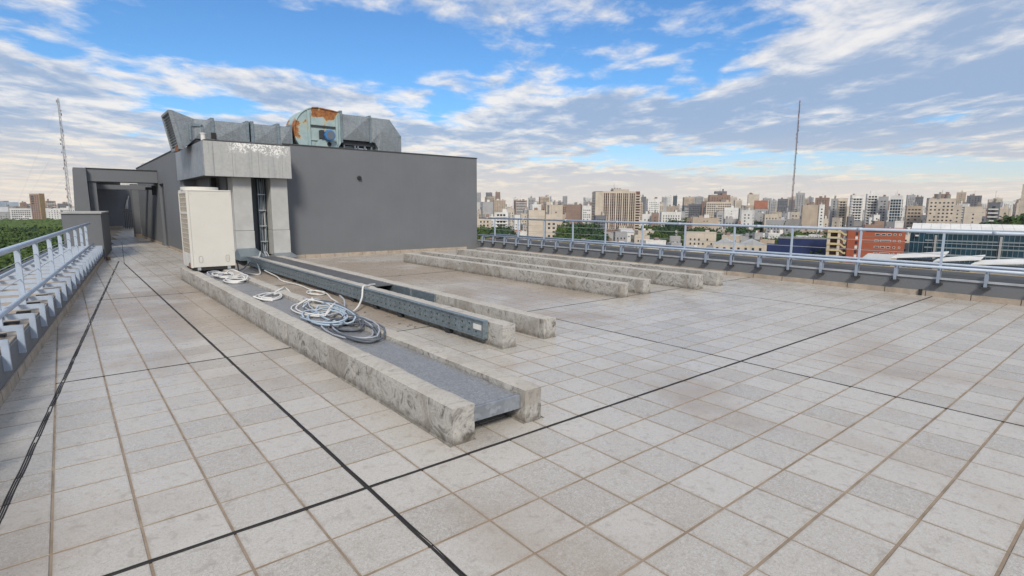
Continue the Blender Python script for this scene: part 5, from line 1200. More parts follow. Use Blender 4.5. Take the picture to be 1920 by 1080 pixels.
 (573.1,193.8,7.3,6.4,11.1,-0.805,'house','grey','mid-rise grey house in front of the white towers'),
 (554.5,126.1,8.9,5.5,12.4,-1.081,'gable','white','mid-rise white pitched roof house in front of the long cream hotel'),
 (472.6,272.3,12.1,8.1,14.5,-1.429,'house','cream','mid-rise cream house in front of the stepped hotel'),
 (368.0,383.4,14.0,10.9,11.2,-1.147,'blank','cream','mid-rise cream blind walled block behind the blank cream wall'),
 (238.8,261.6,14.0,12.4,11.0,-0.301,'blank','white','mid-rise white blind walled block in front of the blank cream wall'),
 (427.6,128.3,10.0,6.4,11.7,-1.484,'house','grey','mid-rise grey house in front of the white towers'),
 (367.9,45.3,5.0,3.1,15.2,-1.18,'win','grey','mid-rise grey apartment block in front of the edge tower'),
 (454.8,279.8,13.5,12.8,8.6,-0.842,'gable','white','small white pitched roof house behind the cream villa'),
 (323.5,217.2,7.6,7.0,9.8,-0.539,'blank','grey','small grey blind walled block in front of the white houses'),
 (431.3,168.1,9.3,7.4,14.5,-1.404,'win','white','mid-rise white apartment block in front of the tan flats'),
 (322.0,157.8,11.1,9.2,11.0,-0.848,'house','grey','mid-rise grey house in front of the pyramid roof'),
 (343.3,68.5,6.5,6.2,16.3,-1.105,'house','grey','mid-rise grey house in front of the long cream hotel'),
 (267.1,251.7,11.8,11.1,11.2,-0.376,'house','cream','mid-rise cream house in front of the brown slab'),
 (457.9,50.9,5.7,5.2,15.6,-1.664,'gable','tan','mid-rise tan pitched roof house right of the edge tower'),
 (498.4,98.5,10.9,6.7,13.2,-1.231,'gable','grey','mid-rise grey pitched roof house in front of the long cream hotel'),
 (322.9,242.9,9.8,6.2,8.0,-0.661,'house','cream','small cream house in front of the white houses'),
 (556.2,71.1,4.3,4.1,15.8,-1.003,'gable','white','mid-rise white pitched roof house behind the edge tower'),
 (472.8,126.1,7.6,6.9,15.2,-0.869,'house','cream','mid-rise cream house in front of the grey cluster'),
 (343.8,44.3,6.0,4.8,17.7,-1.645,'blank','white','mid-rise white blind walled block in front of the edge tower'),
 (324.0,286.9,13.9,10.3,8.6,-0.669,'gable','white','small white pitched roof house right of the brown slab'),
 (407.0,452.3,15.9,11.5,11.0,-1.115,'house','white','mid-rise white house behind the blank cream wall'),
 (610.7,67.4,8.3,6.7,16.8,-1.195,'gable','white','mid-rise white pitched roof house right of the edge tower'),
 (403.9,267.0,12.0,7.7,8.9,-0.809,'gable','cream','small cream pitched roof house in front of the white houses'),
 (369.8,109.9,5.4,3.4,16.4,-0.84,'house','cream','mid-rise cream house in front of the white towers'),
 (478.4,175.8,12.0,7.9,10.7,-0.778,'house','white','mid-rise white house in front of the white towers'),
 (358.7,61.2,9.5,6.3,13.1,-1.779,'gable','cream','mid-rise cream pitched roof house left of the dark balcony block'),
 (302.5,192.3,14.5,13.5,9.1,-0.738,'win','white','small white apartment block in front of the dark block'),
 (354.8,238.1,7.7,4.8,12.6,-0.836,'house','grey','mid-rise grey house in front of the white houses'),
 (349.8,306.7,16.2,14.0,8.0,-0.674,'house','brown','small brown house in front of the striped tower'),
 (513.6,115.9,7.7,5.4,12.6,-0.908,'gable','cream','mid-rise cream pitched roof house in front of the long cream hotel'),
 (352.7,268.8,11.9,11.8,12.1,-0.655,'house','cream','mid-rise cream house in front of the dark slab'),
 (402.6,251.6,7.8,4.9,13.8,-1.218,'gable','grey','mid-rise grey pitched roof house in front of the dark block'),
 (559.7,179.1,8.4,5.6,15.0,-1.118,'house','grey','mid-rise grey house in front of the white towers'),
 (515.8,161.4,6.1,4.0,12.7,-0.827,'gable','grey','mid-rise grey pitched roof house in front of the white towers'),
 (451.7,185.3,11.5,7.3,12.9,-1.561,'gable','cream','mid-rise cream pitched roof house in front of the tan flats'),
 (286.8,208.1,13.5,9.1,13.4,-0.503,'house','white','mid-rise white house in front of the white houses'),
 (397.9,298.8,14.3,10.6,13.7,-0.662,'win','cream','mid-rise cream apartment block in front of the white houses'),
 (296.0,167.7,13.8,10.9,12.1,-1.434,'gable','white','mid-rise white pitched roof house in front of the stepped hotel'),
 (414.2,181.2,9.7,6.7,11.4,-0.892,'gable','tan','mid-rise tan pitched roof house in front of the mast base'),
 (352.5,90.4,10.6,6.4,15.2,-1.139,'win','grey','mid-rise grey apartment block in front of the cream flats'),
 (380.0,153.1,10.2,7.4,12.5,-1.567,'blank','cream','mid-rise cream blind walled block in front of the tan flats'),
 (473.2,64.9,7.2,6.6,17.1,-1.168,'blank','grey','mid-rise grey blind walled block in front of the edge tower'),
 (285.8,236.9,14.5,13.4,8.7,-0.736,'gable','white','small white pitched roof house in front of the striped tower'),
 (504.1,73.9,8.1,8.0,16.8,-1.804,'gable','white','mid-rise white pitched roof house in front of the dark balcony block'),
 (504.2,128.8,8.8,8.0,14.1,-1.054,'house','brown','mid-rise brown house in front of the cream flats'),
 (368.5,179.1,14.1,10.5,10.3,-0.939,'house','grey','mid-rise grey house in front of the pyramid roof'),
 (368.6,81.1,5.6,5.0,15.7,-1.732,'gable','grey','mid-rise grey pitched roof house in front of the long cream hotel'),
 (431.7,213.0,6.6,4.1,14.3,-0.672,'blank','grey','mid-rise grey blind walled block in front of the pyramid roof'),
 (298.4,273.7,13.6,10.3,8.3,-0.686,'house','cream','small cream house in front of the brown slab'),
 (364.0,322.9,15.8,10.2,12.1,-1.227,'win','cream','mid-rise cream apartment block right of the brown slab'),
 (499.2,144.1,7.3,7.2,13.7,-1.669,'gable','cream','mid-rise cream pitched roof house in front of the white towers'),
 (367.5,459.6,8.5,7.2,8.3,-0.499,'gable','grey','small grey pitched roof house behind the grey gable'),
 (463.5,106.2,6.3,5.5,16.5,-1.55,'gable','grey','mid-rise grey pitched roof house in front of the long cream hotel'),
 (412.9,241.8,10.9,6.7,13.8,-0.898,'house','cream','mid-rise cream house in front of the stepped hotel'),
 (334.5,388.9,13.7,10.7,10.8,-0.272,'win','white','mid-rise white apartment block in front of the red banded block'),
 (394.5,342.4,15.1,11.1,10.5,-0.679,'blank','grey','mid-rise grey blind walled block in front of the striped tower'),
 (383.6,55.2,4.5,4.2,16.4,-1.631,'win','white','mid-rise white apartment block in front of the dark balcony block'),
 (486.1,49.8,4.7,4.4,18.1,-1.324,'gable','cream','mid-rise cream pitched roof house right of the edge tower'),
 (360.3,127.9,12.2,11.8,14.2,-1.085,'win','white','mid-rise white apartment block in front of the white towers'),
 (353.2,423.4,10.9,8.1,11.2,-0.519,'gable','grey','mid-rise grey pitched roof house in front of the red banded block'),
 (230.0,310.6,8.3,7.7,10.4,-0.461,'house','tan','mid-rise tan house in front of the grey gable'),
 (417.0,75.6,6.9,6.1,13.1,-1.124,'house','tan','mid-rise tan house in front of the long cream hotel'),
 (392.1,125.2,9.7,8.9,12.6,-0.995,'gable','grey','mid-rise grey pitched roof house in front of the white towers'),
 (259.5,213.7,7.9,5.6,13.1,-0.739,'house','white','mid-rise white house in front of the striped tower'),
 (513.3,264.6,9.4,8.7,10.6,-0.655,'win','cream','mid-rise cream apartment block in front of the cream tower'),
 (359.3,195.2,11.6,8.3,14.8,-1.278,'house','cream','mid-rise cream house in front of the stepped hotel'),
 (420.4,141.3,5.7,3.8,13.2,-0.805,'gable','white','mid-rise white pitched roof house in front of the white towers'),
 (428.2,397.3,9.0,7.3,10.4,-0.681,'gable','grey','mid-rise grey pitched roof house in front of the brown slab'),
 (350.5,34.0,3.8,3.4,15.0,-1.205,'house','cream','mid-rise cream house right of the edge tower'),
 (548.1,150.7,9.1,8.1,11.7,-1.683,'blank','grey','mid-rise grey blind walled block in front of the dark grid tower'),
 (531.3,185.4,10.7,10.6,15.6,-1.057,'house','dark','mid-rise dark house in front of the white towers'),
 (433.0,87.3,6.2,4.7,16.3,-1.576,'blank','cream','mid-rise cream blind walled block in front of the long cream hotel'),
 (346.4,165.8,9.3,7.9,13.7,-0.683,'win','tan','mid-rise tan apartment block in front of the pyramid roof'),
 (274.2,334.4,10.0,7.0,10.7,-1.069,'blank','grey','mid-rise grey blind walled block in front of the grey gable'),
 (337.8,180.9,9.8,6.6,8.9,-0.638,'gable','tan','small tan pitched roof house in front of the stepped hotel'),
 (373.6,347.4,9.5,8.9,6.7,-0.383,'house','grey','small grey house in front of the brown slab'),
 (481.5,327.3,8.5,7.6,11.2,-1.355,'blank','white','mid-rise white blind walled block in front of the white houses'),
 (481.2,150.3,9.4,9.4,16.0,-1.124,'win','white','mid-rise white apartment block in front of the white towers'),
 (350.4,105.7,8.9,8.9,14.6,-1.01,'blank','cream','mid-rise cream blind walled block in front of the white towers'),
 (533.4,96.5,10.1,8.3,15.1,-1.248,'gable','white','mid-rise white pitched roof house in front of the long cream hotel'),
 (409.8,333.7,10.0,9.7,10.1,-0.745,'house','white','mid-rise white house in front of the striped tower'),
 (462.1,234.3,7.1,4.7,12.4,-1.482,'house','grey','mid-rise grey house in front of the cream tower'),
 (409.8,47.6,7.6,6.0,18.6,-1.275,'house','white','mid-rise white house right of the edge tower'),
 (431.8,68.9,5.5,4.4,13.3,-1.616,'gable','grey','mid-rise grey pitched roof house in front of the dark balcony block'),
 (371.8,414.1,8.0,6.1,11.0,-0.468,'gable','tan','mid-rise tan pitched roof house behind the blank cream wall'),
 (322.4,120.7,9.2,6.3,11.8,-0.945,'blank','white','mid-rise white blind walled block right of the tan flats'),
 (545.7,210.1,8.0,6.1,11.4,-1.025,'blank','grey','mid-rise grey blind walled block in front of the tan flats'),
 (480.0,250.4,7.7,5.4,9.2,-1.296,'win','cream','small cream apartment block in front of the cream tower'),
 (435.8,200.4,13.6,10.4,14.3,-0.874,'blank','white','mid-rise white blind walled block in front of the pyramid roof'),
 (499.0,245.6,7.4,5.8,9.3,-0.936,'gable','dark','small dark pitched roof house in front of the pyramid roof'),
 (257.5,337.2,11.9,8.8,8.8,-0.86,'blank','brown','small brown blind walled block in front of the grey gable'),
 (471.3,224.5,7.9,7.9,12.9,-0.983,'gable','cream','mid-rise cream pitched roof house in front of the pyramid roof'),
 (493.1,201.5,10.7,9.9,14.7,-1.563,'blank','cream','mid-rise cream blind walled block in front of the tan flats'),
 (215.6,267.1,11.7,7.9,10.1,-0.241,'gable','grey','mid-rise grey pitched roof house in front of the grey gable'),
 (389.8,206.8,12.4,12.2,13.0,-0.939,'blank','grey','mid-rise grey blind walled block in front of the stepped hotel'),
 (311.2,294.8,11.1,7.5,9.6,-1.019,'house','tan','small tan house in front of the brown slab'),
 (438.3,352.9,14.0,10.3,13.2,-0.454,'gable','white','mid-rise white pitched roof house in front of the striped tower'),
 (378.2,37.3,4.6,3.6,18.2,-1.85,'win','white','mid-rise white apartment block right of the edge tower'),
 (379.0,101.5,10.8,6.9,11.7,-1.513,'house','dark','mid-rise dark house in front of the dark grid tower'),
 (408.1,60.5,7.6,6.9,14.0,-1.278,'gable','dark','mid-rise dark pitched roof house in front of the dark balcony block'),
 (587.0,59.5,6.3,4.6,17.6,-1.291,'win','white','mid-rise white apartment block right of the edge tower'),
 (539.3,171.7,10.6,8.9,11.8,-1.119,'house','white','mid-rise white house in front of the white towers'),
 (349.6,143.1,10.8,8.1,13.3,-1.386,'house','grey','mid-rise grey house in front of the tan flats'),
 (324.3,436.5,8.4,7.1,7.6,-0.376,'house','tan','small tan house behind the grey gable'),
 (464.5,381.0,13.3,12.3,7.6,-0.445,'win','white','small white apartment block in front of the striped tower'),
 (458.3,138.6,6.8,4.1,15.1,-0.836,'gable','cream','mid-rise cream pitched roof house in front of the white towers'),
 (418.4,225.3,7.9,7.6,12.6,-1.457,'blank','white','mid-rise white blind walled block in front of the stepped hotel'),
 (536.7,56.8,4.8,4.7,14.5,-1.199,'gable','cream','mid-rise cream pitched roof house right of the edge tower'),
 (436.0,43.1,7.4,6.7,16.7,-1.676,'win','cream','mid-rise cream apartment block right of the edge tower'),
 (432.7,288.2,9.8,9.5,8.8,-1.19,'blank','grey','small grey blind walled block in front of the white houses'),
 (386.8,144.1,8.1,7.3,14.6,-1.07,'blank','tan','mid-rise tan blind walled block in front of the white towers'),
 (433.6,57.6,8.4,7.0,17.9,-1.642,'gable','brown','mid-rise brown pitched roof house in front of the edge tower'),
 (344.9,451.6,9.0,6.2,11.9,-0.215,'house','brown','mid-rise brown house in front of the grey gable'),
 (394.0,372.8,16.2,13.0,13.4,-0.549,'house','brown','mid-rise brown house in front of the brown slab'),
 (520.6,289.6,8.9,5.7,9.3,-1.27,'house','cream','small cream house in front of the stepped hotel'),
 (478.7,81.1,9.1,8.9,18.1,-1.607,'house','tan','mid-rise tan house in front of the dark balcony block'),
 (336.0,52.1,9.1,6.0,16.3,-1.27,'blank','tan','mid-rise tan blind walled block in front of the dark balcony block'),
 (299.1,149.1,10.7,8.9,9.6,-0.928,'win','cream','small cream apartment block in front of the cream tower'),
 (366.2,300.0,10.3,6.5,13.4,-0.62,'house','grey','mid-rise grey house in front of the striped tower'),
 (456.1,90.3,6.1,5.7,13.6,-1.754,'blank','grey','mid-rise grey blind walled block in front of the long cream hotel'),
 (225.5,210.2,11.0,9.4,8.1,-1.026,'house','grey','small grey house in front of the brown slab'),
 (229.1,186.3,18.3,11.1,6.5,-0.709,'house','white','small white house in front of the striped tower'),
 (247.7,165.3,9.1,8.2,8.7,-1.361,'house','brown','small brown house in front of the white houses'),
 (256.7,110.6,10.3,8.0,10.4,-0.721,'gable','cream','mid-rise cream pitched roof house in front of the mast base'),
 (237.3,79.4,7.3,6.3,11.8,-1.624,'house','white','mid-rise white house in front of the white towers'),
 (298.2,107.5,13.5,9.3,12.4,-0.957,'gable','tan','mid-rise tan pitched roof house in front of the white towers'),
 (231.5,94.1,11.0,8.6,10.4,-1.037,'house','tan','mid-rise tan house in front of the tan flats'),
 (223.8,156.3,12.4,9.6,7.6,-0.519,'house','cream','small cream house in front of the white houses'),
 (298.4,130.5,9.7,6.9,9.7,-1.013,'gable','cream','small cream pitched roof house in front of the mast base'),
 (251.6,235.7,18.9,12.0,8.2,-1.024,'house','grey','small grey house in front of the brown slab'),
 (188.2,196.9,16.8,11.9,6.4,-0.619,'house','grey','small grey house in front of the blank cream wall'),
 (186.2,231.5,16.3,9.8,6.9,-0.535,'gable','white','small white pitched roof house in front of the grey gable'),
 (223.4,135.7,14.2,10.3,7.7,-0.582,'gable','white','small white pitched roof house in front of the cream villa'),
 (323.4,140.9,12.7,11.2,11.2,-0.98,'house','brown','mid-rise brown house in front of the mast base'),
 (174.5,177.9,13.3,11.7,6.0,-0.632,'gable','cream','small cream pitched roof house in front of the blank cream wall'),
 (254.8,131.2,12.0,9.8,10.4,-0.949,'house','grey','mid-rise grey house in front of the cream tower'),
 (222.5,116.8,9.8,6.6,8.1,-0.941,'house','brown','small brown house right of the stepped hotel'),
 (270.1,153.4,12.1,10.3,7.6,-0.874,'house','cream','small cream house in front of the stepped hotel'),
 (263.0,93.8,8.2,5.7,9.8,-1.046,'gable','cream','small cream pitched roof house in front of the white towers'),
 (194.2,146.2,11.7,9.7,9.8,-0.78,'house','cream','small cream house in front of the dark slab'),
 (212.3,243.8,15.0,13.4,7.4,-0.277,'gable','grey','small grey pitched roof house in front of the red banded block'),
 (200.6,183.0,11.6,11.2,8.8,-0.653,'house','grey','small grey house in front of the brown slab'),
 (153.2,195.6,14.9,13.9,6.7,-0.871,'house','cream','small cream house in front of the grey gable'),
 (274.0,177.4,15.9,11.8,7.6,-1.201,'house','grey','small grey house in front of the dark block'),
 (207.8,168.8,11.5,7.8,8.7,-0.622,'house','cream','small cream house in front of the striped tower'),
 (201.4,217.8,15.3,9.3,5.8,-0.603,'house','cream','small cream house in front of the red banded block'),
 (259.0,189.4,10.8,6.6,7.3,-0.795,'gable','grey','small grey pitched roof house in front of the dark slab'),
 (173.7,208.8,11.7,7.1,6.7,-0.429,'house','grey','small grey house in front of the red banded block'),
 (183.3,160.3,11.1,8.8,8.3,-0.585,'house','cream','small cream house in front of the striped tower'),
 (276.6,123.0,10.2,8.5,11.2,-0.971,'house','brown','mid-rise brown house in front of the pyramid roof'),
 (1.5,1708.8,24.6,23.2,28.2,0.138,'blank','cream','distant cream blind walled block behind the portal flats'),
 (-97.4,1447.6,20.5,14.2,29.7,0.206,'house','cream','distant cream house behind the blue hall'),
 (-54.2,1365.6,10.4,7.7,35.8,-0.345,'blank','grey','distant grey blind walled block behind the left white flats'),
 (-42.6,1560.3,22.6,14.1,29.9,0.166,'house','grey','distant grey house behind the brown tower'),
 (-33.7,1329.6,9.9,6.2,34.3,-0.36,'win','cream','distant cream apartment block behind the brown tower'),
 (-45.4,1698.2,20.4,15.1,30.7,0.166,'win','tan','distant tan apartment block behind the brown tower'),
 (-94.3,1257.2,9.7,7.5,29.3,0.336,'win','tan','distant tan apartment block left of the blue hall'),
 (-124.4,1634.4,11.8,9.2,27.2,0.337,'house','dark','distant dark house in front of the blue hall'),
 (2.7,1475.8,23.4,16.0,34.8,0.434,'house','tan','distant tan house behind the portal flats'),
 (2.3,1629.5,22.2,15.9,26.4,0.26,'win','cream','distant cream apartment block behind the portal flats'),
 (-81.3,1695.6,18.6,13.7,30.2,0.187,'blank','brown','distant brown blind walled block behind the left white flats'),
 (-145.0,1624.4,10.8,8.9,30.5,-0.296,'blank','dark','distant dark blind walled block left of the blue hall'),
 (3.4,1453.4,22.3,21.6,32.0,-0.213,'blank','tan','distant tan blind walled block behind the portal flats'),
 (-76.0,1325.0,13.3,13.0,31.1,0.231,'blank','grey','distant grey blind walled block behind the blue hall'),
 (11.0,1600.7,20.3,13.6,31.3,0.132,'win','cream','distant cream apartment block behind the portal flats'),
 (-50.1,1445.3,18.7,15.1,33.7,0.296,'win','grey','distant grey apartment block right of the left white flats'),
 (-53.0,1537.7,22.6,16.6,32.1,0.173,'win','white','distant white apartment block right of the left white flats'),
 (-33.3,1378.8,20.3,14.9,35.0,0.46,'house','white','distant white house behind the brown tower'),
 (-132.5,1526.1,16.2,15.7,30.1,-0.124,'blank','grey','distant grey blind walled block left of the blue hall'),
 (-54.0,1605.2,19.4,17.2,33.7,-0.177,'blank','brown','distant brown blind walled block right of the left white flats'),
 (-115.1,1534.7,15.0,10.7,27.3,0.214,'win','white','distant white apartment block left of the blue hall'),
 (-110.4,1240.5,9.5,7.6,30.1,-0.296,'win','white','distant white apartment block left of the blue hall'),
]
STREET_TREES = [(304.4, 305.1, 18.3, 'nearby green tree right of the blank cream wall'), (314.2, 297.9, 16.6, 'nearby green tree in front of the brown slab'), (320.9, 324.2, 18.5, 'street green tree behind the blank cream wall'), (309.1, 290.3, 18.1, 'nearby green tree in front of the brown slab'), (363.9, 355.3, 15.1, 'street green tree in front of the brown slab'), (396.9, 378.7, 15.9, 'street green tree in front of the brown slab'), (391.6, 380.9, 14.8, 'street green tree in front of the brown slab'), (404.7, 372.2, 16.2, 'street green tree in front of the brown slab'), (324.5, 312.6, 18.8, 'street green tree in front of the brown slab'), (354.1, 325.0, 16.7, 'street green tree in front of the brown slab'), (306.8, 296.1, 17.1, 'nearby green tree in front of the brown slab'), (380.2, 386.4, 14.8, 'street green tree behind the blank cream wall'), (324.4, 332.1, 14.2, 'street green tree behind the blank cream wall'), (341.5, 346.1, 16.6, 'street green tree behind the blank cream wall'), (384.9, 391.9, 15.7, 'street green tree behind the blank cream wall'), (307.8, 279.1, 15.9, 'nearby green tree in front of the brown slab'), (320.3, 284.6, 13.8, 'nearby green tree right of the brown slab'), (287.8, 258.4, 10.8, 'nearby green tree right of the brown slab'), (296.6, 274.8, 12.4, 'nearby green tree in front of the brown slab'), (305.1, 274.6, 11.2, 'nearby green tree right of the brown slab'), (346.6, 305.7, 10.9, 'street green tree right of the brown slab'), (294.0, 292.5, 13.1, 'nearby green tree in front of the brown slab'), (305.0, 273.4, 11.2, 'nearby green tree right of the brown slab'), (286.3, 279.7, 12.7, 'nearby green tree in front of the brown slab'), (313.3, 284.5, 10.8, 'nearby green tree in front of the brown slab'), (333.6, 327.7, 10.4, 'street green tree in front of the brown slab'), (298.7, 263.7, 12.1, 'nearby green tree right of the brown slab'), (330.8, 311.5, 13.5, 'street green tree in front of the brown slab'), (282.7, 378.7, 14.2, 'street green tree in front of the grey gable'), (286.9, 362.5, 12.8, 'street green tree in front of the grey gable'), (283.3, 379.5, 15.4, 'street green tree in front of the grey gable'), (279.6, 374.6, 12.9, 'street green tree in front of the grey gable'), (267.0, 363.4, 13.4, 'street green tree in front of the grey gable'), (297.3, 371.6, 15.4, 'street green tree in front of the grey gable'), (289.4, 398.6, 14.1, 'street green tree behind the grey gable'), (278.3, 355.6, 15.5, 'street green tree in front of the grey gable'), (302.6, 378.5, 13.3, 'street green tree in front of the grey gable'), (284.0, 377.5, 13.9, 'street green tree in front of the grey gable'), (275.5, 363.8, 14.4, 'street green tree in front of the grey gable'), (288.2, 375.4, 12.7, 'street green tree in front of the grey gable'), (443.3, 310.6, 15.6, 'street green tree in front of the white houses'), (422.8, 309.9, 14.7, 'street green tree in front of the dark slab'), (435.0, 321.1, 12.1, 'street green tree in front of the white houses'), (460.0, 340.5, 14.1, 'distant green tree in front of the white houses'), (402.6, 299.9, 12.2, 'street green tree in front of the white houses'), (454.7, 329.2, 13.1, 'distant green tree in front of the white houses'), (412.5, 306.0, 15.0, 'street green tree in front of the white houses'), (462.3, 327.7, 14.7, 'distant green tree right of the white houses'), (447.4, 324.2, 14.3, 'street green tree in front of the white houses'), (390.9, 250.9, 11.4, 'street green tree in front of the dark block'), (369.7, 264.1, 11.9, 'street green tree in front of the white houses'), (367.5, 243.7, 10.9, 'street green tree in front of the white houses'), (384.3, 249.3, 13.1, 'street green tree in front of the dark block'), (384.1, 253.1, 13.2, 'street green tree in front of the dark block'), (374.2, 264.5, 10.8, 'street green tree right of the white houses'), (367.0, 265.8, 10.7, 'street green tree in front of the white houses'), (375.6, 272.2, 12.0, 'street green tree in front of the white houses'), (385.3, 249.9, 10.0, 'street green tree in front of the dark block'), (367.8, 262.9, 13.7, 'street green tree in front of the white houses'), (410.3, 241.3, 14.7, 'street green tree in front of the stepped hotel'), (425.8, 259.9, 11.2, 'street green tree behind the cream villa'), (391.3, 231.8, 12.7, 'street green tree in front of the tan hall'), (397.5, 243.3, 13.0, 'street green tree behind the cream villa'), (451.4, 276.5, 14.9, 'street green tree behind the cream villa'), (420.9, 265.6, 14.3, 'street green tree in front of the dark block'), (420.3, 261.2, 12.7, 'street green tree in front of the dark block'), (410.3, 258.2, 12.3, 'street green tree in front of the dark block'), (528.6, 357.6, 18.7, 'distant green tree in front of the white houses'), (627.6, 408.6, 19.0, 'distant green tree in front of the dark block'), (547.8, 368.4, 18.0, 'distant green tree in front of the white houses'), (575.0, 389.1, 15.1, 'distant green tree in front of the white houses'), (630.3, 415.6, 15.1, 'distant green tree in front of the dark block'), (558.7, 364.6, 18.4, 'distant green tree in front of the dark block'), (488.6, 260.2, 15.7, 'street green tree in front of the stepped hotel'), (491.3, 261.1, 15.9, 'street green tree in front of the stepped hotel'), (469.9, 250.6, 14.2, 'street green tree in front of the stepped hotel'), (470.9, 238.6, 13.4, 'street green tree in front of the cream tower'), (466.0, 236.4, 13.0, 'street green tree in front of the cream tower'), (584.2, 292.6, 14.8, 'distant green tree in front of the pyramid roof'), (594.1, 294.6, 17.4, 'distant green tree in front of the pyramid roof'), (597.7, 304.7, 17.4, 'distant green tree in front of the cream tower'), (575.9, 287.5, 17.6, 'distant green tree in front of the pyramid roof'), (582.4, 294.0, 14.5, 'distant green tree in front of the cream tower'), (622.3, 295.7, 16.0, 'distant green tree in front of the pyramid roof'), (577.9, 260.5, 17.4, 'distant green tree in front of the pyramid roof'), (646.8, 295.0, 15.7, 'distant green tree in front of the pyramid roof'), (572.5, 265.2, 15.2, 'distant green tree in front of the pyramid roof'), (612.5, 287.6, 16.6, 'distant green tree in front of the pyramid roof'), (625.7, 295.9, 17.4, 'distant green tree in front of the pyramid roof'), (297.3, 111.7, 15.9, 'nearby green tree in front of the tan flats'), (293.1, 108.5, 13.2, 'nearby green tree in front of the white towers'), (286.9, 112.5, 14.2, 'nearby green tree left of the tan flats'), (341.6, 133.3, 15.7, 'nearby green tree in front of the tan flats'), (308.3, 119.8, 12.9, 'nearby green tree in front of the tan flats'), (354.5, 133.5, 15.3, 'nearby green tree in front of the tan flats'), (351.2, 129.3, 12.8, 'nearby green tree in front of the white towers'), (339.0, 139.9, 13.6, 'nearby green tree in front of the tan flats'), (321.2, 125.9, 14.5, 'nearby green tree in front of the tan flats'), (302.9, 114.2, 12.0, 'nearby green tree in front of the tan flats'), (363.2, 136.5, 14.5, 'nearby green tree right of the tan flats'), (322.1, 133.5, 13.5, 'nearby green tree in front of the mast base'), (435.0, 188.7, 13.1, 'street green tree in front of the mast base'), (472.3, 200.2, 13.9, 'street green tree in front of the mast base'), (461.4, 182.6, 13.8, 'street green tree in front of the tan flats'), (443.6, 183.4, 10.6, 'street green tree in front of the tan flats'), (415.4, 175.3, 11.0, 'street green tree in front of the mast base'), (424.4, 171.1, 10.6, 'street green tree in front of the tan flats'), (470.6, 186.8, 12.2, 'street green tree in front of the tan flats'), (492.5, 189.1, 12.9, 'street green tree in front of the tan flats'), (506.2, 188.4, 10.0, 'street green tree in front of the white towers'), (536.3, 196.6, 12.7, 'distant green tree in front of the white towers'), (485.0, 183.3, 12.9, 'street green tree right of the tan flats'), (426.3, 58.8, 24.2, 'nearby green tree left of the edge tower'), (436.5, 53.7, 25.2, 'street green tree in front of the edge tower'), (416.0, 52.6, 25.9, 'nearby green tree in front of the edge tower'), (441.6, 54.5, 25.7, 'street green tree in front of the edge tower'), (440.5, 57.9, 25.0, 'street green tree in front of the edge tower'), (449.5, 63.1, 23.0, 'street green tree right of the dark balcony block'), (427.1, 60.7, 22.6, 'nearby green tree in front of the dark balcony block'), (436.9, 59.0, 22.6, 'street green tree in front of the edge tower'), (419.1, 45.2, 18.9, 'nearby green tree right of the edge tower'), (406.4, 44.0, 17.8, 'nearby green tree right of the edge tower'), (440.0, 49.9, 18.7, 'street green tree right of the edge tower'), (456.7, 49.0, 21.5, 'street green tree right of the edge tower'), (467.2, 42.7, 16.5, 'street green tree right of the edge tower'), (444.9, 580.4, 17.6, 'distant green tree behind the grey gable'), (463.5, 571.9, 15.6, 'distant green tree behind the grey gable'), (441.4, 556.7, 15.7, 'distant green tree behind the grey gable'), (449.5, 553.9, 15.1, 'distant green tree behind the grey gable'), (521.0, 150.5, 8.1, 'street green tree in front of the white towers'), (550.2, 168.0, 10.4, 'distant green tree in front of the white towers'), (562.6, 177.2, 8.4, 'distant green tree in front of the white towers'), (540.4, 181.8, 9.1, 'distant green tree in front of the white towers'), (530.2, 160.5, 11.6, 'street green tree in front of the white towers'), (381.7, 163.1, 11.1, 'nearby green tree in front of the mast base'), (404.8, 189.3, 11.9, 'street green tree in front of the pyramid roof'), (373.9, 169.1, 11.3, 'nearby green tree in front of the pyramid roof'), (358.5, 169.8, 9.2, 'nearby green tree in front of the pyramid roof'), (393.8, 180.8, 9.1, 'nearby green tree in front of the pyramid roof'), (352.1, 153.2, 9.1, 'nearby green tree in front of the mast base'), (377.3, 505.6, 15.2, 'distant green tree in front of the grey gable'), (386.0, 515.9, 19.3, 'distant green tree in front of the grey gable'), (363.3, 488.2, 14.4, 'distant green tree in front of the grey gable'), (350.1, 488.5, 18.7, 'distant green tree behind the grey gable')]
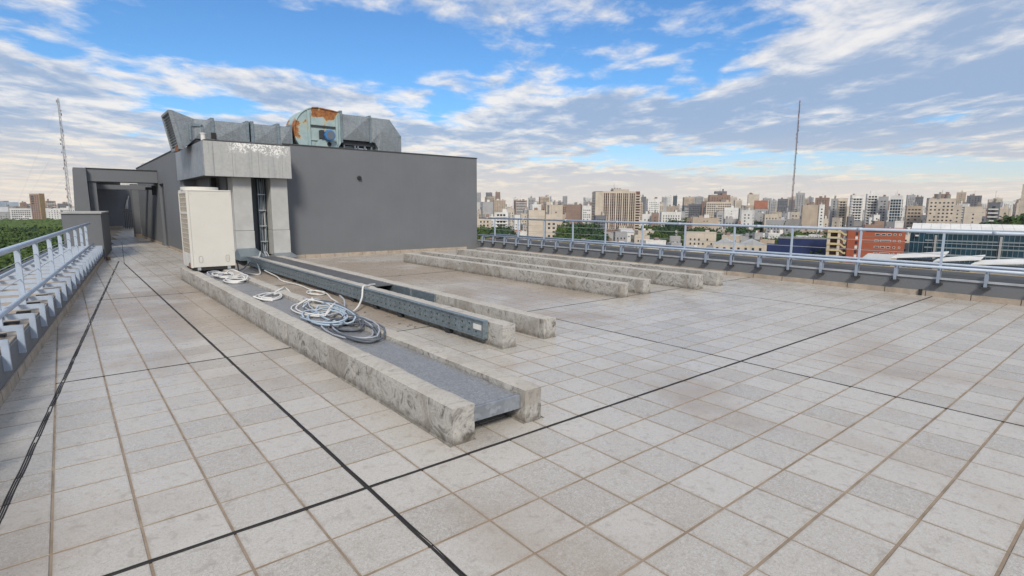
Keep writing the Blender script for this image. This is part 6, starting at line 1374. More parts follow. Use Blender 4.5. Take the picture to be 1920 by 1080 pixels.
PARK_TREES = [(-0.3, 169.8, 14.2), (2.2, 179.8, 11.9), (-3.2, 187.0, 13.5), (5.5, 188.3, 13.4), (-2.2, 200.7, 12.4), (7.6, 201.9, 13.1), (1.1, 211.5, 14.1), (5.6, 221.5, 12.9), (-5.1, 222.4, 10.6), (6.7, 230.5, 11.1), (-3.4, 231.5, 13.9), (-17.6, 231.9, 12.5), (-28.2, 233.5, 11.6), (-11.6, 239.2, 13.8), (-21.7, 240.5, 12.5), (3.9, 242.3, 12.7), (-29.6, 245.3, 12.5), (-5.4, 249.8, 10.9), (-21.6, 253.3, 13.0), (3.3, 255.7, 11.0), (-6.6, 259.5, 13.3), (-16.1, 259.5, 14.4), (10.1, 260.9, 12.5), (-27.8, 260.3, 13.5), (3.4, 269.4, 10.1), (-31.2, 270.0, 13.5), (-8.6, 271.8, 14.4), (-17.6, 273.8, 14.5), (2.3, 277.5, 13.4), (11.2, 280.0, 11.1), (-22.2, 281.0, 12.4), (-14.2, 281.9, 12.5), (-30.3, 283.8, 14.2), (-8.5, 287.6, 13.1), (3.8, 287.8, 11.7), (-33.8, 293.1, 11.0), (-18.9, 294.5, 13.7), (-8.8, 296.8, 12.0), (7.0, 297.1, 10.9), (-6.3, 304.6, 12.2), (-29.5, 304.4, 11.8), (7.4, 307.3, 10.9), (-21.4, 308.2, 12.0), (-13.1, 311.9, 11.5), (-30.2, 312.7, 12.8), (-4.1, 315.2, 13.2), (-37.3, 317.4, 13.2), (13.0, 320.3, 10.3), (-23.3, 321.6, 14.2), (-7.0, 324.0, 11.5), (4.7, 324.7, 14.0), (-31.1, 323.7, 14.1), (-18.9, 329.8, 13.1), (-39.3, 329.4, 13.7), (-10.8, 332.2, 13.2), (13.2, 332.2, 11.2), (-25.3, 335.1, 12.9), (4.5, 337.0, 14.3), (-4.1, 337.7, 14.1), (-37.4, 337.6, 13.6), (-13.4, 340.6, 13.7), (12.7, 341.9, 12.5), (-22.2, 342.7, 12.6), (-3.6, 346.2, 13.0), (-30.4, 346.9, 14.1), (-13.9, 349.5, 12.0), (7.9, 350.1, 11.7), (-40.6, 352.3, 10.6), (-5.2, 355.8, 12.2), (14.7, 356.3, 10.2), (-30.6, 356.5, 13.7), (-14.0, 357.7, 13.8), (-22.8, 359.3, 12.9), (8.5, 362.0, 10.6), (-8.4, 363.6, 13.3), (-16.7, 366.1, 13.7), (-41.4, 365.3, 10.1), (0.5, 368.0, 14.4), (-24.4, 369.0, 10.1), (12.6, 369.6, 10.7), (-32.1, 371.4, 13.4), (-5.9, 373.3, 14.1), (-16.5, 374.5, 14.2), (-43.2, 373.4, 13.7), (3.8, 377.6, 10.7), (12.4, 378.7, 10.4), (-9.6, 381.7, 10.9), (-24.0, 381.9, 10.6), (-41.5, 381.9, 10.8), (-33.4, 385.5, 13.8), (-17.3, 386.8, 10.1), (0.6, 388.1, 10.7), (-9.5, 389.7, 13.7), (15.4, 391.4, 11.7), (-47.0, 389.6, 13.3), (-39.0, 391.2, 10.6), (-23.1, 393.6, 11.1), (8.3, 395.1, 13.7), (-30.9, 395.4, 10.1), (-10.5, 398.1, 10.5), (-0.5, 399.9, 12.7), (-20.5, 401.8, 10.9), (-36.3, 402.8, 11.3), (-48.5, 402.6, 11.0), (13.8, 405.4, 11.5), (-10.9, 407.1, 10.8), (-1.1, 409.6, 13.7), (-23.8, 413.0, 12.0), (17.2, 414.8, 13.0), (-15.6, 415.7, 13.0), (-35.3, 417.3, 13.5), (-44.2, 417.4, 12.6), (6.6, 419.6, 10.4), (14.6, 422.8, 13.2), (-1.1, 423.4, 12.2), (-9.9, 424.6, 10.8), (-18.1, 425.1, 10.5), (-51.5, 425.8, 11.0), (8.7, 428.7, 10.6), (-26.3, 429.0, 13.0), (-38.9, 430.1, 13.5), (-6.3, 432.0, 14.3), (11.2, 437.0, 13.1), (0.1, 437.6, 10.2), (-30.1, 437.5, 14.4), (-20.8, 438.4, 11.7), (-11.0, 441.3, 11.3), (-44.9, 439.4, 11.9), (18.0, 441.2, 10.5), (5.7, 443.5, 11.6), (-35.3, 443.8, 12.1), (-42.6, 447.3, 13.4), (-16.0, 450.0, 10.5), (-30.0, 450.2, 12.7), (14.4, 451.3, 11.8), (-51.2, 449.5, 13.3), (-5.6, 452.8, 14.4), (2.9, 453.4, 11.0), (-18.7, 458.8, 11.9), (-42.5, 457.3, 14.2), (-33.3, 458.2, 13.9), (15.7, 462.2, 13.7), (2.3, 462.9, 11.1), (-25.9, 462.8, 12.6), (-49.4, 461.6, 14.4), (-11.9, 465.0, 10.7), (-32.9, 467.5, 10.5), (-56.3, 466.5, 11.2), (17.2, 470.1, 11.0), (2.4, 471.7, 11.1), (-17.2, 472.0, 10.6), (-47.5, 470.4, 10.2), (-25.5, 474.3, 14.5), (-6.8, 475.9, 10.5), (-34.7, 475.5, 13.3), (20.7, 480.3, 10.6), (9.5, 481.4, 14.0), (-57.1, 479.6, 13.2), (-14.1, 483.7, 13.6), (-40.2, 483.3, 12.3), (-30.0, 485.4, 13.4), (-2.9, 490.4, 10.4), (14.6, 491.1, 13.0), (-50.8, 490.6, 13.6), (-17.3, 494.1, 14.4), (-29.7, 495.8, 10.4), (-40.0, 496.8, 11.6), (7.9, 503.2, 10.2), (-7.4, 503.5, 11.0), (-52.4, 502.3, 13.3), (18.2, 505.6, 11.2), (-30.2, 506.1, 12.2), (-10.4, 513.1, 12.8), (-23.5, 513.7, 11.6), (13.9, 514.6, 10.9), (-46.5, 513.3, 14.2), (-35.3, 514.7, 10.5), (2.2, 516.2, 13.6), (-60.3, 517.9, 12.3), (-20.6, 522.8, 11.5), (-10.0, 523.4, 12.2), (-43.8, 522.5, 11.1), (20.2, 525.9, 11.3), (-34.2, 525.6, 14.0), (5.2, 527.0, 13.4), (-63.2, 527.5, 10.3), (-50.5, 533.8, 11.5), (-40.9, 535.0, 11.4), (-7.5, 536.5, 10.7), (-29.0, 536.3, 13.6), (-18.8, 538.0, 12.1), (6.9, 538.4, 12.5), (19.3, 541.5, 11.0), (-6.0, 546.9, 13.0), (-61.2, 544.1, 12.6), (-36.1, 547.8, 13.3), (-23.2, 549.1, 11.0), (-49.3, 548.9, 13.0), (9.5, 551.3, 14.4), (-2.0, 557.3, 11.2), (-28.2, 557.2, 13.2), (21.7, 559.2, 11.8), (-40.2, 559.9, 13.4), (-14.0, 561.2, 12.8), (11.9, 561.8, 14.1), (-60.3, 559.2, 13.2), (-28.4, 567.2, 11.0), (-3.9, 569.0, 12.6), (-49.4, 570.9, 10.4), (-18.8, 572.8, 11.8), (23.9, 572.6, 13.0), (-64.5, 569.7, 12.8), (-36.5, 575.1, 14.4), (12.2, 576.3, 10.2), (0.1, 578.9, 14.4), (-60.1, 578.6, 11.4), (-11.7, 582.5, 14.4), (21.5, 583.0, 13.5), (-22.1, 584.5, 10.2), (-51.4, 583.2, 10.8), (-40.9, 587.6, 14.1), (-66.8, 586.0, 10.3), (7.2, 591.4, 10.6), (19.2, 592.8, 14.2), (-25.3, 593.9, 14.4), (-5.4, 594.9, 10.4), (-58.6, 593.6, 10.6), (-45.2, 599.5, 10.1), (-67.0, 598.2, 13.1), (-35.5, 601.0, 11.6), (24.1, 601.7, 13.0), (13.2, 602.8, 12.9), (-22.6, 604.8, 12.8), (-56.5, 604.4, 12.1), (4.5, 607.8, 12.9), (-8.2, 608.8, 10.8), (-71.6, 609.1, 12.3), (13.2, 613.0, 12.6), (-28.1, 612.7, 12.7), (25.6, 613.1, 13.8)]
WOOD = [(-47.2, 614.9, 10.3), (-37.3, 615.7, 11.0), (-1.6, 618.5, 11.9), (-11.6, 619.8, 13.3), (-61.1, 618.1, 13.3), (-70.6, 618.7, 13.2), (-30.6, 623.9, 11.9), (24.0, 624.3, 10.7), (11.1, 627.6, 13.9), (-54.7, 625.6, 13.3), (-20.4, 628.6, 10.1), (-45.3, 628.5, 14.5), (-0.4, 630.6, 11.7), (-10.2, 631.3, 14.4), (-64.5, 630.3, 11.8), (-30.7, 633.6, 14.0), (-74.6, 630.3, 14.0), (16.6, 636.1, 11.8), (-54.4, 635.2, 12.9), (26.1, 637.1, 12.7), (7.1, 639.7, 10.9), (-26.2, 643.4, 14.4), (-7.9, 644.8, 13.4), (-55.3, 645.4, 13.1), (-68.3, 644.5, 13.3), (-44.2, 647.8, 13.2), (11.4, 649.5, 13.8), (23.2, 650.1, 10.5), (1.0, 650.7, 11.1), (-19.3, 650.8, 10.3), (-74.9, 651.8, 10.7), (-61.7, 654.1, 12.6), (-27.1, 656.7, 12.1), (-37.6, 656.9, 12.8), (-9.7, 658.9, 12.4), (25.3, 661.2, 12.0), (-48.2, 660.2, 10.9), (5.0, 662.6, 11.8), (-17.9, 663.7, 10.1), (16.2, 665.2, 12.5), (-72.6, 662.0, 12.2), (-37.1, 667.0, 10.0), (-23.4, 671.9, 14.3), (24.3, 671.9, 10.9), (7.3, 672.4, 10.4), (-4.1, 672.5, 10.1), (-58.9, 672.7, 13.5), (-42.4, 675.8, 13.9), (-72.9, 673.7, 11.3), (13.8, 680.7, 12.7), (26.8, 681.2, 13.9), (-27.0, 681.7, 14.0), (-6.0, 685.4, 11.0), (-66.9, 684.0, 13.4), (-15.5, 687.4, 11.3), (-56.6, 685.7, 13.2), (5.2, 688.0, 10.4), (-80.8, 684.2, 12.5), (-27.7, 691.8, 12.1), (-38.5, 692.1, 12.7), (14.2, 694.0, 12.2), (-47.9, 694.8, 11.6), (-2.7, 697.7, 13.0), (24.9, 697.9, 11.7), (-16.6, 698.8, 10.2), (-78.7, 695.8, 13.8), (-63.7, 698.4, 13.3), (-25.4, 703.3, 10.8), (-42.6, 703.1, 11.4), (-52.9, 704.2, 12.3), (-4.7, 709.3, 13.9), (-70.0, 706.4, 10.1), (-17.9, 709.8, 10.7), (-84.2, 705.2, 10.0), (11.0, 710.3, 14.1), (-32.6, 709.9, 10.8), (21.9, 712.1, 12.2), (-45.1, 712.3, 10.1), (-54.5, 715.4, 11.5), (2.8, 717.4, 13.6), (-73.8, 715.7, 12.7), (-14.3, 719.3, 11.5), (-37.6, 719.7, 11.2), (16.6, 722.6, 14.2), (-85.1, 718.4, 11.7), (26.6, 724.6, 10.4), (-29.0, 725.1, 13.0), (-3.1, 727.4, 14.4), (-46.8, 726.6, 13.5), (-64.4, 726.6, 11.6), (-19.8, 731.4, 11.6), (22.2, 733.3, 12.9), (12.6, 734.7, 11.1), (-55.3, 733.5, 11.3), (-30.5, 737.5, 13.8), (-12.6, 738.1, 12.6), (-41.3, 737.4, 12.9), (-79.3, 734.8, 14.2), (31.6, 738.9, 13.0), (4.2, 739.7, 10.3), (-63.9, 737.5, 10.4), (20.4, 743.0, 13.4), (-50.3, 742.5, 13.7), (-33.2, 746.9, 14.2), (-15.5, 748.8, 12.7), (28.5, 749.1, 11.6), (-72.8, 748.2, 10.3), (-1.0, 752.2, 11.8), (-56.7, 751.2, 11.3), (-24.7, 753.0, 10.6), (12.1, 753.3, 11.4), (-87.6, 750.2, 11.1), (21.9, 758.1, 14.2), (-44.3, 757.3, 10.6), (-15.8, 760.2, 12.4), (-75.0, 757.7, 13.1), (32.2, 760.8, 13.4), (-33.0, 760.9, 13.9), (-2.5, 763.3, 11.8), (-59.6, 761.7, 10.1), (-23.3, 766.2, 11.6), (-85.0, 762.0, 11.7), (12.7, 767.8, 12.2), (-44.3, 770.2, 11.0), (-75.2, 769.1, 10.7), (-13.5, 773.1, 12.4), (-1.9, 773.4, 12.2), (-33.4, 774.8, 12.9), (29.0, 776.3, 10.5), (-53.8, 775.9, 13.8), (12.5, 778.1, 11.4), (-65.1, 775.9, 13.4), (-21.7, 778.8, 14.5), (-88.2, 776.2, 13.3), (3.4, 782.3, 12.8), (-10.5, 782.3, 12.2), (-41.3, 781.7, 12.8), (18.7, 785.7, 10.3), (-29.6, 785.8, 13.7), (-81.0, 786.0, 10.7), (-55.5, 789.0, 10.7), (-70.0, 788.3, 13.8), (-23.1, 793.3, 13.4), (11.4, 793.9, 13.8), (29.1, 793.6, 11.5), (-11.4, 796.0, 14.5), (1.9, 796.1, 13.2), (-93.7, 791.2, 13.2), (-39.4, 796.0, 13.3), (-75.6, 796.6, 12.7), (-64.8, 797.7, 11.1), (-52.9, 800.0, 10.3), (27.1, 803.0, 12.0), (15.2, 804.0, 11.1), (-26.8, 804.8, 12.7), (-93.8, 802.7, 10.3), (-45.6, 807.0, 11.0), (6.0, 808.5, 11.6), (-12.7, 810.3, 10.4), (-81.7, 806.8, 13.6), (-3.1, 811.8, 11.9), (-60.0, 810.6, 10.9), (19.0, 814.7, 12.9), (-70.9, 814.7, 11.1), (5.9, 818.2, 12.8), (-19.8, 818.0, 13.9), (-30.3, 817.8, 13.1), (-40.4, 818.0, 14.1), (28.5, 819.8, 13.6), (-90.3, 816.0, 10.7), (-7.2, 822.6, 13.5), (12.4, 825.2, 14.2), (-51.2, 824.7, 10.6), (1.1, 828.6, 14.2), (-36.0, 828.0, 10.7), (-96.0, 823.7, 12.9), (-67.6, 826.9, 11.1), (21.4, 830.7, 14.4), (34.7, 830.7, 13.7), (-11.9, 832.1, 12.5), (-85.4, 828.0, 10.1), (-26.0, 834.6, 10.3), (10.7, 838.7, 12.2), (-56.1, 837.0, 13.8), (1.2, 838.9, 10.5), (-97.0, 833.4, 14.2), (-37.9, 839.5, 13.7), (-81.2, 837.0, 13.7), (-69.7, 838.9, 13.9), (-10.3, 842.1, 13.7), (27.3, 843.8, 11.0), (-26.1, 845.7, 13.2), (36.8, 846.0, 11.6), (0.7, 849.5, 11.2), (-36.2, 849.2, 13.1), (-57.1, 848.4, 12.5), (-11.7, 851.8, 10.5), (18.2, 852.4, 10.7), (-48.2, 852.1, 13.4), (-90.3, 849.7, 13.7), (-79.9, 851.1, 10.5), (-67.3, 853.0, 12.3), (9.5, 857.0, 11.7), (37.5, 856.6, 10.5), (-1.7, 859.0, 11.9), (-40.3, 859.1, 11.6), (-28.2, 859.6, 13.4), (-58.2, 858.1, 13.7), (-99.0, 855.4, 10.4), (24.5, 862.9, 11.4), (-85.0, 860.0, 14.2), (-14.2, 865.6, 12.3), (35.5, 866.1, 13.8), (-74.2, 863.9, 10.6), (-52.8, 866.1, 13.6), (13.7, 867.9, 14.2), (-2.8, 868.8, 12.7), (-63.0, 867.1, 13.5), (-40.2, 870.1, 11.0), (-97.3, 866.4, 14.4), (23.3, 872.5, 10.2), (4.4, 875.6, 11.5), (34.4, 875.8, 13.1), (-16.7, 876.5, 12.4), (-26.4, 877.0, 10.9), (-49.9, 876.2, 13.9), (-60.9, 878.6, 13.7), (-79.2, 877.8, 13.7), (13.2, 882.3, 12.2), (-90.6, 878.1, 12.8), (-3.2, 884.1, 11.9), (-43.1, 884.2, 13.9), (-30.9, 887.1, 14.4), (-101.8, 882.3, 10.5), (-65.9, 887.1, 14.1), (21.4, 889.7, 14.2), (35.2, 889.4, 12.5), (-51.1, 891.4, 11.9), (-91.3, 889.1, 10.6), (-15.8, 894.2, 12.1), (-81.2, 891.3, 10.4), (-41.8, 894.5, 14.2), (10.1, 895.8, 10.5), (-5.9, 896.0, 12.7), (-105.3, 891.4, 11.0), (31.4, 899.5, 13.4), (-97.4, 896.8, 12.4), (2.1, 902.3, 12.8), (-32.6, 902.0, 12.2), (-57.0, 901.1, 12.6), (-66.6, 901.0, 13.8), (-12.9, 903.8, 11.5), (-22.5, 904.4, 12.8), (-87.5, 902.6, 10.6), (-75.2, 904.9, 12.6), (9.4, 909.1, 12.9), (22.4, 909.1, 14.5), (-39.7, 908.7, 11.9), (35.9, 908.9, 14.3), (-107.8, 904.8, 13.2), (-62.0, 909.6, 12.5), (-19.5, 913.9, 12.2), (-47.7, 914.0, 13.6), (-9.7, 915.3, 12.8), (-96.2, 911.3, 13.7), (-72.0, 914.4, 14.2), (-33.7, 916.7, 10.6), (-56.9, 917.7, 11.5), (-87.0, 915.6, 13.7), (6.3, 919.6, 12.3), (30.2, 919.6, 12.0), (39.8, 920.6, 13.3), (-106.9, 916.5, 10.8), (19.4, 922.6, 12.9), (-10.5, 925.3, 11.5), (-95.5, 921.7, 13.3), (-72.5, 924.2, 10.4), (-21.8, 928.0, 12.0), (-56.7, 928.3, 11.7), (31.1, 929.6, 12.7), (-46.6, 929.2, 12.3), (-0.3, 930.8, 12.0), (-81.3, 929.6, 13.6), (-33.5, 934.8, 10.5), (13.0, 935.5, 13.6), (40.0, 935.2, 11.0), (-64.3, 934.4, 13.7), (-108.9, 931.3, 11.5), (25.5, 937.6, 12.2), (1.1, 941.2, 10.8), (-42.0, 940.9, 11.6), (-98.1, 937.2, 11.5), (-9.9, 942.4, 13.3), (-27.0, 943.7, 11.3), (-71.0, 941.5, 10.6), (18.9, 944.6, 12.5), (-57.4, 943.7, 13.3), (-81.0, 942.7, 12.9), (39.4, 945.3, 10.2), (29.6, 946.7, 12.3), (-106.4, 943.0, 14.0), (-3.5, 950.2, 11.1), (11.5, 950.8, 10.8), (-87.0, 950.5, 11.0), (-41.9, 953.5, 12.9), (-55.9, 953.2, 13.7), (-74.5, 952.1, 10.9), (-98.5, 950.9, 11.5), (28.6, 956.2, 12.7), (-11.3, 956.9, 10.6), (38.6, 956.7, 12.5), (5.5, 958.7, 12.1), (-31.5, 958.6, 14.2), (-20.5, 960.0, 14.2), (-111.4, 954.5, 10.3), (-47.2, 961.8, 14.1), (-57.5, 963.0, 12.4), (-68.0, 963.2, 13.3), (-79.5, 962.7, 11.6), (13.3, 966.8, 11.6), (31.1, 967.9, 13.5), (-91.0, 964.6, 14.2), (-3.8, 969.9, 12.8), (-20.2, 970.6, 13.3), (-112.0, 964.8, 11.7), (-30.0, 971.1, 13.7), (-42.7, 970.8, 10.3), (-101.1, 966.7, 10.6), (40.8, 974.1, 11.0), (-11.8, 975.4, 10.3), (-68.0, 973.2, 14.4), (-82.3, 973.6, 10.2), (25.6, 976.6, 12.7), (-52.0, 977.3, 11.0), (-94.5, 975.0, 14.5), (-107.8, 974.0, 10.8), (1.2, 981.0, 13.7), (-37.7, 980.8, 11.1), (-8.9, 984.7, 12.0), (17.0, 985.6, 10.5), (-65.2, 983.9, 10.9), (38.8, 985.9, 13.9), (-23.1, 987.4, 12.2), (-113.3, 982.0, 13.1), (-77.2, 987.4, 10.1), (-32.1, 990.4, 11.6), (-54.9, 989.4, 11.2), (-103.4, 985.9, 10.2), (4.6, 991.3, 11.3), (26.5, 991.6, 10.9), (-42.9, 992.1, 12.8), (-93.9, 990.1, 10.6), (13.5, 994.9, 11.3), (-10.1, 995.2, 13.3), (-84.9, 993.3, 12.6), (-62.6, 995.9, 12.7), (-114.4, 992.3, 10.6), (-72.2, 996.4, 11.3), (42.1, 998.3, 11.2), (23.0, 1000.8, 12.6), (-50.6, 1000.4, 14.0), (-102.9, 996.8, 10.6), (-2.9, 1002.8, 14.4), (-34.5, 1002.4, 11.2), (-21.0, 1003.2, 11.8), (-92.9, 999.7, 10.1), (11.0, 1004.4, 10.2), (-80.4, 1002.1, 10.4), (-12.2, 1006.9, 10.9), (-112.0, 1002.2, 11.5), (19.9, 1009.8, 10.2), (-42.8, 1010.2, 13.5), (-29.8, 1010.7, 12.3), (32.7, 1011.1, 13.8), (-52.7, 1010.6, 12.8), (-102.0, 1007.7, 11.0), (-4.3, 1013.1, 11.4), (-74.8, 1010.7, 13.0), (5.8, 1013.4, 10.8), (-16.6, 1015.8, 12.7), (-93.6, 1012.3, 11.0), (-117.5, 1010.1, 11.9), (-64.0, 1016.1, 11.1), (40.9, 1017.6, 12.2), (17.5, 1019.4, 10.4), (-81.2, 1017.7, 12.8), (-43.8, 1020.6, 13.3), (-30.2, 1022.2, 10.6), (-103.0, 1017.6, 12.0), (4.4, 1022.9, 12.2), (-6.6, 1024.7, 12.9), (33.8, 1025.7, 12.3), (-53.1, 1025.2, 10.0), (-90.2, 1023.3, 13.9), (45.0, 1028.6, 14.5), (18.3, 1029.6, 14.0), (-70.4, 1028.4, 13.1), (-20.6, 1031.5, 12.4), (-119.8, 1025.8, 11.5), (9.4, 1033.1, 11.5), (-32.1, 1033.0, 13.0), (-106.6, 1029.0, 11.7), (-2.4, 1036.4, 12.7), (-47.8, 1036.6, 12.3), (25.2, 1038.1, 13.2), (-86.0, 1035.1, 13.6), (43.9, 1039.3, 12.9), (-14.4, 1041.7, 13.1), (-36.9, 1041.3, 10.1), (-56.9, 1040.5, 12.8), (-67.3, 1040.3, 10.8), (-114.5, 1036.4, 11.8), (5.9, 1043.8, 13.1), (-26.2, 1044.9, 11.9), (-95.5, 1041.7, 12.4), (-45.1, 1046.7, 14.2), (-3.7, 1047.7, 12.6), (-78.7, 1045.7, 11.0), (22.4, 1048.9, 14.4), (33.5, 1048.8, 10.7), (-123.8, 1043.7, 13.9), (-58.9, 1050.7, 14.4), (-112.4, 1046.7, 11.7), (-33.5, 1052.2, 14.2), (-14.3, 1052.7, 13.7), (44.8, 1052.5, 10.7), (-70.3, 1051.9, 10.4), (-88.3, 1051.1, 10.1), (-103.2, 1049.8, 12.6), (-23.8, 1054.5, 13.6), (3.0, 1055.2, 11.7), (-42.5, 1055.9, 11.1), (28.4, 1057.0, 12.6), (-5.6, 1059.8, 13.3), (-121.4, 1053.8, 12.2), (41.2, 1061.6, 11.0), (-57.8, 1061.0, 13.8), (-34.3, 1062.3, 10.9), (6.2, 1064.2, 12.3), (-67.5, 1062.6, 12.9), (-48.7, 1064.2, 13.5), (-77.9, 1063.3, 14.2), (-90.3, 1062.8, 14.3), (17.4, 1067.3, 14.3), (-16.6, 1067.8, 13.8), (32.4, 1067.9, 10.3), (-114.5, 1063.1, 10.6), (-2.0, 1070.7, 11.4), (-28.8, 1071.0, 14.1), (-103.7, 1067.0, 11.2), (-41.9, 1072.8, 12.8), (-59.5, 1072.1, 11.2), (-124.1, 1067.3, 12.5), (11.0, 1075.2, 13.3), (-81.4, 1072.4, 11.9), (46.0, 1075.0, 12.3), (-95.4, 1074.5, 13.7), (-71.1, 1076.5, 12.0), (26.8, 1078.5, 12.3), (-14.9, 1079.3, 13.2), (17.7, 1084.1, 14.5), (-24.4, 1084.8, 10.1), (-78.6, 1082.6, 11.7), (-121.6, 1078.7, 12.9), (-110.4, 1080.0, 10.4), (-89.9, 1082.4, 12.4), (33.0, 1086.0, 11.4), (-58.1, 1086.4, 13.6), (-8.7, 1087.9, 12.2), (-100.0, 1084.3, 13.4), (4.2, 1089.1, 11.1), (-47.2, 1088.9, 10.2), (-37.2, 1089.4, 12.7), (42.4, 1089.8, 11.2), (-128.9, 1086.8, 12.3), (-68.2, 1092.5, 14.2), (17.3, 1094.9, 14.3), (-19.6, 1095.2, 14.1), (-80.3, 1094.0, 12.0), (-106.7, 1092.1, 11.8), (29.2, 1098.9, 11.8), (-37.2, 1099.7, 14.0), (38.9, 1100.5, 12.2), (9.0, 1101.6, 11.3), (-92.0, 1098.1, 14.5), (-120.1, 1096.9, 12.5), (-62.8, 1102.3, 10.6), (-3.5, 1104.2, 12.4), (-17.1, 1105.5, 12.6), (-53.0, 1104.6, 11.1), (-82.0, 1105.7, 11.5), (20.9, 1109.2, 12.9), (35.8, 1109.9, 11.0), (48.3, 1109.8, 11.1), (-28.5, 1111.1, 13.0), (-111.9, 1106.0, 10.2), (-98.4, 1107.6, 13.8), (-131.0, 1104.9, 13.4), (-72.0, 1111.3, 12.8), (8.9, 1113.7, 13.4), (-55.5, 1113.8, 10.4), (-4.8, 1115.9, 10.9), (-19.5, 1116.3, 10.2), (28.7, 1116.3, 13.3), (-119.8, 1112.7, 10.4), (-42.6, 1118.4, 12.5), (43.3, 1119.1, 10.6), (-91.1, 1118.0, 12.7), (-129.2, 1114.4, 12.6), (-78.7, 1119.1, 10.5), (-67.8, 1120.4, 11.1), (6.7, 1125.0, 10.7), (-15.4, 1125.1, 14.2), (-3.1, 1125.8, 14.0), (34.2, 1126.1, 11.2), (-26.2, 1126.5, 10.6), (-48.7, 1126.0, 12.0), (-106.5, 1122.1, 11.6), (23.2, 1127.0, 13.0)]
FG = {'red': [290.3, 87.1, 22.1, 10.0, 24.8, -1.167], 'stairs': [272.8, 97.3, 6.7, 3.3, 25.0, -1.151], 'glass': [331.6, 56.5, 53.0, 15.9, 23.8, -1.343], 'glassroof': [348.0, 59.4, 55.2, 19.3, 25.4, -1.343], 'navy': [279.4, 117.4, 25.9, 10.4, 19.2, -1.097], 'navyL': [287.1, 151.1, 26.8, 13.4, 17.1, -1.028], 'shed1': [188.0, 43.8, 10.6, 9.5, 22.0, -1.33], 'shed2': [184.1, 34.1, 8.6, 7.7, 21.9, -1.375], 'shed3': [181.8, 24.0, 11.0, 9.9, 22.0, -1.426], 'ret': [222.3, 63.2, 11.7, 5.9, 17.9, -1.284]}
MAST_R, MAST_L = [639.4, 279.6, 151.7], [3.8, 517.3, 109.1]
for rec in LANDMARKS: block(*rec)
cnt = {}
for rec in BLOCKS: cnt[rec[8]] = cnt.get(rec[8], 0)+1
for rec in BLOCKS: block(*rec, group=(rec[8] if cnt[rec[8]] > 1 else None))

# ------------------------------------------------------------------ larger buildings close to the deck
def place(key, nm, label, cat='building'):
    x, y, w_, d_, h_, r_ = FG[key]; r = root(nm, label, cat, (x, y, GM), None, 1); r.rotation_euler = (0, 0, r_); return r, w_, d_, h_
r, w_, d_, h_ = place('red', 'brick_building', 'brick red building with white window strips beyond the right railing')
B = lambda mb, n, m, **k: mb.build(n, m, r, local=True, **k)
B(MB(1).box(-w_/2, w_/2, -d_/2, d_/2, 0, h_-.3), 'wall', MRED); B(MB(1).box(-w_/2-.1, w_/2+.1, -d_/2-.1, d_/2+.1, h_-.29, h_+.15), 'parapet', MRED)
B(MB(1).box(-w_*.2, w_*.1, -d_*.2, d_*.3, h_+.15, h_+1.8), 'stair_head', FM['brown'])
for k in range(6):
    z = h_-2.9-k*2.9
    for (a, b) in ((-.02, .07), (.09, .17), (.19, .26), (.30, .345), (.395, .43)) if k % 2 == 0 else ((-.02, .05), (.08, .26), (.30, .34), (.39, .43)):
        f = B(MB(1).box(w_*a, w_*b, -d_/2-.07, -d_/2, z, z+.85), 'window_frame', FM['white'])
        f2 = MB(1).box(w_*a+.15, w_*b-.15, -d_/2-.10, -d_/2-.071, z+.12, z+.72).build('pane', MWIN, f, local=True)
    B(MB(1).box(-w_*.20, w_/2+.02, -d_/2-.09, -d_/2, z-.7, z-.5), 'ledge', FM['brown'])
for k in range(7): B(MB(1).box(-w_*.36, -w_*.315, -d_/2-.08, -d_/2, h_-3-k*2.1, h_-1.6-k*2.1), 'window', FM['white'] if k % 2 else MWIN)
B(MB(1).box(-w_*.18, w_*.42, -d_/2-.2, -d_/2, h_-1.3, h_-.9), 'pipe_rack', MDK)
r, w_, d_, h_ = place('stairs', 'stair_tower', 'cream concrete tower with open zigzag stairs beside the brick red building', 'stair tower')
B(MB(1).box(-w_/2, -w_/2+1.2, -d_/2, d_/2, 0, h_), 'pillar', FM['cream']); B(MB(1).box(w_*.10, w_*.26, -d_/2, d_/2, 0, h_), 'pillar', FM['cream']); B(MB(1).box(-w_/2, w_/2, d_/2-.3, d_/2, 0, h_-2), 'back_wall', MWB)
for k in range(9):
    z = h_-2-k*2.8; ye = facade('yellow cream stair concrete', (.52, .43, .24)) if k == 0 else bpy.data.materials['yellow cream stair concrete']
    B(MB(1).box(-w_/2-.1, w_*.26, -d_/2-.3, d_/2-.31, z, z+.9), 'landing', ye)
    B(MB(1).extr_y([(w_*.26, z), (w_*.5, z-1.2), (w_*.62, z-1.2), (w_*.62, z-.4), (w_*.5, z-.4), (w_*.28, z+.9)], -d_/2-.3, -d_/2+.2), 'flight', ye)
r, w_, d_, h_ = place('glass', 'office_block', 'long low building with blue green glass front and pale bands at the right edge', 'building')
B(MB(1).box(-w_/2, w_/2, -d_/2, d_/2, 0, h_-.4), 'core', MGL)
for k in range(7): B(MB(1).box(-w_/2+6, w_/2, -d_/2-.25, -d_/2, h_-1.6-k*3.4, h_-1.0-k*3.4), 'spandrel', MSP)
B(MB(1).box(-w_/2-.2, w_/2, -d_/2-.35, d_/2, h_-.39, h_+.2), 'roof_edge', MSP)
for i in range(31):
    B(MB(1).box(-w_/2+i*1.8-.06, -w_/2+i*1.8+.06, -d_/2-.32, -d_/2-.26, 0, h_-.4), 'mullion', MSP)
for x_ in (-w_*.32, w_*.12): B(MB(1).box(x_, x_+.9, -d_/2-.9, -d_/2-.33, 0, h_-2.2), 'column', FM['grey'])
B(MB(1).box(-w_/2+2, -w_/2+3.4, -d_/2-1.3, -d_/2-.4, h_-3, h_-2.3), 'floodlight', MWH)
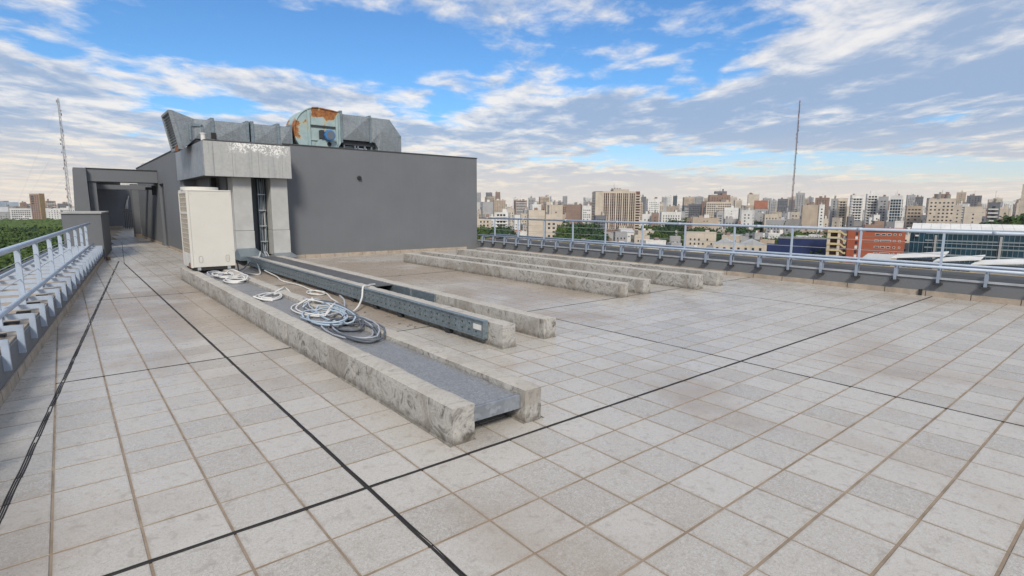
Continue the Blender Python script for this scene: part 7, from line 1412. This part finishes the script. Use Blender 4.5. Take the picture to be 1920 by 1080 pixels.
r, w_, d_, h_ = place('glassroof', 'sawtooth_roof', 'bright white ribbed metal roof behind the glass building at the right edge', 'roof')
B(MB(1).box(-w_/2, w_/2, -d_/2, d_/2, 0, h_-2), 'wall', FM['grey'])
for i in range(14):
    a = -w_/2+i*w_/14; B(MB(1).add([(a, -d_/2, h_-2), (a+w_/14-.1, -d_/2, h_-2), (a+w_/14-.1, d_/2, h_+1.1), (a, d_/2, h_+1.1), (a, -d_/2, h_-2.4), (a+w_/14-.1, -d_/2, h_-2.4), (a+w_/14-.1, d_/2, h_-2.4), (a, d_/2, h_-2.4)], [(0, 1, 2, 3), (0, 4, 5, 1), (1, 5, 6, 2), (2, 6, 7, 3), (3, 7, 4, 0)]), 'roof_panel', FM['white'])
for key, lab in (('shed1', 'nearest slanted white shed roof beside the red building, dark trellis under it'), ('shed2', 'middle slanted white shed roof with grey underside beyond the right railing'), ('shed3', 'slanted white shed roof at the right edge, beyond the railing')):
    r, w_, d_, h_ = place(key, 'shed', lab, 'shed')
    B(MB(1).box(-w_/2, w_/2, -d_/2, d_/2, 0, h_-2.6), 'wall', MDK)
    B(MB(1).hexa([(-w_*.62, -d_/2, h_-2.3), (w_*.5, -d_/2, h_-1.2), (w_*.62, d_/2, h_-.5), (-w_*.5, d_/2, h_-1.8)], [(-w_*.62, -d_/2, h_-2.1), (w_*.5, -d_/2, h_-1.0), (w_*.62, d_/2, h_-.2), (-w_*.5, d_/2, h_-1.6)]), 'roof', FM['white'])
    for i in range(9): B(MB(1).box(-w_/2+i*w_/9, -w_/2+i*w_/9+.25, -d_/2-.15, -d_/2, h_-5.5, h_-2.6), 'trellis_post', FM['brown'])
    B(MB(1).box(-w_/2, w_/2, -d_/2-.2, -d_/2-.15, h_-4.1, h_-3.8), 'trellis_rail', FM['grey'])
    B(MB(1).box(-w_*.62, -w_*.5, -d_/2-.3, -d_/2+.6, 0, h_-2.3), 'pillar', FM['tan'])
r, w_, d_, h_ = place('navy', 'warehouse', 'navy blue sheet clad warehouse beyond the railing, left of the cream stair tower', 'warehouse')
B(MB(1).box(-w_/2+5, w_/2, -d_/2, d_/2, 0, h_), 'wall', MNV); B(MB(1).box(-w_/2, -w_/2+4.99, -d_/2, d_/2, 0, h_-3.2), 'wall', MNV)
B(MB(1).box(-w_/2+5.2, w_/2-.2, -d_/2+.2, d_/2-.2, h_+.002, h_+.2), 'roof', MRF)
for i in range(26): B(MB(1).box(-w_/2+5+i*.8, -w_/2+5.08+i*.8, -d_/2-.06, -d_/2, 0, h_), 'rib', MNV)
r, w_, d_, h_ = place('navyL', 'warehouse', 'low warehouse with two pale grey pitched roofs left of the navy warehouse', 'warehouse')
B(MB(1).box(-w_/2, w_/2, -d_/2, d_/2, 0, h_-3), 'wall', FM['cream'])
for s_ in (-1, 1):
    c_ = s_*w_/4; B(MB(1).add([(c_-w_/4, -d_/2, h_-3), (c_+w_/4, -d_/2, h_-3), (c_+w_/4, d_/2, h_-3), (c_-w_/4, d_/2, h_-3), (c_, -d_/2, h_), (c_, d_/2, h_)], [(0, 4, 5, 3), (1, 2, 5, 4), (0, 1, 4), (2, 3, 5), (0, 3, 2, 1)]), 'roof', MZN)
for i in range(7): B(MB(1).box(-w_/2+1.5+i*3.6, -w_/2+2.7+i*3.6, -d_/2-.05, -d_/2, h_-6, h_-4.4), 'window', MWIN)
# glass barrel canopy next to the red building
r, w_, d_, h_ = place('ret', 'canopy', 'grey rounded canopy roof at the foot of the brick red building', 'canopy')
B(MB(1).hexa([(-w_/2, -d_/2, h_-1.5), (w_/2, -d_/2, h_-1.5), (w_/2, d_/2, h_-1.5), (-w_/2, d_/2, h_-1.5)], [(-w_/2+1.5, -d_/2+1.5, h_), (w_/2, -d_/2+1.5, h_), (w_/2, d_/2-1, h_), (-w_/2+1.5, d_/2-1, h_)]), 'roof', MZN)
B(MB(1).box(-w_/2+.5, w_/2, -d_/2+.5, d_/2, 0, h_-1.52), 'wall', MDK)

# ------------------------------------------------------------------ masts
def mast(x, y, h_, w_, label, lean=0, m1=None, m2=None):
    r = root('radio_mast', label, 'mast', (x, y, GM), None, 1)
    B = lambda mb, n, m, **k: mb.build(n, m, r, local=True, **k)
    cs = [(w_*math.cos(a), w_*math.sin(a)) for a in (.3, .3+2.094, .3+4.189)]
    n = int(h_/(w_*2.4)); mb = MB(1)
    sc = lambda z: 1-.45*z/h_
    for c in cs: B(MB(1).tube([(c[0], c[1], 0), (c[0]*sc(h_), c[1]*sc(h_), h_)], .13, 5), 'leg', m1)
    for k in range(n):
        z0_, z1_ = k*h_/n, (k+1)*h_/n
        for i in range(3):
            a, b = cs[i], cs[(i+1) % 3]; s0, s1 = sc(z0_), sc(z1_)
            mb.tube([(a[0]*s0, a[1]*s0, z0_), (b[0]*s1, b[1]*s1, z1_)], .10, 3); mb.tube([(a[0]*s1, a[1]*s1, z1_), (b[0]*s1, b[1]*s1, z1_)], .10, 3)
    stuff(B(mb, 'brace', m2))
    q = random.Random(int(x))
    for k in range(26):
        z = h_*(.30+.70*k/26); a = q.uniform(0, 6.28); rr = w_*1.1
        B(MB(1).box(rr*math.cos(a)-.25, rr*math.cos(a)+.25, rr*math.sin(a)-.25, rr*math.sin(a)+.25, z, z+q.uniform(.8, 2.2)), 'antenna', q.choice([MTR, MDK, MDK, FM['brown']]))
    for z in (.5, .75, .98):
        for a in (0, 2.094, 4.189):
            B(MB(1).tube([(0, 0, h_*z), (h_*.42*math.cos(a+.6), h_*.42*math.sin(a+.6), 4)], .035, 3), 'guy_wire', MTR)
    return r
mast(*MAST_R, 1.0, 'very tall thin lattice radio mast rising alone above the city skyline', m1=facade('mast red grey', (.17, .10, .09)), m2=bpy.data.materials['mast red grey'])
mast(*MAST_L, 1.15, 'grey lattice radio mast behind the portal at the far left', m1=MTR, m2=FM['grey'])

# ------------------------------------------------------------------ trees
def leaf_material(nm, a, b, c):
    g = G(nm); n = g.noise(.35, 4, .6); k = g.noise(.05, 3, .5)
    oi = g.N.new('ShaderNodeObjectInfo')
    cc = g.ramp(n, (.32, a), (.68, b)); cc = g.mix(g.math('MULTIPLY', g.ss(k, .45, .62), .6), cc, c)
    cc = g.mix(g.math('MULTIPLY', oi.outputs['Random'], .45), cc, tuple(x*1.25 for x in c))
    g.set('Base Color', cc); g.set('Roughness', .65); g.set('Specular IOR Level', .2); return g.m
ML1 = leaf_material('broadleaf foliage', (.020, .044, .010), (.05, .095, .018), (.068, .105, .020))
ML2 = leaf_material('dark foliage', (.018, .042, .018), (.04, .075, .025), (.03, .065, .03))
MBARK = plain('grey brown bark', (.09, .07, .05), .9, 0, .3, 4)
def crown_mesh(seed, leaf, n, spread=1.0):
    q = random.Random(seed); mb = MB(1); lobes = []
    for k in range(11):
        a = q.uniform(0, 6.28); rr = q.uniform(.15, .62)*spread; z = q.uniform(.48, .84); lobes.append((rr*math.cos(a), rr*math.sin(a), z*1.0, q.uniform(.22, .38)))
    lobes.append((0, 0, .66, .48))
    for (x, y, z, r_) in lobes:
        bm = bmesh.new(); bmesh.ops.create_icosphere(bm, subdivisions=1, radius=r_*.78)
        mb.add([v.co*(1+.25*noise.noise(v.co*3+Vector((seed, x, y))))+Vector((x, y, z)) for v in bm.verts], [tuple(v.index for v in f.verts) for f in bm.faces]); bm.free()
    for k in range(n):
        x, y, z, r_ = q.choice(lobes); d = Vector((q.gauss(0, 1), q.gauss(0, 1), q.gauss(.25, 1))).normalized()
        p_ = Vector((x, y, z))+d*r_*q.uniform(.8, 1.12)*(1+.2*noise.noise(d*3+Vector((x, y, seed)))); s_ = leaf*q.uniform(.7, 1.4)
        u_ = (d.orthogonal()+Vector((q.gauss(0, .5), q.gauss(0, .5), q.gauss(0, .5)))).normalized(); v_ = d.cross(u_).normalized()+d*q.gauss(0, .5)
        mb.add([p_+u_*s_, p_+v_*s_, p_-u_*s_, p_-v_*s_*.8], [(0, 1, 2, 3)])
    return mb
def tree_proto(seed, m):
    me = crown_mesh(seed, .05, 1000).build('crown', m, None, local=True); d1 = me.data; bpy.data.objects.remove(me)
    tb = MB(1).hexa([(.045*math.cos(t), .045*math.sin(t), 0) for t in [i*math.pi/3 for i in range(6)]], [(.022*math.cos(t), .022*math.sin(t), .5) for t in [i*math.pi/3 for i in range(6)]])
    for a in (0.3, 2.2, 4.4): tb.tube([(0, 0, .38), (.18*math.cos(a), .18*math.sin(a), .55), (.32*math.cos(a), .32*math.sin(a), .72)], .012, 4)
    t_ = tb.build('trunk', MBARK, None, local=True); d2 = t_.data; bpy.data.objects.remove(t_)
    return d1, d2
TP = [tree_proto(s_, ML1) for s_ in (1, 2, 3, 4)]+[tree_proto(5, ML2), tree_proto(6, ML2)]
def put_tree(x, y, h_, label, group, q, dark=.15):
    c_, t_ = q.choice(TP[4:]) if q.random() < dark else q.choice(TP[:4])
    r = root('tree', label, 'tree', (x, y, GM), group, 1)
    for nm, d_ in (('crown', c_), ('trunk', t_)):
        o = bpy.data.objects.new(nm, d_); COL.objects.link(o); o.parent = r
    s_ = h_; wd = s_*q.uniform(.75, 1.0); r.scale = (wd, wd*q.uniform(.9, 1.1), s_); r.rotation_euler = (0, 0, q.uniform(0, 6.28))
q = random.Random(5)
for (x, y, h_) in PARK_TREES:
    dist = math.hypot(x, y); band = 'front edge' if dist < 300 else 'near part' if dist < 400 else 'middle' if dist < 500 else 'far part'
    az = math.degrees(math.atan2(x, y)); side = 'at the left edge of the view' if az < -4 else 'toward the grey pier' if az > -1 else 'below the pale flats'
    lab = 'leafy park tree, %s of the canopy, %s' % (band, side); put_tree(x, y, h_, lab, lab, q, .12)
for (x, y, h_, lab) in STREET_TREES: put_tree(x, y, h_, lab, lab, q, .35)
mb = MB(1); q = random.Random(9)
for (x, y, h_) in WOOD:
    for k in range(4):
        bm = bmesh.new(); bmesh.ops.create_icosphere(bm, subdivisions=2, radius=1); s_ = q.uniform(2.6, 4.6); o_ = Vector((x+q.uniform(-4, 4), y+q.uniform(-4, 4), GM+h_-s_*.9-q.uniform(0, 2.5)))
        mb.add([Vector((v.co.x, v.co.y, v.co.z*.85))*s_*(1+.55*noise.noise(v.co*2.3+o_))+o_ for v in bm.verts], [tuple(v.index for v in f.verts) for f in bm.faces]); bm.free()
stuff(tag(mb.build('woodland', ML1, None), 'far park canopy running to the foot of the brown tower', 'woodland'))
# ------------------------------------------------------------------ the uncountable rest of the city
def mass_material():
    g = G('mixed distant facades')
    rp = g.geo.outputs['Random Per Island']
    c = g.ramp(rp, (0.0, (.50, .44, .36)), (1.0, (.30, .30, .31)), (.18, (.62, .61, .59)), (.36, (.40, .38, .35)), (.52, (.52, .46, .38)), (.66, (.27, .17, .13)), (.78, (.58, .56, .53)), (.90, (.20, .20, .22)))
    c.node.color_ramp.interpolation = 'CONSTANT'
    p = g.xyz(g.map()); nz = g.math('ABSOLUTE', g.xyz(g.geo.outputs['Normal'])[2])
    fz = g.math('FRACT', g.math('DIVIDE', p[2], 3.1)); fx = g.math('FRACT', g.math('DIVIDE', g.math('ADD', p[0], g.math('MULTIPLY', p[1], -1.0)), 3.7))
    w_ = g.math('MULTIPLY', g.math('MULTIPLY', g.ss(fz, .42, .5), g.ss(fx, .5, .6)), g.ss(nz, .5, .3))
    c = g.mix(g.math('MULTIPLY', w_, .8), c, (.06, .06, .07)); c = g.mix(g.math('MULTIPLY', g.ss(nz, .5, .8), .6), c, (.22, .21, .20))
    g.set('Base Color', c); g.set('Roughness', .85); return g.m
MM = mass_material()
def city_mass(name, label, n, a0, a1, k0, k1, h0, h1, w0, w1, seed, tall=.0):
    q = random.Random(seed); mb = MB(1)
    for _ in range(n):
        a = rad(q.uniform(a0, a1)); k = q.uniform(k0, k1); x, y = k*math.sin(a), k*math.cos(a); w_ = q.uniform(w0, w1); d_ = w_*q.uniform(.6, 1.3)
        h_ = q.uniform(h0, h1)*(1.5 if q.random() < tall else 1)
        M_ = Matrix.Translation((x, y, GM)) @ Matrix.Rotation(-a+q.choice((.2, -.25, .35, 0)), 4, 'Z')
        mb.box(-w_/2, w_/2, -d_/2, d_/2, 0, h_, M_)
        if q.random() < .7: s1 = w_*q.uniform(.2, .4); ox = q.uniform(-.3, .3)*w_; mb.box(ox-s1/2, ox+s1/2, -s1/2, s1/2, h_+.01, h_+q.uniform(1.5, 4), M_)
    return stuff(tag(mb.build(name, MM), label, 'city'))
city_mass('low_city', 'sea of small low houses filling the ground between the taller blocks', 900, 33, 88, 620, 1400, 4, 16, 8, 20, 41)
city_mass('far_city', 'unbroken band of distant city blocks along the horizon on the right', 900, 33, 88, 1350, 2800, 10, 34, 12, 34, 42, .16)
city_mass('far_city', 'distant city blocks along the horizon beyond the park on the left', 160, -9, 6, 1330, 2600, 8, 24, 14, 40, 43)
# ------------------------------------------------------------------ thin summer haze over the city
hz_ = MB(1).box(-1800, 2900, -300, 3000, GM-2.0, GM+160).build('haze', bpy.data.materials.new('pale haze')); stuff(tag(hz_, 'thin pale haze hanging over the whole city', 'haze'))
hm = hz_.data.materials[0]; hm.use_nodes = True; hm.node_tree.nodes.clear()
pv = hm.node_tree.nodes.new('ShaderNodeVolumePrincipled'); pv.inputs['Density'].default_value = .00006; pv.inputs['Color'].default_value = (.93, .93, .93, 1); pv.inputs['Anisotropy'].default_value = .2
mo = hm.node_tree.nodes.new('ShaderNodeOutputMaterial'); hm.node_tree.links.new(pv.outputs[0], mo.inputs['Volume'])
